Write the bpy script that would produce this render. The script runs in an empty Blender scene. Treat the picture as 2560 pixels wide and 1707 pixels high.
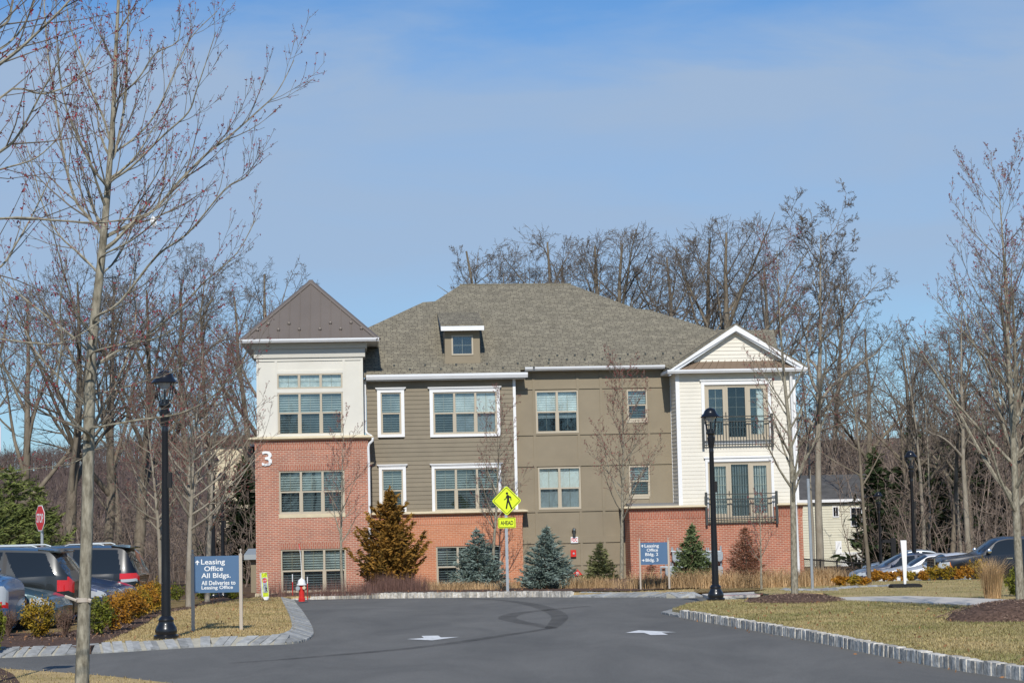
import bpy, bmesh, math, random
import numpy as np
from mathutils import Vector, Matrix
R = math.radians
C = bpy.context.scene.collection
scn = bpy.context.scene

# ---------------------------------------------------------------- camera
EYE = 2.0
F = 4800.0                      # focal length in photo pixels (2560 wide)
HOR = 1270.0                    # photo row of the horizon on the middle column
ROLL = 0.022
cam = bpy.data.cameras.new('camera'); camo = bpy.data.objects.new('camera', cam); C.objects.link(camo)
cam.sensor_width = 36.0; cam.lens = F / 2560 * 36.0; cam.clip_end = 5000; cam.clip_start = 0.5
pit = math.atan((HOR - 853.5) / F)
fw = Vector((0, math.cos(pit), math.sin(pit))); r0 = Vector((1, 0, 0)); u0 = r0.cross(fw)
cr, sr = math.cos(ROLL), math.sin(ROLL)
RV = r0 * cr - u0 * sr; UV = u0 * cr + r0 * sr
camo.matrix_world = Matrix(((RV.x, UV.x, -fw.x, 0), (RV.y, UV.y, -fw.y, 0), (RV.z, UV.z, -fw.z, EYE), (0, 0, 0, 1)))
scn.camera = camo
EYEV = Vector((0, 0, EYE))

# ---------------------------------------------------------------- sky and sun
SUN_EL = 38.0
SUN_AZ = 179.5                   # compass style from +Y, clockwise: behind the camera
SKY = 0.12
w = bpy.data.worlds.new('World'); scn.world = w; w.use_nodes = True
nt = w.node_tree; nt.nodes.clear()
def nd(t, k, **kw):
    n = t.nodes.new(k)
    for a, b in kw.items():
        setattr(n, a, b)
    return n
def setin(n, **kw):
    for a, b in kw.items():
        n.inputs[a.replace('_', ' ')].default_value = b
def lk(t, a, b): t.links.new(a, b)
def ramp(t, fac, stops):
    n = nd(t, 'ShaderNodeValToRGB'); e = n.color_ramp.elements
    while len(e) < len(stops): e.new(0.5)
    for q, (p, c) in zip(e, stops):
        q.position = p; q.color = (c, c, c, 1) if not isinstance(c, tuple) else (c[0], c[1], c[2], 1)
    if fac is not None: lk(t, fac, n.inputs[0])
    return n
sky = nd(nt, 'ShaderNodeTexSky'); sky.sky_type = 'NISHITA'; sky.sun_disc = False
sky.sun_elevation = R(SUN_EL); sky.sun_rotation = R(SUN_AZ)
sky.air_density = 1.0; sky.dust_density = 0.25; sky.ozone_density = 3.0; sky.altitude = 100
bgn = nd(nt, 'ShaderNodeBackground'); out = nd(nt, 'ShaderNodeOutputWorld')
tc = nd(nt, 'ShaderNodeTexCoord')
sep = nd(nt, 'ShaderNodeSeparateXYZ'); lk(nt, tc.outputs['Generated'], sep.inputs[0])
# thin streaky high cloud: stretched noise over direction
mp = nd(nt, 'ShaderNodeMapping'); lk(nt, tc.outputs['Generated'], mp.inputs[0])
mp.inputs['Location'].default_value = (0.55, 0.3, 0.35); mp.inputs['Scale'].default_value = (2.2, 2.0, 9.0); mp.inputs['Rotation'].default_value = (0, R(4), 0)
nz = nd(nt, 'ShaderNodeTexNoise'); setin(nz, Scale=2.1, Detail=8.0, Roughness=0.56, Distortion=0.35); lk(nt, mp.outputs[0], nz.inputs['Vector'])
veil = ramp(nt, nz.outputs['Fac'], [(0.26, 0.68), (0.55, 1.0)])
# the veil thins towards the zenith, where blue shows
el = nd(nt, 'ShaderNodeMath', operation='MULTIPLY_ADD'); lk(nt, nz.outputs['Fac'], el.inputs[0]); el.inputs[1].default_value = -0.10
lk(nt, sep.outputs[2], el.inputs[2])
hi = ramp(nt, el.outputs[0], [(0.02, 0.86), (0.168, 0.92), (0.212, 0.05)])
mul = nd(nt, 'ShaderNodeMath', operation='MULTIPLY'); lk(nt, veil.outputs[0], mul.inputs[0]); lk(nt, hi.outputs[0], mul.inputs[1])
low = ramp(nt, sep.outputs[2], [(0.0, 0.55), (0.05, 0.5), (0.13, 1.0)])
mul2 = nd(nt, 'ShaderNodeMath', operation='MULTIPLY'); lk(nt, mul.outputs[0], mul2.inputs[0]); lk(nt, low.outputs[0], mul2.inputs[1])
tint = nd(nt, 'ShaderNodeMix', data_type='RGBA', blend_type='MULTIPLY'); tint.inputs[0].default_value = 1.0
lk(nt, sky.outputs[0], tint.inputs[6]); tint.inputs[7].default_value = (0.50, 0.76, 0.98, 1)
mx = nd(nt, 'ShaderNodeMix', data_type='RGBA'); lk(nt, mul2.outputs[0], mx.inputs[0])
lk(nt, tint.outputs[2], mx.inputs[6]); mx.inputs[7].default_value = (0.362 / SKY, 0.482 / SKY, 0.662 / SKY, 1)
lk(nt, mx.outputs[2], bgn.inputs[0]); bgn.inputs[1].default_value = SKY; lk(nt, bgn.outputs[0], out.inputs[0])
sl = bpy.data.lights.new('sun', 'SUN'); sl.energy = 4.0; sl.angle = R(0.5); sl.color = (1.0, 0.95, 0.87)
so = bpy.data.objects.new('sun', sl); C.objects.link(so)
SV = Vector((math.sin(R(SUN_AZ)) * math.cos(R(SUN_EL)), math.cos(R(SUN_AZ)) * math.cos(R(SUN_EL)), math.sin(R(SUN_EL))))
so.rotation_euler = SV.to_track_quat('Z', 'Y').to_euler(); so.location = SV * 60
scn.view_settings.view_transform = 'Standard'; scn.view_settings.look = 'None'
scn.view_settings.exposure = 0.0; scn.view_settings.gamma = 1.0

# ---------------------------------------------------------------- measuring
K = 2560 / 2352.0
ZM = {0: (0, 0, 1 / K), 1: (0, 1150, 2.815), 2: (560, 680, 3.92), 3: (560, 1060, 3.267), 4: (880, 680, 3.137), 5: (880, 1100, 3.5635),
      6: (1250, 780, 3.92), 7: (1250, 1100, 3.565), 8: (1600, 780, 3.92), 9: (1500, 1150, 4.02), 10: (1980, 1150, 3.824),
      11: (700, 1400, 2.352), 12: (1600, 1400, 2.45), 13: (0, 0, 2.45), 14: (0, 600, 2.45), 15: (1960, 340, 1.8233), 16: (1060, 500, 2.352),
      17: (0, 1360, 5.6), 18: (1960, 1180, 5.2267), 19: (2240, 1280, 7.128), 20: (600, 1380, 11.2), 21: (1640, 1340, 11.2), 22: (0, 0, 1.0)}
def px(n, x, y):
    a, b, s = ZM[n]; return a + x / s, b + y / s
def ray(p):
    return (RV * ((p[0] - 1280) / F) - UV * ((p[1] - 853.5) / F) + fw)
def W(p, Y):
    d = ray(p); return EYEV + d * (Y / d.y)
GK = [(-60, 0.1), (0, 0.12), (22, -0.05), (35, -0.24), (48.6, -0.44), (60, -0.72), (68.6, -0.95), (75, -1.25), (90, -1.45), (120, -2.2), (200, -4.3), (420, -6), (3000, -6)]
def sm(a, b, x):
    t = min(1, max(0, (x - a) / (b - a))); return t * t * (3 - 2 * t)
def g(x, y):
    for (a, za), (b, zb) in zip(GK, GK[1:]):
        if y <= b:
            z = za + (zb - za) * (y - a) / (b - a); break
    else: z = -6
    return z - 0.32 * sm(12, 15, x) * sm(66.5, 69, y) * (1 - sm(100, 120, y))
def G(p, dz=0.0):
    d = ray(p); d = d / d.y; t = 10.0
    lo, hi_ = 8.0, 400.0
    for _ in range(60):
        t = (lo + hi_) / 2; q = EYEV + d * t
        if q.z > g(q.x, q.y) + dz: lo = t
        else: hi_ = t
    return EYEV + d * t
def onground(x, y, dz=0): return Vector((x, y, g(x, y) + dz))

# ---------------------------------------------------------------- objects
def tag(o, label=None, cat=None, group=None, kind=None):
    if label: o['label'] = label
    if cat: o['category'] = cat
    if group: o['group'] = group
    if kind: o['kind'] = kind
    return o
def thing(name, label, cat, loc=(0, 0, 0), rz=0.0, group=None):
    o = bpy.data.objects.new(name, None); C.objects.link(o); o.empty_display_size = 0.2
    o.location = loc; o.rotation_euler = (0, 0, rz)
    return tag(o, label, cat, group)
def link_mesh(name, me, parent=None):
    o = bpy.data.objects.new(name, me); C.objects.link(o)
    if parent is not None: o.parent = parent
    return o
def dup(root, loc, rz=None, label=None, scale=None, group=None):
    r = root.copy(); C.objects.link(r); r.location = loc
    if rz is not None: r.rotation_euler = (0, 0, rz)
    if scale: r.scale = scale if isinstance(scale, tuple) else (scale,) * 3
    if label: r['label'] = label
    if group: r['group'] = group
    for ch in list(root.children):
        c = ch.copy(); C.objects.link(c); c.parent = r
        for gch in list(ch.children):
            q = gch.copy(); C.objects.link(q); q.parent = c
    return r
class MB:
    def __init__(s): s.v = []; s.f = []
    def add(s, vs, fs):
        n = len(s.v); s.v += [tuple(v) for v in vs]; s.f += [tuple(i + n for i in f) for f in fs]
    def box(s, x0, x1, y0, y1, z0, z1):
        s.add([(x0, y0, z0), (x1, y0, z0), (x1, y1, z0), (x0, y1, z0), (x0, y0, z1), (x1, y0, z1), (x1, y1, z1), (x0, y1, z1)],
              [(0, 3, 2, 1), (4, 5, 6, 7), (0, 1, 5, 4), (1, 2, 6, 5), (2, 3, 7, 6), (3, 0, 4, 7)])
    def obox(s, c, d, l, wd, z0, z1, tj=0.0):
        dx, dy = d; nx, ny = -dy, dx; b = []
        for z, q in ((z0, 1.0), (z1, 1.0 - tj)):
            for a, e in ((-1, -1), (1, -1), (1, 1), (-1, 1)):
                b.append((c[0] + dx * a * l / 2 * q + nx * e * wd / 2 * q, c[1] + dy * a * l / 2 * q + ny * e * wd / 2 * q, z))
        s.add(b, [(0, 3, 2, 1), (4, 5, 6, 7), (0, 1, 5, 4), (1, 2, 6, 5), (2, 3, 7, 6), (3, 0, 4, 7)])
    def poly(s, pts): s.add(pts, [tuple(range(len(pts)))])
    def prism(s, pts, d):
        """solid between polygon pts and pts + d"""
        n = len(pts); p = [Vector(q) for q in pts]; q = [a + Vector(d) for a in p]
        s.add(p + q, [tuple(range(n))[::-1], tuple(range(n, 2 * n))] + [(i, (i + 1) % n, n + (i + 1) % n, n + i) for i in range(n)])
    def tube(s, pts, rad, n=6, cap=True):
        pts = [Vector(p) for p in pts]; m = len(pts)
        if not isinstance(rad, (list, tuple)): rad = [rad] * m
        vs = []; u = None
        for i, p in enumerate(pts):
            t = (pts[min(i + 1, m - 1)] - pts[max(i - 1, 0)]).normalized()
            if u is None:
                u = t.orthogonal().normalized()
            else:
                u = (u - t * u.dot(t));
                u = u.normalized() if u.length > 1e-6 else t.orthogonal().normalized()
            v = t.cross(u)
            for k in range(n):
                a = 2 * math.pi * k / n; vs.append(p + (u * math.cos(a) + v * math.sin(a)) * rad[i])
        fs = [(i * n + k, i * n + (k + 1) % n, (i + 1) * n + (k + 1) % n, (i + 1) * n + k) for i in range(m - 1) for k in range(n)]
        if cap: fs += [tuple(range(n))[::-1], tuple(range((m - 1) * n, m * n))]
        s.add(vs, fs)
    def lathe(s, prof, n=20, c=(0, 0, 0), axis='z', a0=0.0):
        vs = []; m = len(prof)
        for r, z in prof:
            for k in range(n):
                a = 2 * math.pi * k / n + a0; p = (r * math.cos(a), r * math.sin(a), z)
                if axis == 'y': p = (p[0], p[2], p[1])
                if axis == 'x': p = (p[2], p[0], p[1])
                vs.append((p[0] + c[0], p[1] + c[1], p[2] + c[2]))
        fs = [(i * n + k, i * n + (k + 1) % n, (i + 1) * n + (k + 1) % n, (i + 1) * n + k) for i in range(m - 1) for k in range(n)]
        fs += [tuple(range(n))[::-1], tuple(range((m - 1) * n, m * n))]
        s.add(vs, fs)
    def build(s, name, mat, parent=None, smooth=False):
        me = bpy.data.meshes.new(name); me.from_pydata(s.v, [], s.f); me.update()
        bm = bmesh.new(); bm.from_mesh(me); bmesh.ops.recalc_face_normals(bm, faces=bm.faces); bm.to_mesh(me); bm.free()
        if mat is not None: me.materials.append(mat)
        if smooth:
            me.polygons.foreach_set('use_smooth', [True] * len(me.polygons))
            if smooth != 'all': me.set_sharp_from_angle(angle=R(smooth if smooth is not True else 40))
        return link_mesh(name, me, parent)
def np_mesh(name, V, Fc, mat, parent=None, smooth=False):
    """V n x 3, Fc m x k (all faces k-sided)"""
    me = bpy.data.meshes.new(name); n, (m, k) = len(V), Fc.shape
    me.vertices.add(n); me.vertices.foreach_set('co', np.asarray(V, dtype=np.float32).ravel())
    me.loops.add(m * k); me.loops.foreach_set('vertex_index', Fc.astype(np.int32).ravel())
    me.polygons.add(m); me.polygons.foreach_set('loop_start', np.arange(0, m * k, k, dtype=np.int32))
    me.polygons.foreach_set('loop_total', np.full(m, k, dtype=np.int32))
    if smooth: me.polygons.foreach_set('use_smooth', np.ones(m, dtype=bool))
    me.update(calc_edges=True); me.validate()
    me.materials.append(mat)
    return link_mesh(name, me, parent)
def text(s, x0, x1, z0, z1, y, mat, parent, name='lettering', depth=0.004, bold=0.012, keep=False):
    """lettering stretched to the box x0..x1, z0..z1 on the plane y, facing -y"""
    cu = bpy.data.curves.new('t', 'FONT'); cu.body = s; cu.offset = bold; cu.resolution_u = 4
    o = bpy.data.objects.new('t', cu); C.objects.link(o)
    dg = bpy.context.evaluated_depsgraph_get(); me = bpy.data.meshes.new_from_object(o.evaluated_get(dg))
    bpy.data.objects.remove(o)
    n = len(me.vertices); co = np.zeros(n * 3, dtype=np.float32); me.vertices.foreach_get('co', co); co = co.reshape(-1, 3)
    lo = co.min(0); hi2 = co.max(0); sz = hi2 - lo
    sx = (x1 - x0) / sz[0]; sz_ = (z1 - z0) / sz[1]
    if keep: sx = min(sx, sz_); sz_ = sx
    X = x0 + (co[:, 0] - lo[0]) * sx; Z = z0 + (co[:, 1] - lo[1]) * sz_
    co2 = np.stack([X, np.full(n, y), Z], 1).astype(np.float32)
    me.vertices.foreach_set('co', co2.ravel()); me.update()
    if depth:
        bm = bmesh.new(); bm.from_mesh(me); bmesh.ops.remove_doubles(bm, verts=bm.verts, dist=1e-5)
        ret = bmesh.ops.extrude_face_region(bm, geom=bm.faces[:])
        bmesh.ops.translate(bm, verts=[e for e in ret['geom'] if isinstance(e, bmesh.types.BMVert)], vec=(0, -depth, 0))
        bmesh.ops.recalc_face_normals(bm, faces=bm.faces); bm.to_mesh(me); bm.free()
    me.materials.clear(); me.materials.append(mat); me.polygons.foreach_set('use_smooth', [False] * len(me.polygons))
    return link_mesh(name, me, parent)

# ---------------------------------------------------------------- materials
def bsdf(name):
    m = bpy.data.materials.new(name); m.use_nodes = True
    return m, m.node_tree, m.node_tree.nodes['Principled BSDF']
def M(name, col, rough=0.6, metal=0.0, var=0.0, vs=3.0, bump=0.0, bs=20.0, coat=0.0, spec=0.4, isl=0.0, col2=None, stretch=None, trans=0.0):
    """one plain procedural material: colour, noise variation (var at scale vs), per-island variation, bump"""
    m, t, b = bsdf(name); col = tuple(col)
    setin(b, Roughness=rough, Metallic=metal); b.inputs['Specular IOR Level'].default_value = spec
    b.inputs['Base Color'].default_value = col + (1,)
    if coat: b.inputs['Coat Weight'].default_value = coat; b.inputs['Coat Roughness'].default_value = 0.04
    tcn = nd(t, 'ShaderNodeTexCoord'); src = tcn.outputs['Object']
    if stretch:
        mpn = nd(t, 'ShaderNodeMapping'); mpn.inputs['Scale'].default_value = stretch; lk(t, src, mpn.inputs[0]); src = mpn.outputs[0]
    last = None
    if var or col2:
        n = nd(t, 'ShaderNodeTexNoise'); setin(n, Scale=vs, Detail=6.0, Roughness=0.62); lk(t, src, n.inputs['Vector'])
        a = tuple(c * (1 - var) for c in col); c2 = col2 or tuple(min(1, c * (1 + var)) for c in col)
        r_ = ramp(t, n.outputs['Fac'], [(0.32, a), (0.68, c2)]); last = r_.outputs[0]
    if isl:
        ge = nd(t, 'ShaderNodeNewGeometry'); h = nd(t, 'ShaderNodeHueSaturation')
        mr = nd(t, 'ShaderNodeMapRange'); lk(t, ge.outputs['Random Per Island'], mr.inputs[0])
        mr.inputs['To Min'].default_value = 1 - isl; mr.inputs['To Max'].default_value = 1 + isl
        lk(t, mr.outputs[0], h.inputs['Value'])
        if last is not None: lk(t, last, h.inputs['Color'])
        else: h.inputs['Color'].default_value = col + (1,)
        last = h.outputs[0]
    if last is not None: lk(t, last, b.inputs['Base Color'])
    if bump:
        n2 = nd(t, 'ShaderNodeTexNoise'); setin(n2, Scale=bs, Detail=5.0); lk(t, src, n2.inputs['Vector'])
        bp = nd(t, 'ShaderNodeBump'); setin(bp, Strength=bump, Distance=0.02); lk(t, n2.outputs['Fac'], bp.inputs['Height']); lk(t, bp.outputs[0], b.inputs['Normal'])
    if trans: b.inputs['Transmission Weight'].default_value = trans
    return m
def brick_mat(name, c1, c2, mortar, bw=0.215, rh=0.072, ms=0.010, vertical=False, patch=0.16, rough=0.85, bump=0.4):
    m, t, b = bsdf(name); setin(b, Roughness=rough); b.inputs['Specular IOR Level'].default_value = 0.25
    tcn = nd(t, 'ShaderNodeTexCoord'); sp = nd(t, 'ShaderNodeSeparateXYZ'); lk(t, tcn.outputs['Object'], sp.inputs[0])
    ad = nd(t, 'ShaderNodeMath', operation='ADD'); lk(t, sp.outputs[0], ad.inputs[0]); lk(t, sp.outputs[1], ad.inputs[1])
    cb = nd(t, 'ShaderNodeCombineXYZ')
    lk(t, ad.outputs[0], cb.inputs[1 if vertical else 0]); lk(t, sp.outputs[2], cb.inputs[0 if vertical else 1])
    br = nd(t, 'ShaderNodeTexBrick'); lk(t, cb.outputs[0], br.inputs['Vector'])
    setin(br, Scale=1.0, Bias=0.0); br.inputs['Mortar Size'].default_value = ms; br.inputs['Brick Width'].default_value = bw; br.inputs['Row Height'].default_value = rh
    br.inputs['Mortar Smooth'].default_value = 0.2
    br.inputs['Color1'].default_value = c1 + (1,); br.inputs['Color2'].default_value = c2 + (1,); br.inputs['Mortar'].default_value = mortar + (1,)
    n = nd(t, 'ShaderNodeTexNoise'); setin(n, Scale=0.9, Detail=5.0, Roughness=0.65); lk(t, tcn.outputs['Object'], n.inputs['Vector'])
    r_ = ramp(t, n.outputs['Fac'], [(0.3, 1 - patch), (0.7, 1 + patch)])
    mx_ = nd(t, 'ShaderNodeMix', data_type='RGBA', blend_type='MULTIPLY'); mx_.inputs[0].default_value = 1
    lk(t, br.outputs['Color'], mx_.inputs[6]); lk(t, r_.outputs[0], mx_.inputs[7]); lk(t, mx_.outputs[2], b.inputs['Base Color'])
    bp = nd(t, 'ShaderNodeBump'); setin(bp, Strength=bump, Distance=0.01); bp.invert = True; lk(t, br.outputs['Fac'], bp.inputs['Height']); lk(t, bp.outputs[0], b.inputs['Normal'])
    return m
def shingle_mat(name, c1, c2, mort):
    m, t, b = bsdf(name); setin(b, Roughness=0.95); b.inputs['Specular IOR Level'].default_value = 0.1
    tcn = nd(t, 'ShaderNodeTexCoord'); sp = nd(t, 'ShaderNodeSeparateXYZ'); lk(t, tcn.outputs['Object'], sp.inputs[0])
    cb = nd(t, 'ShaderNodeCombineXYZ'); ad = nd(t, 'ShaderNodeMath', operation='ADD'); lk(t, sp.outputs[0], ad.inputs[0]); lk(t, sp.outputs[1], ad.inputs[1])
    lk(t, sp.outputs[0], cb.inputs[0]); mu = nd(t, 'ShaderNodeMath', operation='MULTIPLY'); lk(t, sp.outputs[2], mu.inputs[0]); mu.inputs[1].default_value = 1.8; lk(t, mu.outputs[0], cb.inputs[1])
    br = nd(t, 'ShaderNodeTexBrick'); lk(t, cb.outputs[0], br.inputs['Vector']); br.offset = 0.37; br.squash = 0.7; br.squash_frequency = 3
    setin(br, Scale=1.0); br.inputs['Mortar Size'].default_value = 0.016; br.inputs['Brick Width'].default_value = 0.26; br.inputs['Row Height'].default_value = 0.125
    br.inputs['Mortar Smooth'].default_value = 0.4
    br.inputs['Color1'].default_value = c1 + (1,); br.inputs['Color2'].default_value = c2 + (1,); br.inputs['Mortar'].default_value = mort + (1,)
    n = nd(t, 'ShaderNodeTexNoise'); setin(n, Scale=2.6, Detail=8.0, Roughness=0.75); lk(t, cb.outputs[0], n.inputs['Vector'])
    r_ = ramp(t, n.outputs['Fac'], [(0.3, 0.72), (0.7, 1.25)])
    mx_ = nd(t, 'ShaderNodeMix', data_type='RGBA', blend_type='MULTIPLY'); mx_.inputs[0].default_value = 1
    lk(t, br.outputs['Color'], mx_.inputs[6]); lk(t, r_.outputs[0], mx_.inputs[7]); lk(t, mx_.outputs[2], b.inputs['Base Color'])
    bp = nd(t, 'ShaderNodeBump'); setin(bp, Strength=0.6, Distance=0.02); bp.invert = True; lk(t, br.outputs['Fac'], bp.inputs['Height']); lk(t, bp.outputs[0], b.inputs['Normal'])
    return m
def glass_mat(name, tint, gloss=0.10, rough=0.02):
    m = bpy.data.materials.new(name); m.use_nodes = True; t = m.node_tree; t.nodes.clear()
    o = nd(t, 'ShaderNodeOutputMaterial'); tr = nd(t, 'ShaderNodeBsdfTransparent'); tr.inputs[0].default_value = tint + (1,)
    gl = nd(t, 'ShaderNodeBsdfGlossy'); gl.inputs['Roughness'].default_value = rough; gl.inputs[0].default_value = (0.9, 0.95, 1.0, 1)
    fr = nd(t, 'ShaderNodeFresnel'); fr.inputs[0].default_value = 1.5
    ad = nd(t, 'ShaderNodeMath', operation='ADD'); ad.inputs[1].default_value = gloss; lk(t, fr.outputs[0], ad.inputs[0])
    n = nd(t, 'ShaderNodeTexNoise'); setin(n, Scale=1.3, Detail=1.0); bp = nd(t, 'ShaderNodeBump'); setin(bp, Strength=0.04, Distance=0.05)
    tcn = nd(t, 'ShaderNodeTexCoord'); lk(t, tcn.outputs['Object'], n.inputs['Vector']); lk(t, n.outputs['Fac'], bp.inputs['Height']); lk(t, bp.outputs[0], gl.inputs['Normal'])
    mx_ = nd(t, 'ShaderNodeMixShader'); lk(t, ad.outputs[0], mx_.inputs[0]); lk(t, tr.outputs[0], mx_.inputs[1]); lk(t, gl.outputs[0], mx_.inputs[2]); lk(t, mx_.outputs[0], o.inputs[0])
    return m
def slat_mat(name, light, dark, pitch=0.095, duty=0.55, axis=2):
    m, t, b = bsdf(name); setin(b, Roughness=0.7)
    tcn = nd(t, 'ShaderNodeTexCoord'); sp = nd(t, 'ShaderNodeSeparateXYZ'); lk(t, tcn.outputs['Object'], sp.inputs[0])
    dv = nd(t, 'ShaderNodeMath', operation='DIVIDE'); lk(t, sp.outputs[axis], dv.inputs[0]); dv.inputs[1].default_value = pitch
    fr = nd(t, 'ShaderNodeMath', operation='FRACT'); lk(t, dv.outputs[0], fr.inputs[0])
    n = nd(t, 'ShaderNodeTexNoise'); setin(n, Scale=1.5, Detail=3.0); lk(t, tcn.outputs['Object'], n.inputs['Vector'])
    rr = ramp(t, n.outputs['Fac'], [(0.3, 0.72), (0.7, 1.2)])
    r_ = ramp(t, fr.outputs[0], [(0.0, light), (duty - 0.02, light), (duty + 0.02, dark), (0.97, dark)])
    mx_ = nd(t, 'ShaderNodeMix', data_type='RGBA', blend_type='MULTIPLY'); mx_.inputs[0].default_value = 1
    lk(t, r_.outputs[0], mx_.inputs[6]); lk(t, rr.outputs[0], mx_.inputs[7]); lk(t, mx_.outputs[2], b.inputs['Base Color'])
    return m

m_white = M('white_trim', (0.80, 0.80, 0.79), 0.45, var=0.03, vs=2)
m_gutter = M('white_gutter', (0.74, 0.75, 0.76), 0.35, var=0.03, vs=2)
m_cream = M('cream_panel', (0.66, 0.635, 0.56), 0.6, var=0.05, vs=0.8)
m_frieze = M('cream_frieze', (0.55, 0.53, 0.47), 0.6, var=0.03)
m_soffit = M('grey_soffit', (0.60, 0.60, 0.58), 0.6)
m_grey = M('grey_trim', (0.62, 0.65, 0.68), 0.6)
m_stone = M('cream_cast_stone', (0.62, 0.53, 0.36), 0.8, var=0.08, vs=4, bump=0.1, bs=30)
m_beige = M('beige_window_frame', (0.47, 0.41, 0.31), 0.5)
m_tan = M('tan_panel', (0.262, 0.218, 0.150), 0.75, var=0.09, vs=0.7)
m_siding = M('taupe_siding', (0.235, 0.198, 0.140), 0.7, var=0.06, vs=1.6, isl=0.05)
m_csiding = M('cream_siding', (0.72, 0.68, 0.585), 0.6, var=0.03, vs=1.5, isl=0.02)
m_brick = brick_mat('red_brick', (0.45, 0.165, 0.100), (0.34, 0.135, 0.092), (0.52, 0.385, 0.295), ms=0.011)
m_bricko = brick_mat('orange_brick', (0.56, 0.215, 0.105), (0.49, 0.185, 0.095), (0.60, 0.36, 0.24), patch=0.1)
m_brickr = brick_mat('russet_brick', (0.43, 0.140, 0.078), (0.35, 0.118, 0.072), (0.50, 0.34, 0.25), ms=0.011)
m_soldier = brick_mat('red_soldier_brick', (0.42, 0.152, 0.092), (0.35, 0.13, 0.086), (0.47, 0.34, 0.26), vertical=True)
m_soldiero = brick_mat('orange_soldier_brick', (0.55, 0.21, 0.11), (0.49, 0.185, 0.10), (0.57, 0.34, 0.23), vertical=True, patch=0.1)
m_soldierr = brick_mat('russet_soldier_brick', (0.40, 0.125, 0.075), (0.33, 0.108, 0.07), (0.45, 0.29, 0.21), vertical=True)
m_shingle = shingle_mat('roof_shingle', (0.280, 0.252, 0.186), (0.195, 0.176, 0.134), (0.130, 0.116, 0.092))
m_metalroof = M('bronze_metal_roof', (0.175, 0.148, 0.128), 0.5, metal=0.2, var=0.05, vs=0.8)
m_pent = M('brown_metal_pent', (0.20, 0.145, 0.10), 0.45, metal=0.1)
m_flat = M('flat_roof_grey', (0.22, 0.22, 0.22), 0.8)
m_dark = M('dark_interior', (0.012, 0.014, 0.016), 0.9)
m_rail = M('dark_railing', (0.06, 0.065, 0.062), 0.45, metal=0.2)
m_black = M('black_paint', (0.010, 0.011, 0.014), 0.3, coat=0.4)
m_blackm = M('matt_black', (0.012, 0.012, 0.013), 0.75)
m_glass = glass_mat('window_glass', (0.86, 0.89, 0.885), 0.05)
m_screen = glass_mat('screened_glass', (0.66, 0.70, 0.715), 0.025)
m_slat = slat_mat('slat_blind', (0.54, 0.59, 0.57), (0.07, 0.10, 0.105), duty=0.52)
m_slatd = slat_mat('open_slat_blind', (0.44, 0.49, 0.48), (0.03, 0.04, 0.045), duty=0.40)
m_slatw = slat_mat('white_slat_blind', (0.88, 0.90, 0.88), (0.42, 0.5, 0.5), duty=0.66)
m_shade = M('white_shade', (0.86, 0.88, 0.86), 0.7, var=0.05, vs=0.8)
m_vslat = slat_mat('vertical_blind', (0.55, 0.58, 0.57), (0.02, 0.03, 0.035), pitch=0.10, duty=0.48, axis=0)
m_foil = M('crumpled_foil', (0.52, 0.58, 0.55), 0.4, metal=0.0, bump=1.0, bs=4.0, col2=(0.95, 0.98, 0.96), vs=5.0)  # bright and dull mottling in the colour stands in for foil reflections
m_galv = M('galvanised_steel', (0.42, 0.45, 0.47), 0.45, metal=0.5, var=0.08, vs=6)
m_signblue = M('sign_blue', (0.078, 0.150, 0.262), 0.5, var=0.04, vs=2)
m_signpost = M('sign_post_tan', (0.46, 0.40, 0.33), 0.6, var=0.04, vs=3)
m_letter = M('white_lettering', (0.80, 0.81, 0.80), 0.5)
m_fyg = M('fluorescent_yellow_green', (0.72, 0.86, 0.02), 0.5)
m_red = M('sign_red', (0.66, 0.02, 0.022), 0.4)
m_hred = M('hydrant_red', (0.62, 0.03, 0.022), 0.4, var=0.12, vs=8)
m_chrome = M('chrome', (0.75, 0.76, 0.78), 0.12, metal=1.0)
m_meter = M('meter_grey', (0.36, 0.40, 0.42), 0.45, metal=0.2)
m_rubber = M('tyre_rubber', (0.015, 0.015, 0.016), 0.85)
m_carglass = M('car_glass', (0.014, 0.018, 0.022), 0.05, spec=0.55)
m_lamp = M('clear_lamp', (0.42, 0.45, 0.47), 0.10, coat=1.0)
m_tail = M('tail_lamp', (0.60, 0.012, 0.012), 0.15, coat=1.0)
m_amber = M('amber_lamp', (0.75, 0.22, 0.02), 0.15, coat=1.0)
m_concrete = M('pale_concrete', (0.58, 0.54, 0.475), 0.9, var=0.08, vs=1.2, bump=0.1, bs=60)
m_tactile = M('red_tactile', (0.50, 0.13, 0.13), 0.8)
m_paint = M('road_paint', (0.74, 0.745, 0.73), 0.8, var=0.22, vs=9)
# ================================================================ the apartment building
BA = R(4.2)
O = W(px(3, 270, 1408), 75.0)
UA = Vector((math.cos(BA), math.sin(BA), 0)); VA = Vector((-math.sin(BA), math.cos(BA), 0))
bld = thing('apartment_building', 'three-storey brick and siding apartment building with a hip roof and a square pyramid-roofed tower', 'building', O, BA)
def B(n, x, y, v):
    d = ray(px(n, x, y)); t = (v - (EYEV - O).dot(VA)) / d.dot(VA); q = EYEV + d * t - O
    return q.dot(UA), q.z
def BS(n, x, y, v0, z0, m):
    """where the sight line meets the sloped plane z = z0 + m (v - v0), as (u, v, z)"""
    d = ray(px(n, x, y)); e = EYEV - O
    a = d.z - m * d.dot(VA); b = z0 + m * (e.dot(VA) - v0) - e.z; t = b / a; q = e + d * t
    return Vector((q.dot(UA), q.dot(VA), q.z))
def RC(n, x0, y0, x1, y1, v, n2=None, y1b=None):
    xm, ym = (x0 + x1) / 2, (y0 + y1) / 2
    return B(n, x0, ym, v)[0], B(n, x1, ym, v)[0], B(n, xm, y1, v)[1], B(n, xm, y0, v)[1]
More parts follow.
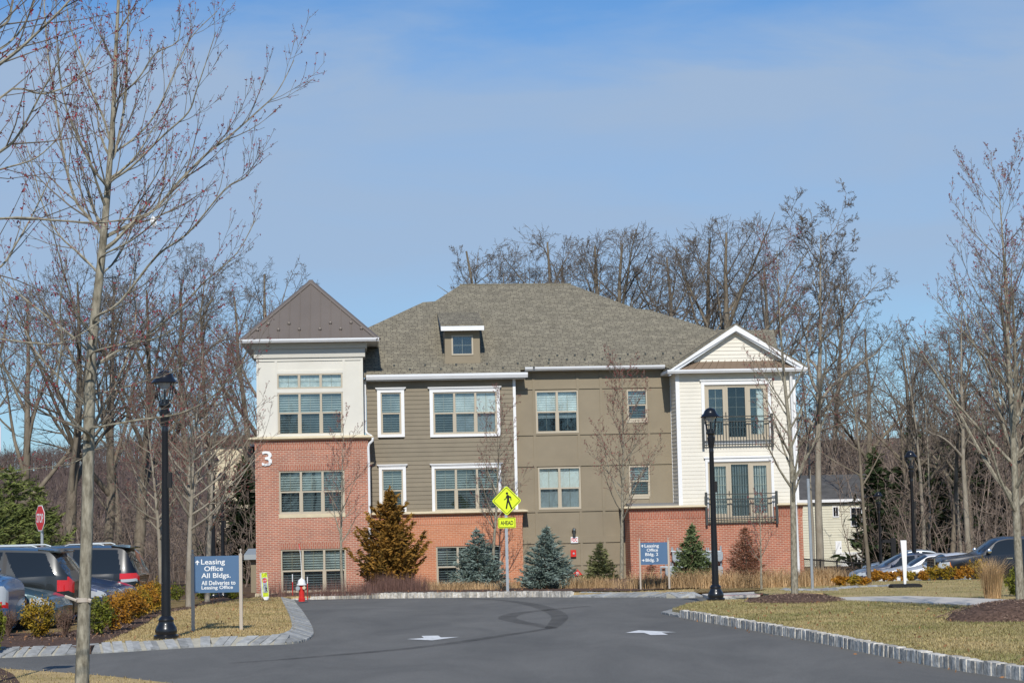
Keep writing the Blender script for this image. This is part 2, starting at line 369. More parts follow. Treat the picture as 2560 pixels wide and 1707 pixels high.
V_T, V_TW, V_S, V_SB, V_P, V_B, V_BB = 0.0, 0.06, 1.0, 0.78, 1.37, -0.05, -0.16
gz = -0.25
def strips(lo, hi_, holes):
    """split lo..hi_ x z into solid cells around holes (u0,u1,z0,z1)"""
    us = sorted({lo[0], hi_[0]} | {min(max(h[k], lo[0]), hi_[0]) for h in holes for k in (0, 1)})
    zs = sorted({lo[1], hi_[1]} | {min(max(h[k], lo[1]), hi_[1]) for h in holes for k in (2, 3)})
    res = []
    for z0, z1 in zip(zs, zs[1:]):
        zm = (z0 + z1) / 2; run = None
        for u0, u1 in zip(us, us[1:]):
            um = (u0 + u1) / 2
            solid = not any(h[0] < um < h[1] and h[2] < zm < h[3] for h in holes)
            if solid: run = [u0, u1] if run is None else [run[0], u1]
            if (not solid) and run: res.append((run[0], run[1], z0, z1)); run = None
        if run: res.append((run[0], run[1], z0, z1))
    return res
def wall(name, m, u0, u1, z0, z1, v0, v1, holes=()):
    b = MB()
    for a, c, d, e in strips((u0, z0), (u1, z1), list(holes)): b.box(a, c, v0, v1, d, e)
    return b.build(name, m, bld)
def laps(name, m, u0, u1, z0, z1, v, holes=(), pitch=0.172, axis='u', slope=0.022):
    """lapped boards: each course its own leaning board"""
    b = MB(); z = z0
    while z < z1 - 0.02:
        t = min(z + pitch, z1); hs = [h for h in holes if h[2] < t - 0.03 and h[3] > z + 0.03]
        cuts = sorted(hs, key=lambda h: h[0]); a = u0; runs = []
        for h in cuts:
            if h[0] > a: runs.append((a, h[0]))
            a = max(a, h[1])
        if a < u1: runs.append((a, u1))
        for p, q in runs:
            if axis == 'u':
                pts = [(p, v - slope, z), (p, v - 0.002, t), (p, v + 0.06, t), (p, v + 0.06, z)]; b.prism(pts, (q - p, 0, 0))
            else:
                pts = [(v - slope, p, z), (v - 0.002, p, t), (v + 0.06, p, t), (v + 0.06, p, z)]; b.prism(pts, (0, q - p, 0))
        z = t
    return b.build(name, m, bld)
def window(rect, v, cols, rail=0.5, blinds=None, lower_screen=True, frame=0.055, mull=0.085, trim=None, sill=None, muntin=True, deep=0.10, grid=None, nm='window'):
    """double-hung unit: frame mesh with panes, blinds and trim as its parts. blinds: one entry per column, (upper, lower) materials"""
    u0, u1, z0, z1 = rect; b = MB(); vf, vb = v - 0.03, v + deep
    b.box(u0, u0 + frame, vf, vb, z0, z1); b.box(u1 - frame, u1, vf, vb, z0, z1)
    b.box(u0 + frame, u1 - frame, vf, vb, z0, z0 + frame); b.box(u0 + frame, u1 - frame, vf, vb, z1 - frame, z1)
    cw = (u1 - u0 - 2 * frame - (cols - 1) * mull) / cols; zr = z0 + (z1 - z0) * rail; spans = []
    for i in range(cols):
        a = u0 + frame + i * (cw + mull); c = a + cw; spans.append((a, c))
        if i < cols - 1: b.box(c, c + mull, vf + 0.004, vb, z0 + frame, z1 - frame)
        if rail:
            b.box(a, c, vf + 0.010, vb - 0.02, zr - 0.028, zr + 0.028)
            s = 0.028
            b.box(a, a + s, vf + 0.018, vb - 0.02, z0 + frame, zr - 0.028); b.box(c - s, c, vf + 0.018, vb - 0.02, z0 + frame, zr - 0.028)
            b.box(a + s, c - s, vf + 0.018, vb - 0.02, z0 + frame, z0 + frame + s)
        if muntin:
            mid = (a + c) / 2; vm = vb - 0.035
            for q0, q1 in (((z0 + frame, zr - 0.028), (zr + 0.028, z1 - frame)) if rail else ((z0 + frame, z1 - frame),)):
                b.box(mid - 0.008, mid + 0.008, vm, vm + 0.012, q0, q1)
                if grid:
                    for k in range(1, grid):
                        zz = q0 + (q1 - q0) * k / grid
                        b.box(a, mid - 0.008, vm + 0.002, vm + 0.010, zz - 0.008, zz + 0.008); b.box(mid + 0.008, c, vm + 0.002, vm + 0.010, zz - 0.008, zz + 0.008)
    w_ = b.build(nm, m_beige, bld)
    gb, sb = MB(), MB(); vg = vb - 0.045
    bl = {}
    for i, (a, c) in enumerate(spans):
        e = 0.004
        if rail:
            gb.box(a - e, c + e, vg, vg + 0.006, zr - 0.03, z1 - frame + e)
            (sb if lower_screen else gb).box(a - e, c + e, vg - 0.003, vg + 0.003, z0 + frame - e, zr - 0.03)
        else: gb.box(a - e, c + e, vg, vg + 0.006, z0 + frame - e, z1 - frame + e)
        up, dn = blinds[i] if blinds else (None, None)
        for mt, q0, q1 in ((up, zr if rail else z0, z1), (dn, z0, zr)):
            if mt is None or (mt is dn and not rail and mt is not up): continue
            if isinstance(mt, tuple): mt, fq = mt; q0 = q1 - (q1 - q0) * fq
            bl.setdefault(mt.name, (mt, MB()))[1].box(a - 0.01, c + 0.01, vb + 0.02, vb + 0.03, q0 + 0.01, q1 - 0.01)
    gb.build('pane', m_glass, w_)
    if sb.v: sb.build('pane', m_screen, w_)
    for mt, q in bl.values(): q.build('blind', mt, w_)
    d = MB(); d.box(u0 + 0.01, u1 - 0.01, vb + 0.10, vb + 0.12, z0 + 0.01, z1 - 0.01); d.build('dark_interior', m_dark, w_)
    if trim:
        tu0, tu1, tz0, tz1, cap = trim; t = MB(); a, c = v - 0.075, v + 0.012
        t.box(tu0, u0 + 0.004, a, c, tz0, tz1 - 0.002); t.box(u1 - 0.004, tu1, a, c, tz0, tz1 - 0.002)
        t.box(u0 + 0.004, u1 - 0.004, a + 0.003, c, tz0, z0 + 0.004) if tz0 < z0 - 0.02 else None
        t.box(u0 + 0.004, u1 - 0.004, a + 0.003, c, z1 - 0.004, tz1 - 0.002)
        if cap:
            t.box(tu0 - 0.03, tu1 + 0.03, a - 0.03, c, tz1 - 0.05, tz1 - 0.012); t.box(tu0 - 0.07, tu1 + 0.07, a - 0.06, c, tz1 - 0.010, tz1 + 0.030)
        t.build('trim', m_white, w_)
    if sill:
        s = MB(); s.box(u0 - 0.02, u1 + 0.02, v - 0.075, v + 0.05, sill, z0 - 0.003); s.build('sill', m_stone, w_)
    return w_
def exp(r, d): return (r[0] - d, r[1] + d, r[2] - d, r[3] + d)

# ---- window openings
T3 = RC(2, 528, 1180, 1165, 1597, V_TW); TT = RC(2, 522, 995, 1160, 1140, V_TW)
T2 = RC(3, 450, 378, 985, 730, V_T); T1 = RC(3, 465, 1018, 998, 1372, V_T)
S3a = RC(4, 225, 943, 387, 1273, V_S); S3b = RC(4, 635, 938, 1137, 1270, V_S)
S2a = RC(5, 268, 260, 456, 640, V_S); S2b = RC(5, 736, 248, 1307, 628, V_S); S1b = RC(5, 752, 940, 1326, 1310, V_SB)
P3a = RC(6, 350, 770, 768, 1185, V_P); P3b = RC(6, 1243, 760, 1443, 1060, V_P)
P2a = RC(7, 342, 240, 720, 615, V_P); P2b = RC(7, 1150, 227, 1336, 500, V_P)
D3 = RC(8, 633, 708, 1257, 1255, V_B); D2 = RC(9, 1085, 8, 1722, 592, V_BB)

# ---- tower
tl = B(3, 258, 700, V_T)[0]; tr_ = B(3, 1181, 700, V_T)[0]
led0 = B(3, 700, 132, V_T)[1]; led1 = B(3, 700, 96, V_T)[1]
z_band0 = B(3, 700, 205, V_T)[1]
TD = 8.0
wall('brick_wall', m_brick, tl, tr_, 0.12, z_band0, V_T, V_T + 0.3, [T2, T1])
b = MB(); b.box(tl - 0.012, tr_ + 0.012, V_T - 0.012, V_T + 0.3, z_band0 + 0.001, led0); b.box(tl - 0.03, tr_ + 0.03, V_T - 0.03, V_T - 0.013, z_band0 + 0.24, led0 - 0.001)
b.build('soldier_course', m_soldier, bld)
for rr in (T2, T1):
    q = MB(); q.box(rr[0] - 0.02, rr[1] + 0.02, V_T - 0.006, V_T + 0.02, rr[3] + 0.002, rr[3] + 0.26); q.build('window_lintel', m_soldier, bld)
b = MB(); b.box(tl, tl + 0.3, V_T + 0.3, V_T + TD, 0.12, led0); b.box(tr_ - 0.3, tr_, V_T + 0.3, V_T + TD, 0.12, led0); b.box(tl + 0.3, tr_ - 0.3, V_T + TD - 0.3, V_T + TD, 0.12, led0)
b.build('brick_wall', m_brick, bld)
b = MB(); b.box(tl - 0.05, tr_ + 0.03, V_T - 0.06, V_T + 0.4, gz, 0.12); b.box(tl - 0.05, tl + 0.3, V_T + 0.4, V_T + TD, gz, 0.12); b.build('stone_base', m_stone, bld)
def round_ledge(u0, u1, v0, v1, z0, z1, nm='stone_ledge'):
    """half-round cast stone moulding running round three sides"""
    q = MB(); h = z1 - z0; prof = [(0.0, z0)] + [(-0.13 - 0.09 * math.sin(math.pi * k / 6), z0 + 0.02 + (h - 0.04) * k / 6) for k in range(7)] + [(0.0, z1)]
    def ring(off): return [(u0 + off, v1), (u0 + off, v0 + off), (u1 - off, v0 + off), (u1 - off, v1)]
    vs = []
    for o_, z in prof: vs += [(x, y, z) for x, y in ring(o_)]
    m_ = len(prof); fs = [(i * 4 + k, i * 4 + k + 1, (i + 1) * 4 + k + 1, (i + 1) * 4 + k) for i in range(m_ - 1) for k in range(3)]
    fs.append((0, 1, 2, 3)[::-1]); fs.append(tuple((m_ - 1) * 4 + k for k in range(4)))
    q.add(vs, fs); return q.build(nm, m_stone, bld)
round_ledge(tl - 0.02, tr_ + 0.02, V_T, V_T + TD, led0 + 0.001, led1)
wl = B(2, 318, 1050, V_TW)[0]; wr = B(2, 1363, 1050, V_TW)[0]; wtop = B(2, 840, 838, V_TW)[1]
wall('cream_wall', m_cream, wl, wr, led1 + 0.001, wtop, V_TW, V_TW + 0.3, [T3, TT])
b = MB(); b.box(wl, wl + 0.3, V_TW + 0.3, V_TW + TD - 0.1, led1 + 0.001, wtop + 1.3); b.box(wr - 0.3, wr, V_TW + 0.3, V_TW + TD - 0.1, led1 + 0.001, wtop + 1.3)
b.box(wl + 0.3, wr - 0.3, V_TW + TD - 0.4, V_TW + TD - 0.1, led1 + 0.001, wtop + 1.3); b.build('cream_wall', m_cream, bld)
b = MB(); pv = V_TW - 0.036                      # flat battens dividing the cream panels
zt0, zt1 = TT[2], TT[3]
b.box(wl + 0.001, wl + 0.09, pv, V_TW + 0.004, led1 + 0.09, wtop - 0.13); b.box(wr - 0.09, wr - 0.001, pv, V_TW + 0.004, led1 + 0.09, wtop - 0.13)
for a in (T3[0] - 0.06, T3[1] + 0.06): b.box(a - 0.045, a + 0.045, pv + 0.002, V_TW + 0.004, led1 + 0.09, wtop - 0.13)
b.box(wl, wr, pv - 0.002, V_TW + 0.004, led1 + 0.001, led1 + 0.088); b.box(wl, wr, pv - 0.002, V_TW + 0.004, wtop - 0.128, wtop - 0.001)
b.box(T3[0] - 0.014, T3[1] + 0.014, pv, V_TW + 0.004, T3[3] + 0.004, TT[2] - 0.004); b.box(T3[0] - 0.014, T3[1] + 0.014, pv, V_TW + 0.004, TT[3] + 0.004, TT[3] + 0.12)
b.build('panel_batten', m_cream, bld)
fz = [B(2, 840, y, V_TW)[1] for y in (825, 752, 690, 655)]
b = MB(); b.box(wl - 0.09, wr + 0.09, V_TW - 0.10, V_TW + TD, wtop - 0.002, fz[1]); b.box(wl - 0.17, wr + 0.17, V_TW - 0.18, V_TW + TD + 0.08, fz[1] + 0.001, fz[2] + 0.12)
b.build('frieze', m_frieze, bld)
OH = 0.62                                          # eave overhang of the tower
el_, er_ = B(2, 150, 672, V_TW - OH)[0], B(2, 1520, 668, V_TW - OH)[0]
ev0, ev1 = V_TW - OH, V_TW + TD + OH
zg0, zg1 = B(2, 840, 686, ev0)[1], B(2, 840, 652, ev0)[1]
b = MB(); b.box(el_ + 0.08, er_ - 0.08, ev0 + 0.08, ev1 - 0.08, zg0 + 0.02, zg0 + 0.07); b.build('soffit', m_soffit, bld)
def gutter(u0, u1, v, z0, z1, nm='gutter', par=None):
    q = MB(); h = z1 - z0
    q.prism([(u0, v + 0.13, z0), (u0, v + 0.05, z0), (u0, v + 0.02, z0 + 0.35 * h), (u0, v, z0 + 0.55 * h), (u0, v, z1), (u0, v + 0.015, z1), (u0, v + 0.02, z1 - 0.02), (u0, v + 0.13, z1 - 0.02)], (u1 - u0, 0, 0))
    return q.build(nm, m_gutter, par or bld)
gutter(el_, er_, ev0 - 0.06, zg0, zg1)
b = MB(); b.box(el_ + 0.02, el_ + 0.09, ev0 + 0.072, ev1, zg0 + 0.003, zg1); b.box(er_ - 0.09, er_ - 0.02, ev0 + 0.072, ev1, zg0 + 0.003, zg1); b.build('fascia', m_soffit, bld)
uc = (el_ + er_) / 2; hw = (er_ - el_) / 2; vc = ev0 + hw
apz = B(2, 818, 88, vc)[1]
b = MB(); zb = zg1 - 0.03
ridge_back = ev1 - hw
ap, ap2 = (uc, vc, apz), (uc, max(vc + 0.4, ridge_back), apz)
c4 = [(el_ + 0.03, ev0 + 0.02, zb), (er_ - 0.03, ev0 + 0.02, zb), (er_ - 0.03, ev1 - 0.02, zb), (el_ + 0.03, ev1 - 0.02, zb)]
b.add(c4 + [ap, ap2], [(0, 1, 4), (1, 2, 5, 4), (2, 3, 5), (3, 0, 4, 5), (3, 2, 1, 0)])
troof = b.build('metal_roof', m_metalroof, bld)
sb = MB(); sg = MB(); hz = apz - zb
for k in range(-6, 7):
    x = uc + k * 0.405; f = abs(k * 0.405) / hw
    if f > 0.96: continue
    top = 1 - f - 0.03
    p0 = Vector((x, ev0 + 0.03, zb + 0.012)); p1 = Vector((x, ev0 + 0.02 + hw * top, zb + hz * top))
    dv = (p1 - p0); nrm = Vector((0, -hz, hw)).normalized() * 0.035
    sb.prism([p0 + Vector((-0.014, 0, 0)), p0 + Vector((0.014, 0, 0)), p0 + Vector((0.014, 0, 0)) + nrm, p0 + Vector((-0.014, 0, 0)) + nrm], dv)
    q = (0.16 if k % 2 else 0.26)
    if k and q < 1 - f - 0.04:
        c = Vector((x, ev0 + hw * q, zb + hz * q)) + nrm
        sg.lathe([(0.01, 0.07), (0.05, 0.05), (0.065, 0.0), (0.05, -0.05), (0.01, -0.06)], 8, c, 'y')
sb.build('standing_seam', m_metalroof, troof); sg.build('snow_guard', m_metalroof, troof)
cp = MB()
for c, a in ((c4[0], ap), (c4[1], ap)):
    c = Vector(c); a = Vector(a); d = (a - c).normalized(); sd = d.cross(Vector((0, 0, 1))).normalized(); up = sd.cross(d)
    c = c - d * 0.05
    cp.prism([c + sd * 0.13 - up * 0.03, c + sd * 0.07 + up * 0.035, c - sd * 0.07 + up * 0.035, c - sd * 0.13 - up * 0.03], (a - c) + d * 0.03)
cp.build('hip_cap', m_metalroof, troof)
window(TT, V_TW, 3, rail=0, blinds=[(m_foil, m_foil)] * 3, mull=0.10, grid=2)
window(T3, V_TW, 3, 0.52, [(m_slat, m_slat)] * 3)
window(T2, V_T + 0.06, 3, 0.51, [(m_slat, m_slatd), (m_slat, m_slatd), (m_slatd, m_slatd)], sill=B(3, 700, 762, V_T)[1])
window(T1, V_T + 0.06, 3, 0.5, [(m_slatd, m_slatd), (m_slat, m_slatd), (m_slat, m_slatd)])
nb = RC(3, 310, 220, 392, 342, V_T); text('3', nb[0], nb[1], nb[2], nb[3], V_T - 0.01, m_letter, bld, 'house_number', 0.04, 0.012)
b = MB(); lz = B(3, 215, 215, V_T)[1]; b.box(tl - 0.30, tl - 0.005, V_T + 0.5, V_T + 0.75, lz - 0.25, lz + 0.18); b.build('wall_light', m_blackm, bld)
b = MB(); b.box(tl - 0.22, tl - 0.005, V_T + 0.52, V_T + 0.73, lz + 0.181, lz + 0.27); b.build('wall_light_cap', m_white, bld)

# ---- taupe lap siding section
su0, su1 = tr_ - 0.02, B(4, 1268, 1250, V_S)[0]
se = B(4, 700, 838, V_S - 0.45)[1]
sl0 = B(5, 700, 668, V_SB)[1]; sl1 = B(5, 700, 632, V_SB)[1]
def trimrect(n, x0, y0, x1, y1, v): return RC(n, x0, y0, x1, y1, v)
h3a, h3b = trimrect(4, 199, 912, 411, 1294, V_S), trimrect(4, 610, 905, 1160, 1290, V_S)
h2a, h2b = trimrect(5, 242, 222, 482, 655, V_S), trimrect(5, 712, 212, 1330, 655, V_S)
laps('lap_siding', m_siding, su0, su1, sl1 - 0.05, se + 0.05, V_S, [exp(h, -0.03) for h in (h3a, h3b, h2a, h2b)])
b = MB(); b.box(su0, su1, V_S + 0.07, V_S + 0.3, sl1 - 0.05, se + 0.05); 
bw = MB()
for a, c, d, e in strips((su0, sl1 - 0.05), (su1 + 0.1, se + 0.1), [exp(x, 0.02) for x in (S3a, S3b, S2a, S2b)]): bw.box(a, c, V_S + 0.062, V_S + 0.25, d, e)
bw.build('wall_core', m_siding, bld)
window(S3a, V_S, 1, 0.5, [(m_slat, m_slat)], trim=h3a + (True,))
window(S3b, V_S, 3, 0.5, [(m_slat, m_slatd), (m_slatw, m_slatw), (m_shade, m_shade)], trim=h3b + (True,))
window(S2a, V_S, 1, 0.5, [(m_slatd, m_slatd)], trim=(h2a[0], h2a[1], S2a[2], h2a[3], True))
window(S2b, V_S, 3, 0.5, [(m_slatd, m_slatd)] * 3, trim=(h2b[0], h2b[1], S2b[2], h2b[3], True))
b = MB(); b.box(su1, su1 + 0.11, V_S - 0.035, V_P - 0.01, sl1, se + 0.06); b.build('corner_board', m_white, bld)
b = MB(); b.box(su1 + 0.005, su1 + 0.1, V_S + 0.08, V_P + 0.2, sl1, se + 0.06); b.build('return_wall', m_siding, bld)
# orange brick storey below it
ob1 = B(5, 1522, 950, V_SB)[0]
zb0 = B(5, 700, 752, V_SB)[1]
wall('brick_wall', m_bricko, su0, ob1, 0.0, zb0, V_SB, V_SB + 0.3, [S1b])
b = MB(); b.box(su0, ob1 + 0.012, V_SB - 0.012, V_SB + 0.3, zb0 + 0.001, sl0); b.box(su0, ob1 + 0.03, V_SB - 0.03, V_SB - 0.013, zb0 + 0.25, sl0 - 0.001); b.build('soldier_course', m_soldiero, bld)
q = MB(); q.box(S1b[0] - 0.02, S1b[1] + 0.02, V_SB - 0.006, V_SB + 0.02, S1b[3] + 0.002, S1b[3] + 0.26); q.build('window_lintel', m_soldiero, bld)
b = MB(); b.box(ob1 - 0.3, ob1, V_SB + 0.3, V_P + 0.2, 0.0, sl0); b.build('brick_wall', m_bricko, bld)
b = MB(); b.box(su0, ob1 + 0.04, V_SB - 0.05, V_SB + 0.3, gz - 0.3, 0.0); b.build('stone_base', m_stone, bld)
round_ledge(su0 - 0.2, ob1 + 0.02, V_SB, V_P + 0.1, sl0 + 0.001, sl1)
b = MB(); b.box(su0, ob1, V_SB + 0.002, V_S + 0.3, sl1 - 0.07, sl1 - 0.004); b.build('ledge_top', m_stone, bld)
window(S1b, V_SB + 0.06, 3, 0.5, [(m_slatd, m_slatd)] * 3)

# ---- recessed tan panel section
pu0, pu1 = su1 + 0.02, B(8, 322, 900, V_P)[0] + 0.25
pz1 = B(6, 900, 560, V_P)[1] + 0.15
wall('panel_wall', m_tan, pu0, pu1, gz - 0.6, pz1, V_P, V_P + 0.3, [P3a, P3b, P2a, P2b])
hb = []
def zP(n, x, y): return B(n, x, y, V_P)[1]
def uP(n, x, y): return B(n, x, y, V_P)[0]
for n, ys in ((6, ((735, 752), (1182, 1200), (1445, 1505))), (7, ((612, 632), (852, 912), (1096, 1112)))):
    for a, c in ys: hb.append((zP(n, 760, c), zP(n, 760, a)))
xs = [uP(6, 335, 1000), uP(6, 767, 1000), uP(6, 985, 660), uP(6, 1452, 1000), uP(6, 1685, 1000)]
b = MB(); holes = [exp(h, 0.012) for h in (P3a, P3b, P2a, P2b)]
for z0, z1 in hb:
    for a, c, d, e in strips((pu0, z0), (pu1 - 0.28, z1), holes): b.box(a, c, V_P - 0.042, V_P + 0.004, d, e)
for i, x in enumerate(xs):
    for a, c, d, e in strips((x - 0.05, gz - 0.3), (x + 0.05, pz1 - 0.05), holes + [(-99, 99, z0 - 0.001, z1 + 0.001) for z0, z1 in hb]):
        b.box(a, c, V_P - 0.036, V_P + 0.004, d, e)
b.build('panel_batten', m_tan, bld)
window(P3a, V_P, 2, 0.5, [(m_slatw, (m_slatw, 0.3))] * 2, lower_screen=True, mull=0.09)
window(P3b, V_P, 1, 0.5, [(m_slat, m_slatd)])
window(P2a, V_P, 2, 0.5, [(m_shade, m_shade)] * 2, mull=0.09)
window(P2b, V_P, 1, 0.5, [(m_slatd, m_slatd)])
b = MB()
for r_, n, y in ((P3b, 6, 1085), (P2b, 7, 522)):
    b.box(r_[0] - 0.03, r_[1] + 0.03, V_P - 0.03, V_P + 0.003, B(n, 1340 if n == 6 else 1245, y, V_P)[1], r_[2] - 0.004)
b.build('window_apron', m_beige, bld)

# ---- white bay with gable over russet brick
bu0, bu1 = B(8, 378, 900, V_B)[0] - 0.04, B(9, 1975, 100, V_B)[0]
zl0, zl1 = B(9, 660, 490, V_BB)[1], B(9, 660, 455, V_BB)[1]
bz1 = B(8, 900, 590, V_B - 0.35)[1]
t3 = RC(8, 603, 672, 1283, 1288, V_B); t2u0, t2u1, _, t2z1 = RC(9, 1060, -30, 1745, 400, V_B)
t2z1 = B(8, 960, 1428, V_B)[1]
D2b = (B(9, 1085, 250, V_B)[0], B(9, 1722, 250, V_B)[0], D2[2], B(8, 960, 1462, V_B)[1])
laps('lap_siding', m_csiding, bu0, bu1, zl1 - 0.02, bz1 + 0.06, V_B, [exp(t3, -0.03), (t2u0 + 0.03, t2u1 - 0.03, 0, t2z1 - 0.03)], pitch=0.150, slope=0.014)
bw = MB()
for a, c, d, e in strips((bu0, zl1 - 0.05), (bu1, bz1 + 0.1), [exp(D3, 0.02), exp(D2b, 0.02)]): bw.box(a, c, V_B + 0.062, V_B + 0.25, d, e)
bw.build('wall_core', m_csiding, bld)
laps('lap_siding', m_csiding, V_B + 0.02, V_P + 0.05, zl1 - 0.3, bz1 + 0.1, bu0 - 0.04, [], pitch=0.150, axis='v')
b = MB(); b.box(bu0 - 0.065, bu0 + 0.09, V_B - 0.04, V_B + 0.05, zl1 - 0.02, bz1 + 0.03); b.build('corner_board', m_white, bld); b = MB(); b.box(bu1 - 0.09, bu1 + 0.06, V_B - 0.04, V_B + 0.05, zl1 - 0.02, bz1 + 0.03); b.build('corner_board', m_white, bld); b = MB()
b.box(bu0 - 0.07, bu0 - 0.03, V_P - 0.05, V_P - 0.003, zl1 + 0.05, bz1 + 0.03); b.build('corner_board', m_white, bld)
BD = 9.0
b = MB(); b.box(bu1 - 0.06, bu1 + 0.04, V_B + 0.07, V_B + BD, zl1 - 0.02, bz1 + 0.05); b.build('side_wall', m_csiding, bld)
def french(rect, v, blind, trim, nm='french_door'):
    """three-leaf glazed door, the middle leaf behind an insect screen"""
    u0, u1, z0, z1 = rect; fr = MB(); w3 = (u1 - u0 - 0.06) / 3; vf, vb = v - 0.02, v + 0.10
    fr.box(u0, u0 + 0.06, vf, vb, z0, z1); fr.box(u1 - 0.06, u1, vf, vb, z0, z1); fr.box(u0 + 0.06, u1 - 0.06, vf, vb, z1 - 0.06, z1); fr.box(u0 + 0.06, u1 - 0.06, vf, vb, z0, z0 + 0.05)
    gl, bl = [], MB(); dl = []
    for i in range(3):
        a = u0 + 0.03 + i * w3 + 0.03; c = a + w3 - 0.03 if i < 2 else u1 - 0.06
        if i < 2: fr.box(c, c + 0.03, vf + 0.003, vb, z0 + 0.05, z1 - 0.06)
        s = 0.12 if i != 1 else 0.055; dl.append((a, c, s))
        fr.box(a, a + s, vf + 0.02, vb - 0.02, z0 + 0.05, z1 - 0.06); fr.box(c - s, c, vf + 0.02, vb - 0.02, z0 + 0.05, z1 - 0.06)
        fr.box(a + s, c - s, vf + 0.02, vb - 0.02, z0 + 0.05, z0 + 0.05 + s * 1.5); fr.box(a + s, c - s, vf + 0.02, vb - 0.02, z1 - 0.06 - s, z1 - 0.06)
        p0, p1, q0, q1 = a + s, c - s, z0 + 0.05 + s * 1.5, z1 - 0.06 - s
        gq = MB(); gq.box(p0 - 0.004, p1 + 0.004, vb - 0.05, vb - 0.044, q0 - 0.004, q1 + 0.004); gl.append((gq, i))
        mid = (p0 + p1) / 2; fr.box(mid - 0.01, mid + 0.01, vb - 0.040, vb - 0.028, q0, q1)
        for k in range(1, 5):
            zz = q0 + (q1 - q0) * k / 5; fr.box(p0, mid - 0.01, vb - 0.038, vb - 0.03, zz - 0.009, zz + 0.009); fr.box(mid + 0.01, p1, vb - 0.038, vb - 0.03, zz - 0.009, zz + 0.009)
        if blind == 'vertical': bl.box(p0 - 0.02, p1 + 0.02, vb + 0.03, vb + 0.035, q0, q1)
        elif i == 2: bl.box((p0 + p1) / 2 + 0.03, p1 + 0.02, vb + 0.03, vb + 0.035, q0, q1)
    d_ = fr.build(nm, m_beige, bld); [gq.build('screen' if i == 1 else 'pane', m_screen if i == 1 else m_glass, d_) for gq, i in gl]
    if bl.v: bl.build('blind', m_vslat if blind == 'vertical' else m_shade, d_)
    k = MB(); k.box(u0 + 0.1, u1 - 0.1, vb + 0.2, vb + 0.22, z0, z1); k.build('dark_interior', m_dark, d_)
    h = MB(); a, c, s = dl[1]; h.box(a - 0.065, a - 0.035, vf - 0.04, vf + 0.018, z0 + 0.95, z0 + 1.12); h.build('handle', m_rail, d_)
    t = MB(); a, c, z_0, z_1, base = trim; va = v - 0.075
    t.box(a, u0 + 0.004, va, v + 0.012, z_0, z_1); t.box(u1 - 0.004, c, va, v + 0.012, z_0, z_1); t.box(u0 + 0.004, u1 - 0.004, va + 0.003, v + 0.012, z1 - 0.004, z_1)
    if base: t.box(u0 + 0.004, u1 - 0.004, va + 0.003, v + 0.012, z_0, z0 + 0.004)
    t.box(a - 0.05, c + 0.05, va - 0.04, v + 0.012, z_1 + 0.002, z_1 + 0.05)
    t.build('trim', m_white, d_)
    return d_
french(D3, V_B, 'part', t3 + (True,))
french(D2b, V_B, 'vertical', (t2u0, t2u1, D2[2], t2z1, False))
def juliet(u0, u1, z0, z1, v):
    d_ = 0.10; t = MB()
    for z in (z1 - 0.06, z1 - 0.26, z0 + 0.13, z0 + 0.27): t.box(u0 + 0.047, u1 - 0.047, v - d_ - 0.062, v - d_ - 0.024, z - 0.018, z + 0.018)
    rl = t.build('balcony_railing', m_rail, bld)
    for u in (u0, u1):
        r_ = MB(); r_.box(u - 0.045, u + 0.045, v - d_ - 0.09, v - d_, z0, z1 + 0.03)
        for z in (z0 + 0.12, z1 - 0.14): r_.box(u - 0.02, u + 0.02, v - d_ + 0.001, v + 0.02, z - 0.03, z + 0.03)
        r_.build('railing_post', m_rail, rl)
    bb = MB(); n = int((u1 - u0) / 0.115)
    for k in range(1, n):
        u = u0 + (u1 - u0) * k / n; bb.box(u - 0.009, u + 0.009, v - d_ - 0.053, v - d_ - 0.033, z0 + 0.05, z1 - 0.245)
    bb.build('baluster', m_rail, rl)
rz = RC(8, 620, 1005, 1296, 1325, V_B - 0.15); juliet(rz[0], rz[1], rz[2], rz[3], V_B)
rz = RC(9, 1070, 322, 1778, 645, V_BB - 0.15); juliet(rz[0], rz[1], rz[2], rz[3], V_BB)
# russet brick storey
ru0, ru1 = B(9, 303, 800, V_BB)[0], B(9, 2043, 800, V_BB)[0]
rzb = B(9, 660, 585, V_BB)[1]
doorhole = (D2b[0] - 0.03, D2b[1] + 0.03, D2[2] - 0.02, zl1 + 0.6)
wall('brick_wall', m_brickr, ru0, ru1, gz - 0.1, rzb, V_BB, V_BB + 0.3, [doorhole])
b = MB()
for a, c, d, e in strips((ru0 - 0.012, rzb + 0.001), (ru1 + 0.012, zl0), [doorhole]): b.box(a, c, V_BB - 0.012, V_BB + 0.3, d, e)
for a, c, d, e in strips((ru0 - 0.03, rzb + 0.27), (ru1 + 0.03, zl0 - 0.001), [doorhole]): b.box(a, c, V_BB - 0.03, V_BB - 0.013, d, e)
b.build('soldier_course', m_soldierr, bld)
b = MB(); b.box(ru0, ru0 + 0.3, V_BB + 0.3, V_P + 0.2, gz - 0.1, zl0); b.box(ru1 - 0.3, ru1, V_BB + 0.3, V_BB + BD, gz - 0.1, zl0); b.build('brick_wall', m_brickr, bld)
b = MB(); b.box(doorhole[0] - 0.02, doorhole[1] + 0.02, V_BB - 0.06, V_BB + 0.06, doorhole[2] - 0.14, doorhole[2] - 0.002); b.build('door_sill', m_stone, bld)
b = MB(); b.box(ru0 - 0.03, ru1 + 0.04, V_BB - 0.05, V_BB + 0.35, gz - 0.75, gz - 0.101); b.build('stone_base', m_stone, bld)
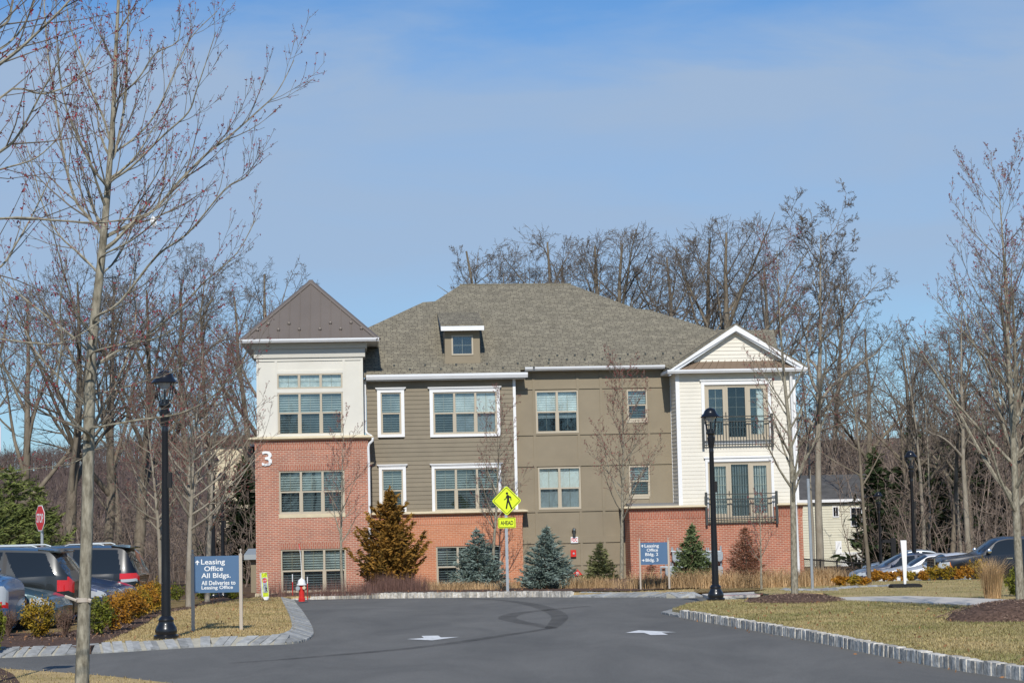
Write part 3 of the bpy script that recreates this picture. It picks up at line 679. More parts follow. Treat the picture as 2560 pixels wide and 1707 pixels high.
# the moulded ledge stops at the door opening
def ledge_run(u0, u1, left, right):
    q = MB(); h = zl1 - zl0; prof = [(0.0, zl0 + 0.001)] + [(-0.13 - 0.09 * math.sin(math.pi * k / 6), zl0 + 0.02 + (h - 0.04) * k / 6) for k in range(7)] + [(0.0, zl1)]
    vs = []; cols = ([1] if left else [2]) + ([4] if right else [3])
    for o_, z in prof:
        rr = []
        if left: rr += [(u0 + o_, V_P + 0.1), (u0 + o_, V_BB + o_)]
        else: rr += [(u0, V_BB + o_)]
        if right: rr += [(u1 - o_, V_BB + o_), (u1 - o_, V_BB + BD)]
        else: rr += [(u1, V_BB + o_)]
        vs += [(x, y, z) for x, y in rr]
    n = len(vs) // len(prof); m_ = len(prof)
    fs = [(i * n + k, i * n + k + 1, (i + 1) * n + k + 1, (i + 1) * n + k) for i in range(m_ - 1) for k in range(n - 1)]
    for e in (0, n - 1): fs.append(tuple(i * n + e for i in range(m_)))
    q.add(vs, fs); q.build('stone_ledge', m_stone, bld)
ledge_run(ru0 - 0.02, doorhole[0] - 0.1, True, False); ledge_run(doorhole[1] + 0.1, ru1 + 0.02, False, True)
b = MB(); b.box(ru0, bu0 - 0.02, V_BB + 0.002, V_P + 0.1, zl1 - 0.08, zl1 - 0.004); b.build('ledge_top', m_stone, bld)
b = MB(); fu0, fz1 = B(9, 272, 450, V_P - 0.4)[0], B(9, 500, 430, V_P - 0.2)[1]
b.prism([(fu0, V_BB + 0.3, zl1 - 0.02), (fu0, V_P - 0.005, zl1 - 0.02), (fu0, V_P - 0.005, fz1), (fu0, V_BB + 0.3, zl1 + 0.05)], (bu0 - fu0 - 0.02, 0, 0)); b.build('flat_roof', m_flat, bld)
# bay eave, pent roof, gable
ge = 0.42; gv = V_B - ge
gu0, gu1 = B(8, 268, 570, gv)[0], B(8, 1640, 545, gv)[0]
gz0, gz1_ = B(8, 900, 592, gv)[1], B(8, 900, 556, gv)[1]
gutter(gu0, gu1, gv - 0.05, gz0, gz1_)
b = MB(); b.box(gu0 + 0.05, gu1 - 0.05, gv + 0.082, V_P + 0.12, gz0 + 0.02, gz0 + 0.06); b.box(gu1 - 0.9, gu1 - 0.05, V_P + 0.121, V_B + BD, gz0 + 0.02, gz0 + 0.06); b.build('soffit', m_soffit, bld)
b = MB(); b.box(gu0 + 0.0, gu0 + 0.10, gv + 0.083, V_P + 0.05, gz0 + 0.03, gz1_); b.box(gu1 - 0.10, gu1, gv + 0.083, V_B + BD, gz0 + 0.03, gz1_); b.build('gutter', m_gutter, bld)
apx = B(8, 932, 122, gv + 0.15); lf = B(8, 285, 552, gv + 0.15); rf = B(8, 1618, 532, gv + 0.15)
# pent roof
vg = V_B - 0.10
p = MB(); pz1 = B(8, 940, 476, vg)[1]; pu = [B(8, x, 500, vg)[0] for x in (470, 1440)]
A = [Vector((gu0 + 0.45, gv + 0.06, gz1_ - 0.01)), Vector((gu1 - 0.45, gv + 0.06, gz1_ - 0.01)), Vector((pu[1], vg, pz1)), Vector((pu[0], vg, pz1))]
p.add(A, [(0, 1, 2, 3)]); p.add([A[0] + Vector((-0.40, 0, 0)), A[0], A[3]], [(0, 1, 2)]); p.add([A[1], A[1] + Vector((0.40, 0, 0)), A[2]], [(0, 1, 2)])
pent = p.build('pent_roof', m_pent, bld); s = MB()
for k in range(1, 16):
    t_ = k / 16; a = A[0].lerp(A[1], t_); c = A[3].lerp(A[2], t_); s.prism([a + Vector((-0.012, 0, 0)), a + Vector((0.012, 0, 0)), a + Vector((0.012, -0.01, 0.035)), a + Vector((-0.012, -0.01, 0.035))], c - a)
s.build('standing_seam', m_pent, pent)
# gable wall (lapped) under the rake
gzb = pz1 - 0.05; slope_l = (apx[1] - lf[1]) / (apx[0] - lf[0]); slope_r = (apx[1] - rf[1]) / (rf[0] - apx[0])
b = MB(); z = gzb; top = apx[1] - 0.26
while z < top:
    t_ = min(z + 0.150, top); inset = 0.20
    a0 = lf[0] + (z - lf[1] + inset) / slope_l; a1 = rf[0] - (z - rf[1] + inset) / slope_r
    c0 = lf[0] + (t_ - lf[1] + inset) / slope_l; c1 = rf[0] - (t_ - rf[1] + inset) / slope_r
    b.add([(a0, vg - 0.022, z), (a1, vg - 0.022, z), (c1, vg, t_), (c0, vg, t_), (a0, vg + 0.05, z), (a1, vg + 0.05, z), (c1, vg + 0.05, t_), (c0, vg + 0.05, t_)], [(0, 1, 2, 3), (4, 7, 6, 5), (0, 4, 5, 1), (3, 2, 6, 7), (0, 3, 7, 4), (1, 5, 6, 2)])
    z = t_
b.build('gable_siding', m_csiding, bld)
rk = MB(); sf = MB(); dz = 0.27
for (x0, z0), (x1, z1) in ((lf, apx), (rf, apx)):
    rk.prism([(x0, gv, z0 - 0.02), (x1, gv, z1), (x1, gv, z1 - dz), (x0, gv, z0 - dz + 0.12)], (0, 0.05, 0))
    sf.prism([(x0, gv + 0.052, z0 - 0.06), (x1, gv + 0.052, z1 - 0.06), (x1, gv + 0.052, z1 - dz - 0.03), (x0, gv + 0.052, z0 - dz - 0.03)], (0, ge - 0.05 + 0.05, 0))
rk.build('rake_board', m_white, bld); sf.build('rake_soffit', m_grey, bld)
gr = MB(); back = V_P + 6.5
pl = [(lf[0] - 0.05, lf[1] + 0.01), (apx[0], apx[1] + 0.035), (rf[0] + 0.05, rf[1] + 0.01), (rf[0] + 0.02, rf[1] - 0.05), (apx[0], apx[1] - 0.02), (lf[0] + 0.02, lf[1] - 0.05)]
gr.prism([(x, gv - 0.02, z) for x, z in pl], (0, back - gv, 0)); gr.build('gable_roof', m_shingle, bld)
wall('gable_core', m_csiding, lf[0] + 0.6, rf[0] - 0.6, gz0 + 0.07, gz1_ + 0.25, V_B + 0.1, V_B + 0.2)

# ---- main hip roof: front slope, silhouette taken on the slope
ME = V_S - 0.45; mz = B(4, 700, 800, ME)[1]; MS = 0.667
g2v = V_P - 0.45
def onroof(n, x, y): return BS(n, x, y, ME, mz, MS)
sil = [onroof(0, 835, 757), onroof(0, 972, 694), onroof(0, 999, 692), onroof(0, 1056, 655), onroof(0, 1310, 653), onroof(0, 1465, 710), onroof(0, 1490, 711), onroof(0, 1640, 757.5), onroof(0, 1702, 756.5)]
ua = su0 - 0.1; ub = su1 + 0.30; ue2 = lf[0] + 0.55
zof = lambda v: mz + MS * (v - ME)
low_ = [Vector((sil[8].x - 0.02, g2v + 1.2, zof(g2v + 1.2))), Vector((ue2, g2v, zof(g2v))), Vector((ub, g2v, zof(g2v))), Vector((ub, ME, mz)), Vector((ua, ME, mz)), Vector((ua - 0.4, ME + 1.2, zof(ME + 1.2)))]
front = sil + low_
vr = max(q.y for q in sil)
fb = MB(); back_ = [Vector((q.x, 2 * vr - q.y, q.z)) for q in sil]; ns = len(sil)
lft = Vector((sil[0].x - 2.5, vr, sil[0].z - 1.2)); 
th = Vector((0, 0, -0.10))
def interp(P, u):
    for a, b in zip(P, P[1:]):
        if min(a.x, b.x) - 1e-6 <= u <= max(a.x, b.x) + 1e-6 and abs(a.x - b.x) > 1e-6: return a.lerp(b, (u - a.x) / (b.x - a.x))
    return None
lower = [sil[-1]] + low_ + [sil[0]]
U_ = sorted({round(q.x, 5) for q in front} | {ub - 0.0005, ub + 0.0005})
for a_, b_ in zip(U_, U_[1:]):
    m1, m2 = a_ + 1e-4, b_ - 1e-4
    if m2 <= m1: continue
    q_ = [interp(sil, m1), interp(sil, m2)]
    lo_ = [interp(lower, m1), interp(lower, m2)]
    top_ = [q if q is not None else (sil[0] if u < sil[0].x else sil[-1]) for q, u in zip(q_, (m1, m2))]
    if None in lo_: continue
    if None in q_:
        continue
    fb.add([lo_[0], lo_[1], top_[1], top_[0]], [(0, 1, 2, 3)])
fb.add(sil + back_, [(i, i + 1, ns + i + 1, ns + i) for i in range(ns - 1)])
fb.add(back_ + [Vector((sil[-1].x, 2 * vr - ME, mz)), Vector((ua, 2 * vr - ME, mz))], [tuple(range(ns + 2))])
fb.add([front[k] + th for k in range(ns, len(front))] + [front[k] for k in range(ns, len(front))], [(i, i + 1, len(low_) + i + 1, len(low_) + i) for i in range(len(low_) - 1)])
mroof = fb.build('shingle_roof', m_shingle, bld)
rc_ = MB(); rc_.tube([sil[3] + Vector((0, 0, 0.0)), sil[4]], 0.05, 6); rc_.build('ridge_cap', m_shingle, mroof)
cr_ = MB()                                           # cross gable ridge behind the bay
c0 = B(8, 700, 182, V_P + 5.0); c1 = B(8, 1310, 172, V_P + 5.0); 
e0 = Vector((sil[6].x - 0.8, V_P + 5, c1[1] + 0.02)); e1 = Vector((c1[0], V_P + 5, c1[1]))
cr_.add([e0, e1, Vector((rf[0] - 0.1, V_P + 1.8, c1[1] - 2.15)), Vector((e0.x, V_P + 1.8, c1[1] - 2.15)), Vector((rf[0] - 0.1, V_P + 8.2, c1[1] - 2.15)), Vector((e0.x, V_P + 8.2, c1[1] - 2.15))],
        [(0, 3, 2, 1), (1, 2, 4), (1, 4, 5, 0), (0, 5, 3), (2, 3, 5, 4)]); cr_.build('cross_roof', m_shingle, bld)
gutter(su0 + 0.0, B(4, 1378, 808, ME)[0], ME - 0.06, B(4, 700, 848, ME)[1] + 0.06, B(4, 700, 797, ME)[1])
b = MB(); b.box(su0, B(4, 1362, 808, ME)[0], ME + 0.071, V_P, B(4, 700, 850, ME)[1] + 0.03, B(4, 700, 850, ME)[1] + 0.10); b.build('soffit', m_soffit, bld)
z0_, z1_ = B(6, 900, 572, g2v)[1], B(6, 900, 530, g2v)[1]
gutter(B(6, 245, 555, g2v)[0], gu0 + 0.12, g2v - 0.06, z0_ + 0.05, z1_)
b = MB(); b.box(B(6, 245, 555, g2v)[0], gu0 + 0.12, g2v + 0.071, V_P + 0.1, z0_ + 0.02, z0_ + 0.09); b.build('soffit', m_soffit, bld)
# snow guards in two staggered rows above the gutters
sgm = None; sgs = []
for i in range(12): sgs.append((su0 + 0.5 + i * 0.62, ME + 0.30 + (i % 2) * 0.28))
for i in range(24): sgs.append((su1 + 0.8 + i * 0.36, g2v + 0.42 + (i % 2) * 0.30))
for u, v in sgs:
    if sgm is None:
        q = MB(); q.box(-0.035, 0.035, -0.05, 0.06, -0.02, 0.06); sgm = q.build('snow_guard', m_rail, mroof); o_ = sgm
    else: o_ = sgm.copy(); C.objects.link(o_); o_.parent = mroof
    o_.location = (u, v, zof(v) + 0.01)
# ---- dormer
dv = onroof(4, 868, 712); dvf = dv.y - 0.02
dr = RC(4, 728, 462, 1003, 712, dvf); dw = RC(4, 780, 495, 950, 652, dvf)
wall('dormer_wall', m_tan, dr[0], dr[1], dr[2] - 0.02, dr[3] + 0.05, dvf, dvf + 0.12, [dw])
b = MB(); dlen = (dr[3] + 0.1 - dr[2]) / MS
for u in (dr[0], dr[1] - 0.1): b.prism([(u, dvf + 0.121, dr[2] - 0.05), (u, dvf + 0.121, dr[3] + 0.05), (u, dvf + dlen, dr[3] + 0.05)], (0.1, 0, 0))
b.build('dormer_cheek', m_siding, bld)
b = MB(); zz = B(4, 868, 671, dvf)[1]; b.box(dr[0] - 0.01, dr[1] + 0.01, dvf - 0.02, dvf - 0.001, dr[2] - 0.02, zz); b.build('dormer_skirt', m_tan, bld)
window(dw, dvf, 1, 0, None, grid=2, frame=0.06, deep=0.08)
fv = dvf - 0.38; fr_ = RC(4, 697, 418, 1036, 458, fv)
b = MB(); b.box(fr_[0], fr_[1], fv, fv + 0.05, fr_[2], fr_[3]); b.build('dormer_fascia', m_white, bld)
b = MB(); zt = fr_[3] + 0.01; rise = B(4, 850, 335, dvf + 1.3)[1]
dq = onroof(4, 850, 326); vi = dq.y; ds = (dq.z - zt) / (vi - fv)      # where the shed roof dies into the main slope
b.prism([(fr_[0] - 0.01, fv - 0.02, zt + 0.03), (fr_[0] - 0.01, fv - 0.02, zt - 0.02), (fr_[0] - 0.01, vi, zt + ds * (vi - fv) - 0.02), (fr_[0] - 0.01, vi + 0.1, zt + ds * (vi - fv) + 0.07)], (fr_[1] - fr_[0] + 0.02, 0, 0)); b.build('dormer_roof', m_shingle, bld)
b = MB(); b.prism([(fr_[0], fv + 0.051, fr_[2] + 0.02), (fr_[0], fv + 0.051, zt - 0.022), (fr_[0], vi, zt + ds * (vi - fv) - 0.022), (fr_[0], vi - 0.5, zt + ds * (vi - fv) - 0.18)], (0.04, 0, 0))
b.prism([(fr_[1] - 0.04, fv + 0.051, fr_[2] + 0.02), (fr_[1] - 0.04, fv + 0.051, zt - 0.022), (fr_[1] - 0.04, vi, zt + ds * (vi - fv) - 0.022), (fr_[1] - 0.04, vi - 0.5, zt + ds * (vi - fv) - 0.18)], (0.04, 0, 0)); b.build('dormer_rake', m_grey, bld)
# ---- downspouts
def spout(pts, v, r=0.05):
    q = MB(); q.tube([(B(n, x, y, vv)[0], vv, B(n, x, y, vv)[1]) for n, x, y, vv in pts], r, 8); q.build('downspout', m_white, bld, True)
sp_ = V_T - 0.16
spout([(4, 101, 838, V_S - 0.1), (4, 101, 900, V_S - 0.1), (4, 104, 1240, V_S - 0.15), (4, 118, 1265, V_S - 0.4), (4, 150, 1285, sp_), (4, 164, 1302, sp_), (4, 160, 1322, sp_), (4, 135, 1345, sp_ + 0.06), (4, 128, 1375, sp_ + 0.08), (5, 150, 200, sp_ + 0.08), (5, 158, 800, sp_ + 0.08), (5, 164, 1240, sp_ + 0.08)], 0)
spout([(8, 1475, 580, V_B - 0.3), (8, 1478, 620, V_B - 0.15), (9, 1955, -50, V_B - 0.1), (9, 1968, 410, V_B - 0.1), (9, 1966, 450, V_BB - 0.28), (9, 1968, 490, V_BB - 0.12), (9, 1998, 1165, V_BB - 0.1)], 0, 0.062)
# ---- gas meters on the brick
MT = RC(9, 735, 940, 785, 1020, V_BB - 0.2)
def meter(n, x, y):
    u, z = B(n, x, y, V_BB - 0.18); q = MB()
    q.lathe([(0.02, -0.12), (0.13, -0.115), (0.155, -0.08), (0.155, 0.04), (0.1, 0.10), (0.02, 0.11)], 12, (u, V_BB - 0.20, z - 0.02), 'y'); q.box(u - 0.14, u + 0.14, V_BB - 0.30, V_BB - 0.10, z + 0.02, z + 0.22); q.box(u - 0.075, u + 0.075, V_BB - 0.326, V_BB - 0.301, z + 0.06, z + 0.16)
    q.tube([(u - 0.10, V_BB - 0.15, z + 0.2), (u - 0.10, V_BB - 0.15, z + 0.42)], 0.025, 6); q.tube([(u + 0.10, V_BB - 0.15, z + 0.2), (u + 0.10, V_BB - 0.15, z + 0.42)], 0.025, 6)
    q.build('gas_meter', m_meter, bld, 35)
for x, y in ((760, 985), (690, 1130), (760, 1140), (830, 985), (1195, 975), (1195, 1125), (1120, 985), (1050, 985)): meter(9, x, y)
b = MB()
for y, x0, x1 in ((915, 710, 1210), (1072, 605, 1215)):
    u0, z = B(9, x0, y, V_BB - 0.15); u1, z2 = B(9, x1, y, V_BB - 0.15); b.tube([(u0, V_BB - 0.15, z), (u1, V_BB - 0.15, z2)], 0.035, 8)
for x, y0, y1 in ((612, 1072, 1215), (1210, 860, 915), (720, 872, 920), (775, 878, 915)):
    u0, z0 = B(9, x, y0, V_BB - 0.15); u1, z1 = B(9, x, y1, V_BB - 0.15); b.tube([(u0, V_BB - 0.15, z0), (u0, V_BB - 0.15, z1)], 0.03, 6)
b.build('gas_pipe', m_meter, bld, 40)
# body of the building behind the front
b = MB(); zt_ = zof(ME) - 0.15
b.box(su0 + 0.3, ru1 - 0.4, V_P + 0.9, V_P + 11, gz - 0.6, se - 0.05); b.build('rear_walls', m_siding, bld)
# ---- things fixed to the tan wall
def onwall(n, x, y, v): u, z = B(n, x, y, v); return O + UA * u + VA * v + Vector((0, 0, z))
fr2 = RC(7, 632, 860, 696, 914, V_P - 0.03)
sg_ = thing('wall_sign', 'small white sign with red letters FDC on the tan wall between two conifers', 'sign', onwall(7, 664, 914, V_P - 0.055), BA)
h_ = fr2[3] - fr2[2]; w2 = (fr2[1] - fr2[0]) / 2
b = MB(); b.box(-w2, w2, -0.01, 0.008, 0, h_); b.build('sign_panel', m_letter, sg_); text('FDC', -w2 * 0.8, w2 * 0.82, h_ * 0.2, h_ * 0.8, -0.013, m_red, sg_, depth=0, bold=0.025)
al = thing('alarm_horn', 'small red fire alarm horn on the tan wall below the FDC sign', 'alarm', onwall(7, 654, 1037, V_P - 0.05), BA)
b = MB(); b.box(-0.11, 0.11, -0.07, 0.008, 0, 0.27); b.build('alarm_box', m_hred, al); b = MB(); b.lathe([(0.01, -0.02), (0.04, -0.015), (0.045, 0.0)], 10, (0.01, -0.071, 0.13), 'y'); b.build('strobe', m_lamp, al, True)
fd = thing('hose_connection', 'dark fire hose inlet with pale cap on the tan wall above the FDC sign', 'hydrant valve', onwall(7, 659, 855, V_P - 0.03), BA)
b = MB(); b.tube([(0, -0.10, 0.0), (0, -0.10, 0.24)], 0.06, 10); b.box(-0.03, 0.03, -0.06, 0.01, 0.02, 0.1); b.build('inlet_body', m_rail, fd, 40); b = MB(); b.lathe([(0.085, 0.24), (0.085, 0.30), (0.05, 0.335)], 12, (0, -0.10, 0)); b.build('cap', m_chrome, fd, 40)
tri = thing('wall_sign', 'red triangular sign with a white F low on the tan wall beside the little spruce', 'sign', onwall(7, 691, 1208, V_P - 0.055), BA)
b = MB(); b.prism([(-0.24, -0.01, 0), (0.24, -0.01, 0), (0.0, -0.01, 0.27)], (0, 0.015, 0)); b.build('sign_panel', m_hred, tri); text('F', -0.045, 0.045, 0.05, 0.16, -0.013, m_letter, tri, depth=0)
# ================================================================ ground, road, islands
def lawn_mat(name, c1, c2, c3, sc=1.6):
    m, t, b = bsdf(name); setin(b, Roughness=0.95); b.inputs['Specular IOR Level'].default_value = 0.05
    tcn = nd(t, 'ShaderNodeTexCoord'); n = nd(t, 'ShaderNodeTexNoise'); setin(n, Scale=sc * 0.35, Detail=9.0, Roughness=0.72); lk(t, tcn.outputs['Object'], n.inputs['Vector'])
    n2 = nd(t, 'ShaderNodeTexNoise'); setin(n2, Scale=24.0, Detail=4.0, Roughness=0.7); lk(t, tcn.outputs['Object'], n2.inputs['Vector'])
    r_ = ramp(t, n.outputs['Fac'], [(0.34, c3), (0.46, c1), (0.66, c2)]); r2 = ramp(t, n2.outputs['Fac'], [(0.3, 0.7), (0.7, 1.25)])
    mx_ = nd(t, 'ShaderNodeMix', data_type='RGBA', blend_type='MULTIPLY'); mx_.inputs[0].default_value = 1
    lk(t, r_.outputs[0], mx_.inputs[6]); lk(t, r2.outputs[0], mx_.inputs[7]); lk(t, mx_.outputs[2], b.inputs['Base Color'])
    bp = nd(t, 'ShaderNodeBump'); setin(bp, Strength=0.6, Distance=0.03); lk(t, n2.outputs['Fac'], bp.inputs['Height']); lk(t, bp.outputs[0], b.inputs['Normal'])
    return m
def asphalt_mat():
    m, t, b = bsdf('worn_asphalt'); setin(b, Roughness=0.9); b.inputs['Specular IOR Level'].default_value = 0.2
    tcn = nd(t, 'ShaderNodeTexCoord'); mp_ = nd(t, 'ShaderNodeMapping'); mp_.inputs['Scale'].default_value = (1, 0.35, 1); lk(t, tcn.outputs['Object'], mp_.inputs[0])
    n = nd(t, 'ShaderNodeTexNoise'); setin(n, Scale=0.5, Detail=9.0, Roughness=0.7, Distortion=0.6); lk(t, mp_.outputs[0], n.inputs['Vector'])
    n2 = nd(t, 'ShaderNodeTexNoise'); setin(n2, Scale=55.0, Detail=3.0, Roughness=0.8); lk(t, tcn.outputs['Object'], n2.inputs['Vector'])
    r_ = ramp(t, n.outputs['Fac'], [(0.28, (0.118, 0.116, 0.108)), (0.72, (0.196, 0.190, 0.174))]); r2 = ramp(t, n2.outputs['Fac'], [(0.3, 0.72), (0.7, 1.28)])
    mx_ = nd(t, 'ShaderNodeMix', data_type='RGBA', blend_type='MULTIPLY'); mx_.inputs[0].default_value = 1
    lk(t, r_.outputs[0], mx_.inputs[6]); lk(t, r2.outputs[0], mx_.inputs[7]); lk(t, mx_.outputs[2], b.inputs['Base Color'])
    bp = nd(t, 'ShaderNodeBump'); setin(bp, Strength=0.3, Distance=0.01); lk(t, n2.outputs['Fac'], bp.inputs['Height']); lk(t, bp.outputs[0], b.inputs['Normal'])
    return m
m_lawn = lawn_mat('dormant_lawn', (0.46, 0.34, 0.165), (0.56, 0.42, 0.22), (0.28, 0.24, 0.09))
m_lawn2 = lawn_mat('greening_lawn', (0.40, 0.315, 0.15), (0.52, 0.40, 0.205), (0.19, 0.20, 0.065), 2.2)
m_earth = lawn_mat('leaf_litter', (0.13, 0.085, 0.055), (0.17, 0.12, 0.08), (0.09, 0.062, 0.045), 1.0)
m_asphalt = asphalt_mat()
m_mulch = M('bark_mulch', (0.115, 0.074, 0.056), 0.95, var=0.6, vs=16, bump=1.0, bs=30, spec=0.1)
m_kerb = M('shade_lifted_granite_kerb', (0.50, 0.475, 0.425), 0.9, var=0.42, vs=11, bump=0.6, bs=26, isl=0.34, spec=0.15)  # same granite, colour lightened to offset the upright faces' shade
m_kerbf = M('sun_dimmed_granite_kerb', (0.33, 0.335, 0.325), 0.9, var=0.25, vs=7, bump=0.5, bs=26, isl=0.22, spec=0.15); m_mortarf = M('sun_dimmed_kerb_mortar', (0.42, 0.395, 0.32), 0.95, var=0.12, vs=8)  # sloped kerb: stone and mortar colours darkened because they face the sun
m_mortar = M('pale_mortar', (0.58, 0.53, 0.43), 0.95, var=0.12, vs=8)
def mark_mat():
    m = bpy.data.materials.new('rubber_mark'); m.use_nodes = True; t = m.node_tree; t.nodes.clear()
    o = nd(t, 'ShaderNodeOutputMaterial'); tr = nd(t, 'ShaderNodeBsdfTransparent'); df = nd(t, 'ShaderNodeBsdfDiffuse'); df.inputs[0].default_value = (0.045, 0.045, 0.048, 1)
    tcn = nd(t, 'ShaderNodeTexCoord'); n = nd(t, 'ShaderNodeTexNoise'); setin(n, Scale=2.5, Detail=6.0, Roughness=0.7); lk(t, tcn.outputs['Object'], n.inputs['Vector'])
    r_ = ramp(t, n.outputs['Fac'], [(0.3, 0.06), (0.7, 0.34)]); mx_ = nd(t, 'ShaderNodeMixShader'); lk(t, r_.outputs[0], mx_.inputs[0]); lk(t, tr.outputs[0], mx_.inputs[1]); lk(t, df.outputs[0], mx_.inputs[2]); lk(t, mx_.outputs[0], o.inputs[0])
    return m
m_mark = mark_mat()
def sheet(name, pts, h, mat, kind='structure', step=2.0, parent=None, bumpf=None, skirt=0.0):
    """flat outline draped on the ground, h above it, cut on a grid so that it follows the slope"""
    bm = bmesh.new(); vs = [bm.verts.new((p[0], p[1], 0)) for p in pts]; bm.faces.new(vs)
    xs = [p[0] for p in pts]; ys = [p[1] for p in pts]
    def cut(co, no): bmesh.ops.bisect_plane(bm, geom=bm.verts[:] + bm.edges[:] + bm.faces[:], plane_co=co, plane_no=no, dist=1e-5)
    bmesh.ops.triangulate(bm, faces=bm.faces[:])
    ks = [k for k, z in GK if min(ys) < k < max(ys)] + [66.5, 67.5, 68.2, 69, 100, 105, 110, 115]
    y = math.ceil(min(ys) / step) * step
    while y < min(max(ys), 130): ks.append(y); y += step
    for k in sorted(set(ks)): cut((0, k, 0), (0, 1, 0))
    for x in (12, 12.75, 13.5, 14.25, 15):
        if min(xs) < x < max(xs): cut((x, 0, 0), (1, 0, 0))
    if bumpf:
        x = math.ceil(min(xs) / bumpf[0]) * bumpf[0]
        while x < max(xs): cut((x, 0, 0), (1, 0, 0)); x += bumpf[0]
        y = math.ceil(min(ys) / bumpf[0]) * bumpf[0]
        while y < max(ys): cut((0, y, 0), (0, 1, 0)); y += bumpf[0]
    for v in bm.verts: v.co.z = g(v.co.x, v.co.y) + h + (bumpf[1](v.co.x, v.co.y) if bumpf else 0)
    bmesh.ops.recalc_face_normals(bm, faces=bm.faces)
    if sum(f.normal.z for f in bm.faces) < 0: bmesh.ops.reverse_faces(bm, faces=bm.faces[:])
    if h > 0.05 and mat is not m_tactile:
        ret = bmesh.ops.extrude_edge_only(bm, edges=[e for e in bm.edges if len(e.link_faces) == 1])
        for v in ret['geom']:
            if isinstance(v, bmesh.types.BMVert): v.co.z -= h + 0.1
    me = bpy.data.meshes.new(name); bm.to_mesh(me); bm.free(); me.materials.append(mat); 
    if bumpf: me.polygons.foreach_set('use_smooth', [True] * len(me.polygons))
    o = link_mesh(name, me, parent)
    if kind: o['kind'] = kind
    return o
def gp(n, *pts, dz=0.0): return [G(px(n, x, y), dz) for x, y in pts]
sheet('ground', [(-500, -20), (500, -20), (500, 900), (-500, 900)], -0.03, m_earth)
# left island
LK = gp(1, (-900, 1405), (0, 1390), (530, 1368), (1000, 1340), (1500, 1310), (2000, 1295), (2140, 1275), (2196, 1245), (2205, 1205), (2170, 1130), (2110, 1045), (2070, 992))
def smooth_line3(P, m=4):
    Q = []
    for i in range(len(P) - 1):
        p0, p1, p2, p3 = P[max(i - 1, 0)], P[i], P[i + 1], P[min(i + 2, len(P) - 1)]
        for k in range(m):
            t = k / m; Q.append(0.5 * ((2 * p1) + (p2 - p0) * t + (2 * p0 - 5 * p1 + 4 * p2 - p3) * t * t + (3 * p1 - p0 - 3 * p2 + p3) * t ** 3))
    return Q + [P[-1]]
LK = LK[:3] + smooth_line3(LK[2:])[1:]
LB = gp(1, (2050, 990), (1850, 994), (1500, 1000), (1400, 1008))
far_l = LB[-1]
KH = 0.13
xl = -8.6
lot = [(xl, 30), (xl, 62), (-60, 62), (-60, 26), (-30, 29)]
road = [(-60, 3), (60, 3), (60, 50), (42, 60), (30, 66.5)] + [(p.x, p.y) for p in gp(9, (2300, 1395), (1750, 1350), (1050, 1372), (600, 1375), (0, 1378))] + [(p.x, p.y + 0.1) for p in gp(11, (1900, 218), (1500, 216), (1100, 219), (700, 223), (300, 229), (60, 233))] + [(LB[0].x - 0.5, LB[0].y + 3), (-9, 70), (-60, 70)]
sheet('road', road, 0.0, m_asphalt)
def inset(P, d):
    """the line P moved d to its left"""
    Q = []
    for i, p in enumerate(P):
        a, b = P[max(i - 1, 0)], P[min(i + 1, len(P) - 1)]; t = Vector((b.x - a.x, b.y - a.y)).normalized(); Q.append((p.x - t.y * d, p.y + t.x * d))
    return Q
isl = inset(LK, 0.33) + [(p.x, p.y) for p in LB] + [(far_l.x, far_l.y + 2.5), (xl, far_l.y + 2.5), (xl, 36.6), (-16, 36.2), (-40, 36)]
inner = [(p.x, p.y) for p in gp(1, (600, 1335), (700, 1325), (1000, 1305), (1500, 1278), (2000, 1265), (2120, 1245), (2150, 1215), (2120, 1130), (2070, 1050), (2035, 1000))]
sheet('lawn', isl, KH - 0.022, m_lawn, step=1.5)
mul = inset(LK, 0.34)[:3] + [(p.x, p.y) for p in gp(1, (640, 1305), (760, 1260), (900, 1205), (1030, 1140), (1120, 1085), (1220, 1060), (1380, 1035), (1405, 1005), dz=KH)] + [(far_l.x - 0.1, far_l.y + 2.4), (xl + 0.05, far_l.y + 2.4), (xl + 0.05, 36.7), (-16, 36.3), (-38, 36.2)]
sheet('mulch_bed', mul, KH - 0.008, m_mulch, step=1.5)
random.seed(5)
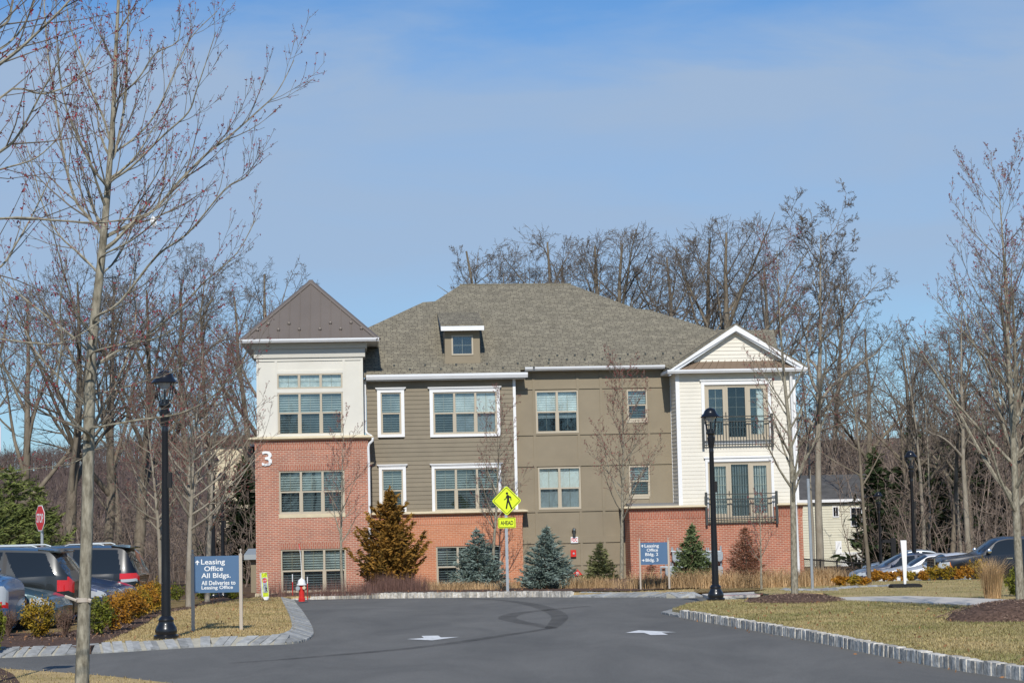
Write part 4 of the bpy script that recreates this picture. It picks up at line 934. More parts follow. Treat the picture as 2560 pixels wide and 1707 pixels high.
def kerb(name, pts, h, l=0.125, wd=0.17, gap=0.012, jit=0.012, z0=-0.06, lean=0.0, out=0.0, flat=False):
    """a row of split granite setts along a line, on a mortar bed"""
    q = MB(); mo = MB(); P = [Vector((p[0], p[1])) for p in pts]; carry = 0.0
    for a, b in zip(P, P[1:]):
        d = b - a; L = d.length
        if L < 1e-4: continue
        d = d / L; n = Vector((-d.y, d.x)); s = carry
        while s < L:
            ll = l * random.uniform(0.78, 1.22)
            c = a + d * min(s + ll / 2, L) + n * (wd / 2 + out)
            zt = g(c.x, c.y) + h + random.uniform(-jit, jit)
            if flat:                         # mountable kerb: leaning stones, joints askew
                hw_, sk, g0 = wd / 2, 0.16, g(c.x, c.y); la = ll / 2 - gap / 2; zf, zk = g0 + 0.035 + random.uniform(-jit, jit), g0 + h + random.uniform(-jit, jit)
                co = lambda a_, e_, s_: (c.x + d.x * (a_ + s_) + n.x * e_, c.y + d.y * (a_ + s_) + n.y * e_)
                q.add([co(-la, -hw_, -sk / 2) + (g0 - 0.05,), co(la, -hw_, -sk / 2) + (g0 - 0.05,), co(la, hw_, sk / 2) + (g0 - 0.05,), co(-la, hw_, sk / 2) + (g0 - 0.05,),
                       co(-la, -hw_, -sk / 2) + (zf,), co(la, -hw_, -sk / 2) + (zf,), co(la, hw_, sk / 2) + (zk,), co(-la, hw_, sk / 2) + (zk,)], [(0, 3, 2, 1), (4, 5, 6, 7), (0, 1, 5, 4), (1, 2, 6, 5), (2, 3, 7, 6), (3, 0, 4, 7)])
            else: q.obox((c.x + random.uniform(-jit, jit) * 0.6, c.y + random.uniform(-jit, jit) * 0.6), (d.x, d.y), ll - gap, wd * random.uniform(0.93, 1.05), g(c.x, c.y) + z0, zt, random.uniform(0.03, 0.14))
            s += ll
        carry = s - L
        c = (a + b) / 2 + n * (wd / 2 + out); 
        k = max(1, int(L / 1.5))
        for i in range(k):
            e = a + d * (L * (i + 0.5) / k) + n * (wd / 2 + out + 0.012); la = L / k / 2 + 0.01
            if flat:
                g0 = g(e.x, e.y); hw_ = wd / 2; co = lambda a_, e_: (e.x + d.x * a_ + n.x * e_, e.y + d.y * a_ + n.y * e_)
                mo.add([co(-la, -hw_) + (g0 - 0.05,), co(la, -hw_) + (g0 - 0.05,), co(la, hw_) + (g0 - 0.05,), co(-la, hw_) + (g0 - 0.05,), co(-la, -hw_) + (g0 + 0.018,), co(la, -hw_) + (g0 + 0.018,), co(la, hw_) + (g0 + h - 0.016,), co(-la, hw_) + (g0 + h - 0.016,)], [(0, 3, 2, 1), (4, 5, 6, 7), (0, 1, 5, 4), (1, 2, 6, 5), (2, 3, 7, 6), (3, 0, 4, 7)])
            else: mo.obox((e.x, e.y), (d.x, d.y), L / k + 0.02, wd * 0.80, g(e.x, e.y) + z0 - 0.02, g(e.x, e.y) + h - 0.028)
    o = q.build(name, m_kerbf if flat else m_kerb); o['kind'] = 'structure'; mo.build('mortar', m_mortarf if flat else m_mortar, o)
    return o
kerb('kerb', [(p.x, p.y) for p in LK], KH + 0.015, l=0.20, wd=0.40, gap=0.05, flat=True)
# right island
RK = gp(12, (130, 327), (180, 338), (240, 349), (400, 378), (560, 405), (780, 446), (1000, 485), (1400, 570), (1800, 650), (2200, 715), (2360, 742), (3200, 880))
RB = gp(12, (195, 296), (300, 262), (440, 243), (600, 240), (760, 236), (900, 232), (1060, 238), dz=KH - 0.01)[1:]
PA = gp(12, (1050, 239), (1400, 250), (1700, 263), (2330, 291), (2800, 312), dz=KH); PB = gp(12, (2800, 268), (2330, 247), (1900, 230), (1640, 222), (1400, 226), (1180, 231), dz=KH)
K2 = gp(12, (1165, 216), (1000, 213), (850, 212), (800, 208)); 
rl_ = [(RK[1].x + 0.10, RK[1].y + 0.45)] + inset(RK, 0.14)[2:] + [(p.x, p.y) for p in PA[::-1]] + [(p.x, p.y) for p in RB[::-1]]
def mound(cx, cy, r_, h_): return lambda x, y: h_ * max(0, 1 - ((x - cx) ** 2 + (y - cy) ** 2) / r_ ** 2)
sheet('lawn', rl_, KH - 0.01, m_lawn2, step=1.5)
kerb('kerb', [(p.x, p.y) for p in RK[2:][::1]], KH + 0.02, l=0.115, wd=0.16)
RBk = gp(12, (600, 240), (440, 243), (300, 262), (195, 296), dz=0.045)
kerb('kerb', [(p.x, p.y) for p in RBk] + [(RK[0].x, RK[0].y), (RK[1].x, RK[1].y), (RK[2].x, RK[2].y)], 0.10, l=0.16, wd=0.40, gap=0.02, flat=True)
sheet('pavement', [(p.x, p.y) for p in PA] + [(p.x, p.y) for p in PB], KH + 0.02, m_concrete)
bk = [(p.x, p.y) for p in PB[::-1]] + [(40, 52), (40, 72)] + [(p.x, p.y) for p in gp(10, (1700, 1140), (900, 1178), (390, 1200), (200, 1215), (60, 1225))] + [(p.x, p.y) for p in gp(12, (700, 190), (790, 204), (850, 203), (1000, 200), (1120, 196), (1170, 216), dz=KH)]
sheet('lawn', bk, KH - 0.01, m_lawn2, step=1.5)
kerb('kerb', [(p.x, p.y) for p in gp(12, (1640, 182), (1400, 190), (1190, 210), (1130, 214), (1000, 213), (850, 212), (805, 206))][::-1], KH + 0.04, l=0.3, wd=0.4, flat=True)
pf, pb = G(px(12, 600, 214)).y, G(px(12, 500, 188)).y
sheet('pavement', [(p.x, p.y) for p in gp(12, (330, 191), (690, 184), (780, 208), (500, 216), (425, 222), dz=0.07)], 0.075, m_concrete)
sheet('tactile_strip', [(p.x, p.y) for p in gp(12, (498, 215), (776, 207), (780, 209), (500, 217.5), dz=0.08)], 0.085, m_tactile)
sheet('tactile_strip', [(p.x, p.y) for p in gp(12, (1050, 236), (1150, 222), (1180, 226), (1090, 240))], 0.02, m_tactile)
sheet('road_marking', [(p.x, p.y) for p in gp(12, (790, 208), (825, 208), (925, 232), (885, 232))], 0.008, m_paint)
# far bank in front of the building
FK = gp(11, (70, 233), (180, 230), (300, 228), (500, 225), (700, 222), (900, 220), (1100, 218), (1300, 216), (1500, 215), (1700, 217), (1900, 218), (2100, 218), (2352, 222)) + gp(9, (1050, 1372))
bank = inset(FK[:10], 0.13) + inset(FK, 0.36)[10:] + [(p.x, p.y) for p in gp(12, (330, 191), (690, 184), (790, 204))] + [(p.x, p.y) for p in gp(10, (60, 1225), (200, 1215), (390, 1200))] + [(12.4, 79), (-8.5, 79), (-8.5, FK[0].y - 0.6)]
sheet('lawn', bank, 0.118, m_lawn, step=1.5)
bed = [(p.x, p.y + 0.25) for p in FK[:7]] + [(FK[8].x, FK[8].y + 2.2), (FK[11].x, FK[11].y + 2.4)] + [(p.x, p.y) for p in gp(9, (900, 1312), (1500, 1305), (2000, 1290))] + [(12.3, 78.5), (-8.4, 78.5), (-8.4, FK[0].y + 0.8)]
sheet('mulch_bed', bed, 0.145, m_mulch, step=1.5)
kerb('kerb', [(p.x, p.y) for p in FK[1:10]], 0.17, l=0.125, wd=0.17, gap=0.02)
kerb('kerb', [(p.x, p.y) for p in FK[9:]], 0.14, l=0.24, wd=0.45, gap=0.03, flat=True)
kerb('kerb', [(p.x, p.y) for p in FK[:2]], 0.06, l=0.26, wd=0.3)
# corner with the near tree
ck = gp(0, (-200, 1528), (0, 1537), (120, 1545), (260, 1556), (400, 1572), (520, 1590))
sheet('lawn', [(p.x, p.y) for p in ck] + [(-2.4, 12), (-30, 12)], 0.02, m_lawn, step=1.0)
cm = gp(0, (-200, 1530), (0, 1538), (30, 1552), (45, 1572), (20, 1600))
sheet('mulch_bed', [(p.x, p.y) for p in cm] + [(-5.6, 14), (-14, 14)], 0.032, m_mulch, step=1.0)
# mulch mounds round the young trees
MOUNDS = []
def mulch_ring(p, r_, h_):
    q = MB(); n = 28; vs = []; fs = []; rr = [0.0, 0.25, 0.5, 0.72, 0.88, 1.0]
    zc = 0.0; rng = random.Random(int(abs(p.x * 100)))
    for i, f in enumerate(rr):
        for k in range(n):
            a = 2 * math.pi * k / n; e = r_ * f * (1 + 0.10 * math.sin(a * 3 + p.x) + rng.uniform(-0.03, 0.03)); x, y = p.x + e * math.cos(a), p.y + e * math.sin(a)
            vs.append((x, y, g(x, y) + KH + 0.01 + h_ * (1 - f ** 2) + (rng.uniform(-.02, .02) if 0 < f < 1 else 0) - (0.05 if f == 1 else 0)))
    for i in range(len(rr) - 1):
        for k in range(n): fs.append((i * n + k, i * n + (k + 1) % n, (i + 1) * n + (k + 1) % n, (i + 1) * n + k))
    q.add(vs, fs); MOUNDS.append((p.copy(), r_, h_)); o = q.build('mulch_mound', m_mulch, None, 'all'); MOUNDS[-1] += (o,); o['kind'] = 'structure'
# arrows and tyre marks
def decal(name, n, pts, h, mat): return sheet(name, [(p.x, p.y) for p in gp(n, *pts)], h, mat)
decal('road_marking', 11, [(748, 464), (846, 457), (832, 445), (930, 443), (946, 454), (1052, 451), (895, 471)], 0.006, m_paint)
decal('road_marking', 11, [(2032, 427), (2108, 412), (2330, 423), (2245, 425), (2282, 438), (2180, 440), (2140, 427)], 0.006, m_paint)
def skid(n, pts, wd, h):
    """two wheel tracks of rubber left along a line"""
    P = [G(px(n, x, y)) for x, y in pts]; Q = []
    for i in range(len(P) - 1):
        p0, p1, p2, p3 = P[max(i - 1, 0)], P[i], P[i + 1], P[min(i + 2, len(P) - 1)]
        for k in range(6):
            t = k / 6; Q.append(0.5 * ((2 * p1) + (p2 - p0) * t + (2 * p0 - 5 * p1 + 4 * p2 - p3) * t * t + (3 * p1 - p0 - 3 * p2 + p3) * t ** 3))
    Q.append(P[-1]); b = MB(); vs = []
    for i, p in enumerate(Q):
        d = Q[min(i + 1, len(Q) - 1)] - Q[max(i - 1, 0)]; d.z = 0; d.normalize(); nn = Vector((-d.y, d.x, 0)); e = wd * (0.55 + 0.45 * math.sin(math.pi * min(1, max(0.04, i / (len(Q) - 1)))))
        for s in (-1, 1): c = p + nn * s * e; vs.append((c.x, c.y, g(c.x, c.y) + h))
    b.add(vs, [(2 * i, 2 * i + 1, 2 * i + 3, 2 * i + 2) for i in range(len(Q) - 1)])
    o = b.build('tyre_mark', m_mark); o['kind'] = 'structure'
skid(11, [(-300, 606), (0, 585), (300, 560), (700, 525), (1000, 490), (1300, 445), (1500, 415), (1600, 397)], 0.15, 0.007)
skid(11, [(1600, 400), (1500, 380), (1400, 362), (1335, 340), (1400, 313), (1550, 295), (1700, 281), (1820, 270)], 0.2, 0.010)
skid(11, [(1120, 227), (1250, 232), (1380, 244), (1500, 265), (1600, 300), (1645, 335), (1620, 375), (1590, 402)], 0.2, 0.013)

# ================================================================ street furniture
def street_lamp(p, h, label, build_from=None, box=1):
    if build_from: return dup(build_from, p, None, label, h / 4.88)
    t = thing('street_lamp', label, 'street lamp', p, 0, 'black street lamps with domed caps')
    b = MB(); b.lathe([(0.23, -0.05), (0.23, 0.05), (0.19, 0.07), (0.205, 0.12), (0.19, 0.19), (0.15, 0.25), (0.135, 0.30), (0.145, 0.33), (0.13, 0.36), (0.088, 0.40)], 20); b.build('base', m_black, t, 35)
    b = MB(); b.lathe([(0.088, 0.39), (0.082, 1.2), (0.058, 3.72), (0.062, 3.74), (0.062, 3.80), (0.056, 3.82), (0.075, 3.90), (0.098, 4.08), (0.10, 4.12), (0.08, 4.14), (0.082, 4.18), (0.118, 4.22), (0.118, 4.26), (0.07, 4.28), (0.07, 4.34)], 18); b.build('pole', m_black, t, 35)
    b = MB()
    for k in range(4):
        a = math.pi / 4 + k * math.pi / 2; c, s = math.cos(a), math.sin(a)
        b.tube([(c * 0.105, s * 0.105, 4.25), (c * 0.145, s * 0.145, 4.36), (c * 0.175, s * 0.175, 4.50), (c * 0.19, s * 0.19, 4.60), (c * 0.215, s * 0.215, 4.65)], 0.012, 6)
    b.tube([(0, 0, 4.3), (0, 0, 4.52)], 0.022, 8); b.build('cage', m_black, t, True)
    b = MB(); b.lathe([(0.06, 4.53), (0.075, 4.56), (0.15, 4.63), (0.15, 4.65)], 14); b.build('lens', m_lamp, t, True)
    b = MB(); b.lathe([(0.19, 4.64), (0.245, 4.63), (0.25, 4.65), (0.20, 4.70), (0.165, 4.745), (0.16, 4.765), (0.145, 4.80), (0.10, 4.85), (0.03, 4.88)], 22); b.build('cap', m_black, t, 45)
    b = MB(); b.box(0.045, 0.12, -0.05, 0.05, 2.72, 3.0); b.build('outlet_box', m_blackm, t)
    return t
lp = G(px(1, 1170, 1250), KH)
def lamp_h(p, top): return (W(px(0, *top), p.y).z - p.z)
lamp1 = street_lamp(lp, 4.88, 'tall black street lamp on the grass beside the blue Leasing Office All Bldgs. sign')
p2 = G(px(9, 1165, 1405), KH); street_lamp(p2, lamp_h(p2, (1630, 936)), 'black street lamp at the tip of the kerbed grass before the white bay', lamp1)
q = G(px(10, 1180, 1168), KH); street_lamp(q, lamp_h(q, (2089, 1035)), 'black street lamp among the orange shrubs beside the white post', lamp1)
s_ = F / 92.0; q = W(px(10, 852, 1030), 88); q.z = g(q.x, q.y); street_lamp(q, lamp_h(q, (2017, 1129)), 'farthest black street lamp, behind the parked cars near the yellow house', lamp1)
q = onground(W(px(1, 1572, 985), 75).x, 75); street_lamp(q, 4.9, 'thinner distant street lamp behind the blue Leasing Office sign, nearer the brick tower', lamp1)
q = onground(W(px(1, 1506, 985), 65).x, 65); street_lamp(q, 4.9, 'thicker distant street lamp behind the blue Leasing Office sign, nearer the grey lot tree', lamp1)

lamp1.scale = (lamp_h(lp, (364, 850)) / 4.88,) * 3
def finial(b, x, z, r_=0.03): b.lathe([(r_ * 0.8, z), (r_ * 0.8, z + 0.02), (r_ * 0.4, z + 0.03), (r_ * 0.5, z + 0.04), (r_, z + 0.065), (r_ * 0.8, z + 0.09), (0.004, z + 0.10)], 10, (x, 0, 0))
def arrow(x, z, s, y, ang, par):
    b = MB(); pts = [(-0.12, -0.5), (0.12, -0.5), (0.12, 0.12), (0.34, -0.10), (0.46, 0.04), (0.0, 0.5), (-0.46, 0.04), (-0.34, -0.10), (-0.12, 0.12)]
    c, e = math.cos(ang), math.sin(ang); b.prism([(x + s * (a * c - d * e), y, z + s * (a * e + d * c)) for a, d in pts], (0, 0.004, 0)); b.build('arrow', m_letter, par)
def leasing(n, base, pan, posts, topz, lines, arrows, label):
    """board between two finialled posts; lines are (text, box in picture units)"""
    p = G(px(n, *base), KH); s = F / p.y / ZM[n][2] ** -1 if False else (F / p.y)
    bx, by = px(n, *base); L = lambda x: (px(n, x, 0)[0] - bx) / s; H = lambda y: (by - px(n, 0, y)[1]) / s
    t = thing('direction_sign', label, 'sign', p, 0, None)
    for x0, x1 in posts:
        b = MB(); m_ = (L(x0) + L(x1)) / 2; hw_ = (L(x1) - L(x0)) / 2; b.box(m_ - hw_, m_ + hw_, -hw_, hw_, -0.3, H(topz) ); b.box(m_ - hw_ * 1.15, m_ + hw_ * 1.15, -hw_ * 1.15, hw_ * 1.15, H(topz) + 0.001, H(topz) + 0.015)
        po = b.build('post', m_signpost, t); f = MB(); finial(f, m_, H(topz) + 0.015, hw_ * 0.85); f.build('finial', m_signpost, po, True)
    b = MB(); b.box(L(pan[0]), L(pan[2]), -0.02, 0.012, H(pan[3]), H(pan[1])); pn = b.build('panel', m_signblue, t)
    for tx, x0, y0, x1, y1 in lines: text(tx, L(x0), L(x1), H(y1), H(y0), -0.023, m_letter, pn, depth=0)
    for x, y, sz, ang in arrows: arrow(L(x), H(y), sz / ZM[n][2] / s, -0.025, ang, pn)
leasing(1, (1530, 1190), (1372, 680, 1688, 934), ((1350, 1372), (1686, 1708)), 676,
        [('Leasing', 1421, 702, 1588, 748), ('Office', 1443, 750, 1574, 784), ('All Bldgs.', 1422, 798, 1627, 842), ('All Deliveries to', 1423, 851, 1660, 881), ('Leasing Office', 1423, 886, 1642, 917)],
        [(1395, 723, 32, 0)], 'blue board sign on tan posts reading Leasing Office All Bldgs. All Deliveries')
leasing(9, (560, 1296), (415, 830, 690, 1050), ((402, 418), (688, 706)), 822,
        [('Leasing', 460, 847, 603, 888), ('Office', 481, 890, 593, 920), ('Bldg. 2', 465, 932, 594, 972), ('Bldg. 3', 467, 988, 594, 1028)],
        [(438, 864, 27, 0), (443, 1006, 27, -math.pi / 2)], 'blue board sign on tan posts reading Leasing Office Bldg. 2 and Bldg. 3')
def rounded(w_, h_, r_, n=5):
    pts = []
    for cx, cz, a0 in ((w_ - r_, h_ - r_, 0), (-w_ + r_, h_ - r_, 90), (-w_ + r_, -h_ + r_, 180), (w_ - r_, -h_ + r_, 270)):
        for k in range(n): a = R(a0 + 90 * k / (n - 1)); pts.append((cx + r_ * math.cos(a), cz + r_ * math.sin(a)))
    return pts
WALKER = [[(0.03 + 0.075 * math.cos(a * math.pi / 7), 0.40 + 0.075 * math.sin(a * math.pi / 7)) for a in range(14)],
          [(0.02, 0.31), (0.10, 0.32), (0.17, 0.25), (0.28, 0.20), (0.29, -0.02), (0.235, -0.02), (0.225, 0.12), (0.17, 0.15), (0.15, 0.02), (0.17, -0.05), (0.33, -0.50), (0.245, -0.53), (0.09, -0.14), (0.01, -0.53), (-0.075, -0.51), (0.0, -0.10), (0.02, 0.05), (0.015, 0.13), (-0.05, 0.05), (-0.15, -0.01), (-0.165, 0.045), (-0.07, 0.10), (-0.02, 0.24)]]
def walker(s, cx, cz, y, mat, par, mirror=1, nm='walking_figure'):
    b = MB()
    for poly_ in WALKER: b.prism([(cx + x * s * mirror, y, cz + z * s) for x, z in poly_], (0, 0.003, 0))
    b.build(nm, mat, par)
# pedestrian crossing sign
p = G(px(5, 1387, 1348), 0.14); s = F / p.y; bx, by = px(5, 1387, 1348)
L = lambda x: (px(5, x, 0)[0] - bx) / s; H = lambda y: (by - px(5, 0, y)[1]) / s
ps = thing('crossing_sign', 'bright yellow-green diamond sign with a black walker above an AHEAD plate', 'sign', p)
b = MB(); b.box(-0.03, 0.03, 0.0, 0.035, -0.2, H(420)); b.box(-0.045, -0.031, 0.01, 0.035, -0.2, H(420)); b.box(0.031, 0.045, 0.01, 0.035, -0.2, H(420)); b.build('post', m_galv, ps)
dc = ((L(1262) + L(1528)) / 2, (H(405) + H(690)) / 2); hd = (L(1528) - L(1262)) / 2
def rot45(pts, c): a = math.sqrt(0.5); return [(c[0] + (x - z) * a, c[1] + (x + z) * a) for x, z in pts]
def plate(name, pts, y0, d, mat, par): q = MB(); q.prism([(x, y0, z) for x, z in pts], (0, d, 0)); return q.build(name, mat, par)
e = hd * math.sqrt(0.5)
dp = plate('diamond_plate', rot45(rounded(e, e, 0.06), dc), -0.012, 0.008, m_fyg, ps)
def outline(name, outer, inner, y, mat, par):
    q = MB(); n = len(outer); q.add([(x, y, z) for x, z in outer] + [(x, y, z) for x, z in inner], [(i, (i + 1) % n, n + (i + 1) % n, n + i) for i in range(n)]); return q.build(name, mat, par)
outline('border', rot45(rounded(e - 0.03, e - 0.03, 0.045), dc), rot45(rounded(e - 0.048, e - 0.048, 0.03), dc), -0.0135, m_blackm, dp)
walker(hd * 1.12, dc[0] - 0.0, dc[1] + 0.02, -0.016, m_blackm, dp, 1)
pc = ((L(1314) + L(1472)) / 2, (H(697) + H(788)) / 2); pw, ph = (L(1472) - L(1314)) / 2, (H(697) - H(788)) / 2
ap_ = plate('plaque', [(pc[0] + x, pc[1] + z) for x, z in rounded(pw, ph, 0.04)], -0.012, 0.008, m_fyg, ps)
outline('border', [(pc[0] + x, pc[1] + z) for x, z in rounded(pw - 0.02, ph - 0.02, 0.03)], [(pc[0] + x, pc[1] + z) for x, z in rounded(pw - 0.036, ph - 0.036, 0.02)], -0.0135, m_blackm, ap_)
text('AHEAD', pc[0] - pw * 0.72, pc[0] + pw * 0.72, pc[1] - ph * 0.42, pc[1] + ph * 0.42, -0.0145, m_blackm, ap_, bold=0.025, depth=0)
# stop sign in the left lot, turned well aside
sy = 58.0; c = W(px(1, 289, 407), sy); s = F / sy; r8 = 180 / 2.815 / s / 2
st = thing('stop_sign', 'red octagonal STOP sign turned aside behind the parked cars', 'sign', onground(c.x, c.y), R(-57)); zc = c.z - st.location.z
b = MB(); b.tube([(0, 0.03, -0.2), (0, 0.03, zc)], 0.045, 8); b.build('post', m_galv, st, True)
oc = [(r8 / math.cos(math.pi / 8) * math.cos(math.pi / 8 + k * math.pi / 4), zc + r8 / math.cos(math.pi / 8) * math.sin(math.pi / 8 + k * math.pi / 4)) for k in range(8)]
op = plate('octagon_plate', oc, -0.03, 0.01, m_letter, st)
plate('red_face', [(x * 0.93, zc + (z - zc) * 0.93) for x, z in oc], -0.034, 0.003, m_red, op)
text('STOP', -r8 * 0.76, r8 * 0.76, zc - r8 * 0.36, zc + r8 * 0.36, -0.036, m_letter, op, bold=0.025, depth=0)
# in-street crossing marker leaning on the grass
bp_ = px(20, 735, 1330); p = G(bp_, 0.13); s = F / p.y
u_ = 1 / 11.2 / s
im = thing('crossing_marker', 'leaning yellow and white in-street marker with a small stop symbol and walker', 'sign', p + Vector((0, 0, 0.0)), 0)
im.rotation_euler = (R(-4), R(-4.5), 0)
def U(x, y): return ((x - 720) * u_, (1330 - y) * u_)
b = MB(); b.prism([(U(-0 + 575 + 55, 570)[0], 0.02, U(0, 570)[1]), (U(800, 0)[0], 0.02, U(0, 570)[1]), (U(800, 0)[0], 0.02, U(0, 1250)[1]), (U(770, 0)[0], 0.02, 0), (U(665, 0)[0], 0.02, 0), (U(630, 0)[0], 0.02, U(0, 1250)[1])], (0, 0.05, 0)); b.prism([(U(590, 0)[0], 0.06, U(0, 580)[1]), (U(632, 0)[0], 0.019, U(0, 572)[1]), (U(632, 0)[0], 0.019, U(0, 1250)[1]), (U(590, 0)[0], 0.06, U(0, 1240)[1])], (0, 0.03, 0)); bd_ = b.build('marker_body', m_white, im)
yl = plate('yellow_face', [U(640, 578), U(795, 578), U(795, 1235), U(640, 1235)], 0.010, 0.008, m_fyg, im)
plate('white_face', [U(655, 705), U(780, 705), U(780, 1130), U(655, 1130)], 0.006, 0.003, m_galv, yl)
cc = U(718, 790); plate('stop_symbol', [(cc[0] + 66 * u_ * math.cos(k * math.pi / 4 + 0.39), cc[1] + 66 * u_ * math.sin(k * math.pi / 4 + 0.39)) for k in range(8)], 0.002, 0.003, m_red, yl)
a, z = U(668, 815); a2, z2 = U(768, 770); text('STOP', a, a2, z, z2, 0.0015, m_letter, yl, depth=0)
for s2, x0, y0, x1, y1 in (('STATE', 655, 585, 780, 618), ('LAW', 680, 640, 755, 672), ('FOR', 690, 905, 745, 930), ('WITHIN', 690, 1150, 770, 1172), ('CROSSWALK', 655, 1195, 785, 1218)):
    a, z = U(x0, y1); a2, z2 = U(x1, y0); text(s2, a, a2, z, z2, 0.009 if y0 != 905 else 0.005, m_blackm, yl, depth=0.001)
cc = U(728, 1035); walker(150 * u_, cc[0], cc[1], 0.002, m_blackm, yl)
# hydrant
bp_ = px(20, 1730, 1300); p = G(bp_, 0.12); s = F / p.y; u_ = 1 / 11.2 / s
hy = thing('fire_hydrant', 'red fire hydrant with a white bonnet before the brick tower', 'hydrant', p)
k = u_ * 545 / 0.75                      # the hydrant below is drawn 0.75 high
b = MB(); b.lathe([(0.128, -0.1), (0.128, 0.04), (0.108, 0.05), (0.104, 0.10), (0.104, 0.44), (0.112, 0.56)], 16); hb_ = b.build('barrel', m_hred, hy, 35)
b = MB(); b.lathe([(0.19, 0.52), (0.195, 0.555), (0.15, 0.58), (0.145, 0.66), (0.11, 0.73), (0.04, 0.765), (0.035, 0.80), (0.01, 0.805)], 16); b.build('bonnet', m_white, hy, 40)
b = MB(); b.lathe([(0.055, -0.19), (0.065, -0.18), (0.065, -0.08)], 12, (0.11, 0, 0.42), 'y'); b.build('outlet_cap', m_stone, hy, 40)
b = MB(); b.lathe([(0.075, -0.17), (0.09, -0.15), (0.09, -0.09), (0.10, -0.05)], 12, (-0.13, 0, 0.40), 'y'); b.build('pumper_cap', m_meter, hy, 40)
hy.scale = (k,) * 3
b = MB(); b.tube([(0.02, 0.05, 0.6), (-0.04, 0.08, 1.7)], 0.012, 6); b.tube([(-0.04, 0.08, 1.7), (-0.09, 0.10, 2.05)], 0.012, 6); b.build('marker_rod', m_white, hy)
b = MB(); b.tube([(-0.05, 0.08, 1.85), (-0.09, 0.10, 2.10)], 0.016, 6); b.build('marker_tip', m_hred, hy)
for n_, (x, y, top) in enumerate(((1475, 1240, 620), (1893, 1240, 690))):
    q = G(px(20, x, y), 0.10); s2 = (y - top) / 11.2 / (F / q.y)
    t = thing('hydrant_stake', ['slim red and white stake beside the hydrant, on its grey cap side', 'slim red and white stake beside the hydrant, on its cream cap side'][n_], 'stake', q, 0, 'red hydrant stakes')
    b = MB(); b.tube([(0, 0, -0.1), (0, 0, s2 * 0.66)], 0.018, 6); b.build('stake', m_hred, t); b = MB(); b.tube([(0, 0, s2 * 0.66), (0.0, 0, s2)], 0.016, 6); b.build('reflective_tip', m_white, t)
# white delineator post on its rubber base
p = G(px(10, 1080, 1205), KH + 0.02); s = F / p.y
t = thing('delineator_post', 'flat white plastic post on a black rubber base in the grass', 'post', p, R(6)); hh = 415 / 3.824 / s
b = MB(); n = 10
vs = []
for i in range(n + 1):
    f = i / n; w2 = (0.030 + 0.055 * f ** 0.8) ; x = 0.012 * math.sin(f * 3)
    vs += [(x - w2, -0.02, 0.06 + hh * f), (x + w2, -0.02, 0.06 + hh * f), (x + w2, 0.02, 0.06 + hh * f), (x - w2, 0.02, 0.06 + hh * f)]
b.add(vs, [(4 * i + k, 4 * i + (k + 1) % 4, 4 * i + 4 + (k + 1) % 4, 4 * i + 4 + k) for i in range(n) for k in range(4)] + [(0, 1, 2, 3), tuple(4 * n + k for k in range(4))[::-1]]); b.build('post', m_white, t, 50)
b = MB(); b.prism([(-0.42, -0.2, -0.08), (0.44, -0.2, -0.08), (0.44, -0.2, 0.03), (0.38, -0.2, 0.07), (-0.36, -0.2, 0.07), (-0.42, -0.2, 0.03)], (0, 0.4, 0)); b.build('base', m_blackm, t)
# bare galvanised sign post by the corner of the building
p = G(px(10, 197, 1225), KH); s = F / p.y
t = thing('steel_post', 'bare galvanised steel post with no sign in the tan grass', 'post', p); hh = (1225 - 195) / 3.824 / s
b = MB(); b.tube([(0, 0, -0.2), (-0.02, 0, hh)], 0.042, 8); b.build('pole', m_galv, t, True); b = MB(); b.lathe([(0.047, hh - 0.01), (0.047, hh + 0.02), (0.01, hh + 0.03)], 8, (-0.02, 0, 0)); b.build('cap', m_galv, t)
# edge of a grey sign plate at the frame's border
p0 = W((-6, 1048 * K), 24); t = thing('sign_plate', 'rounded grey sign plate at the picture edge seen from behind', 'sign', onground(p0.x, p0.y)); zz = W((0, 1007 * K), 24).z - t.location.z
plate('plate', [(x - 0.16, zz + z) for x, z in rounded(0.20, 0.23, 0.1)], 0, 0.01, m_grey, t); b = MB(); b.box(-0.22, -0.16, 0.011, 0.05, -0.2, zz + 0.2); b.build('post', m_galv, t)
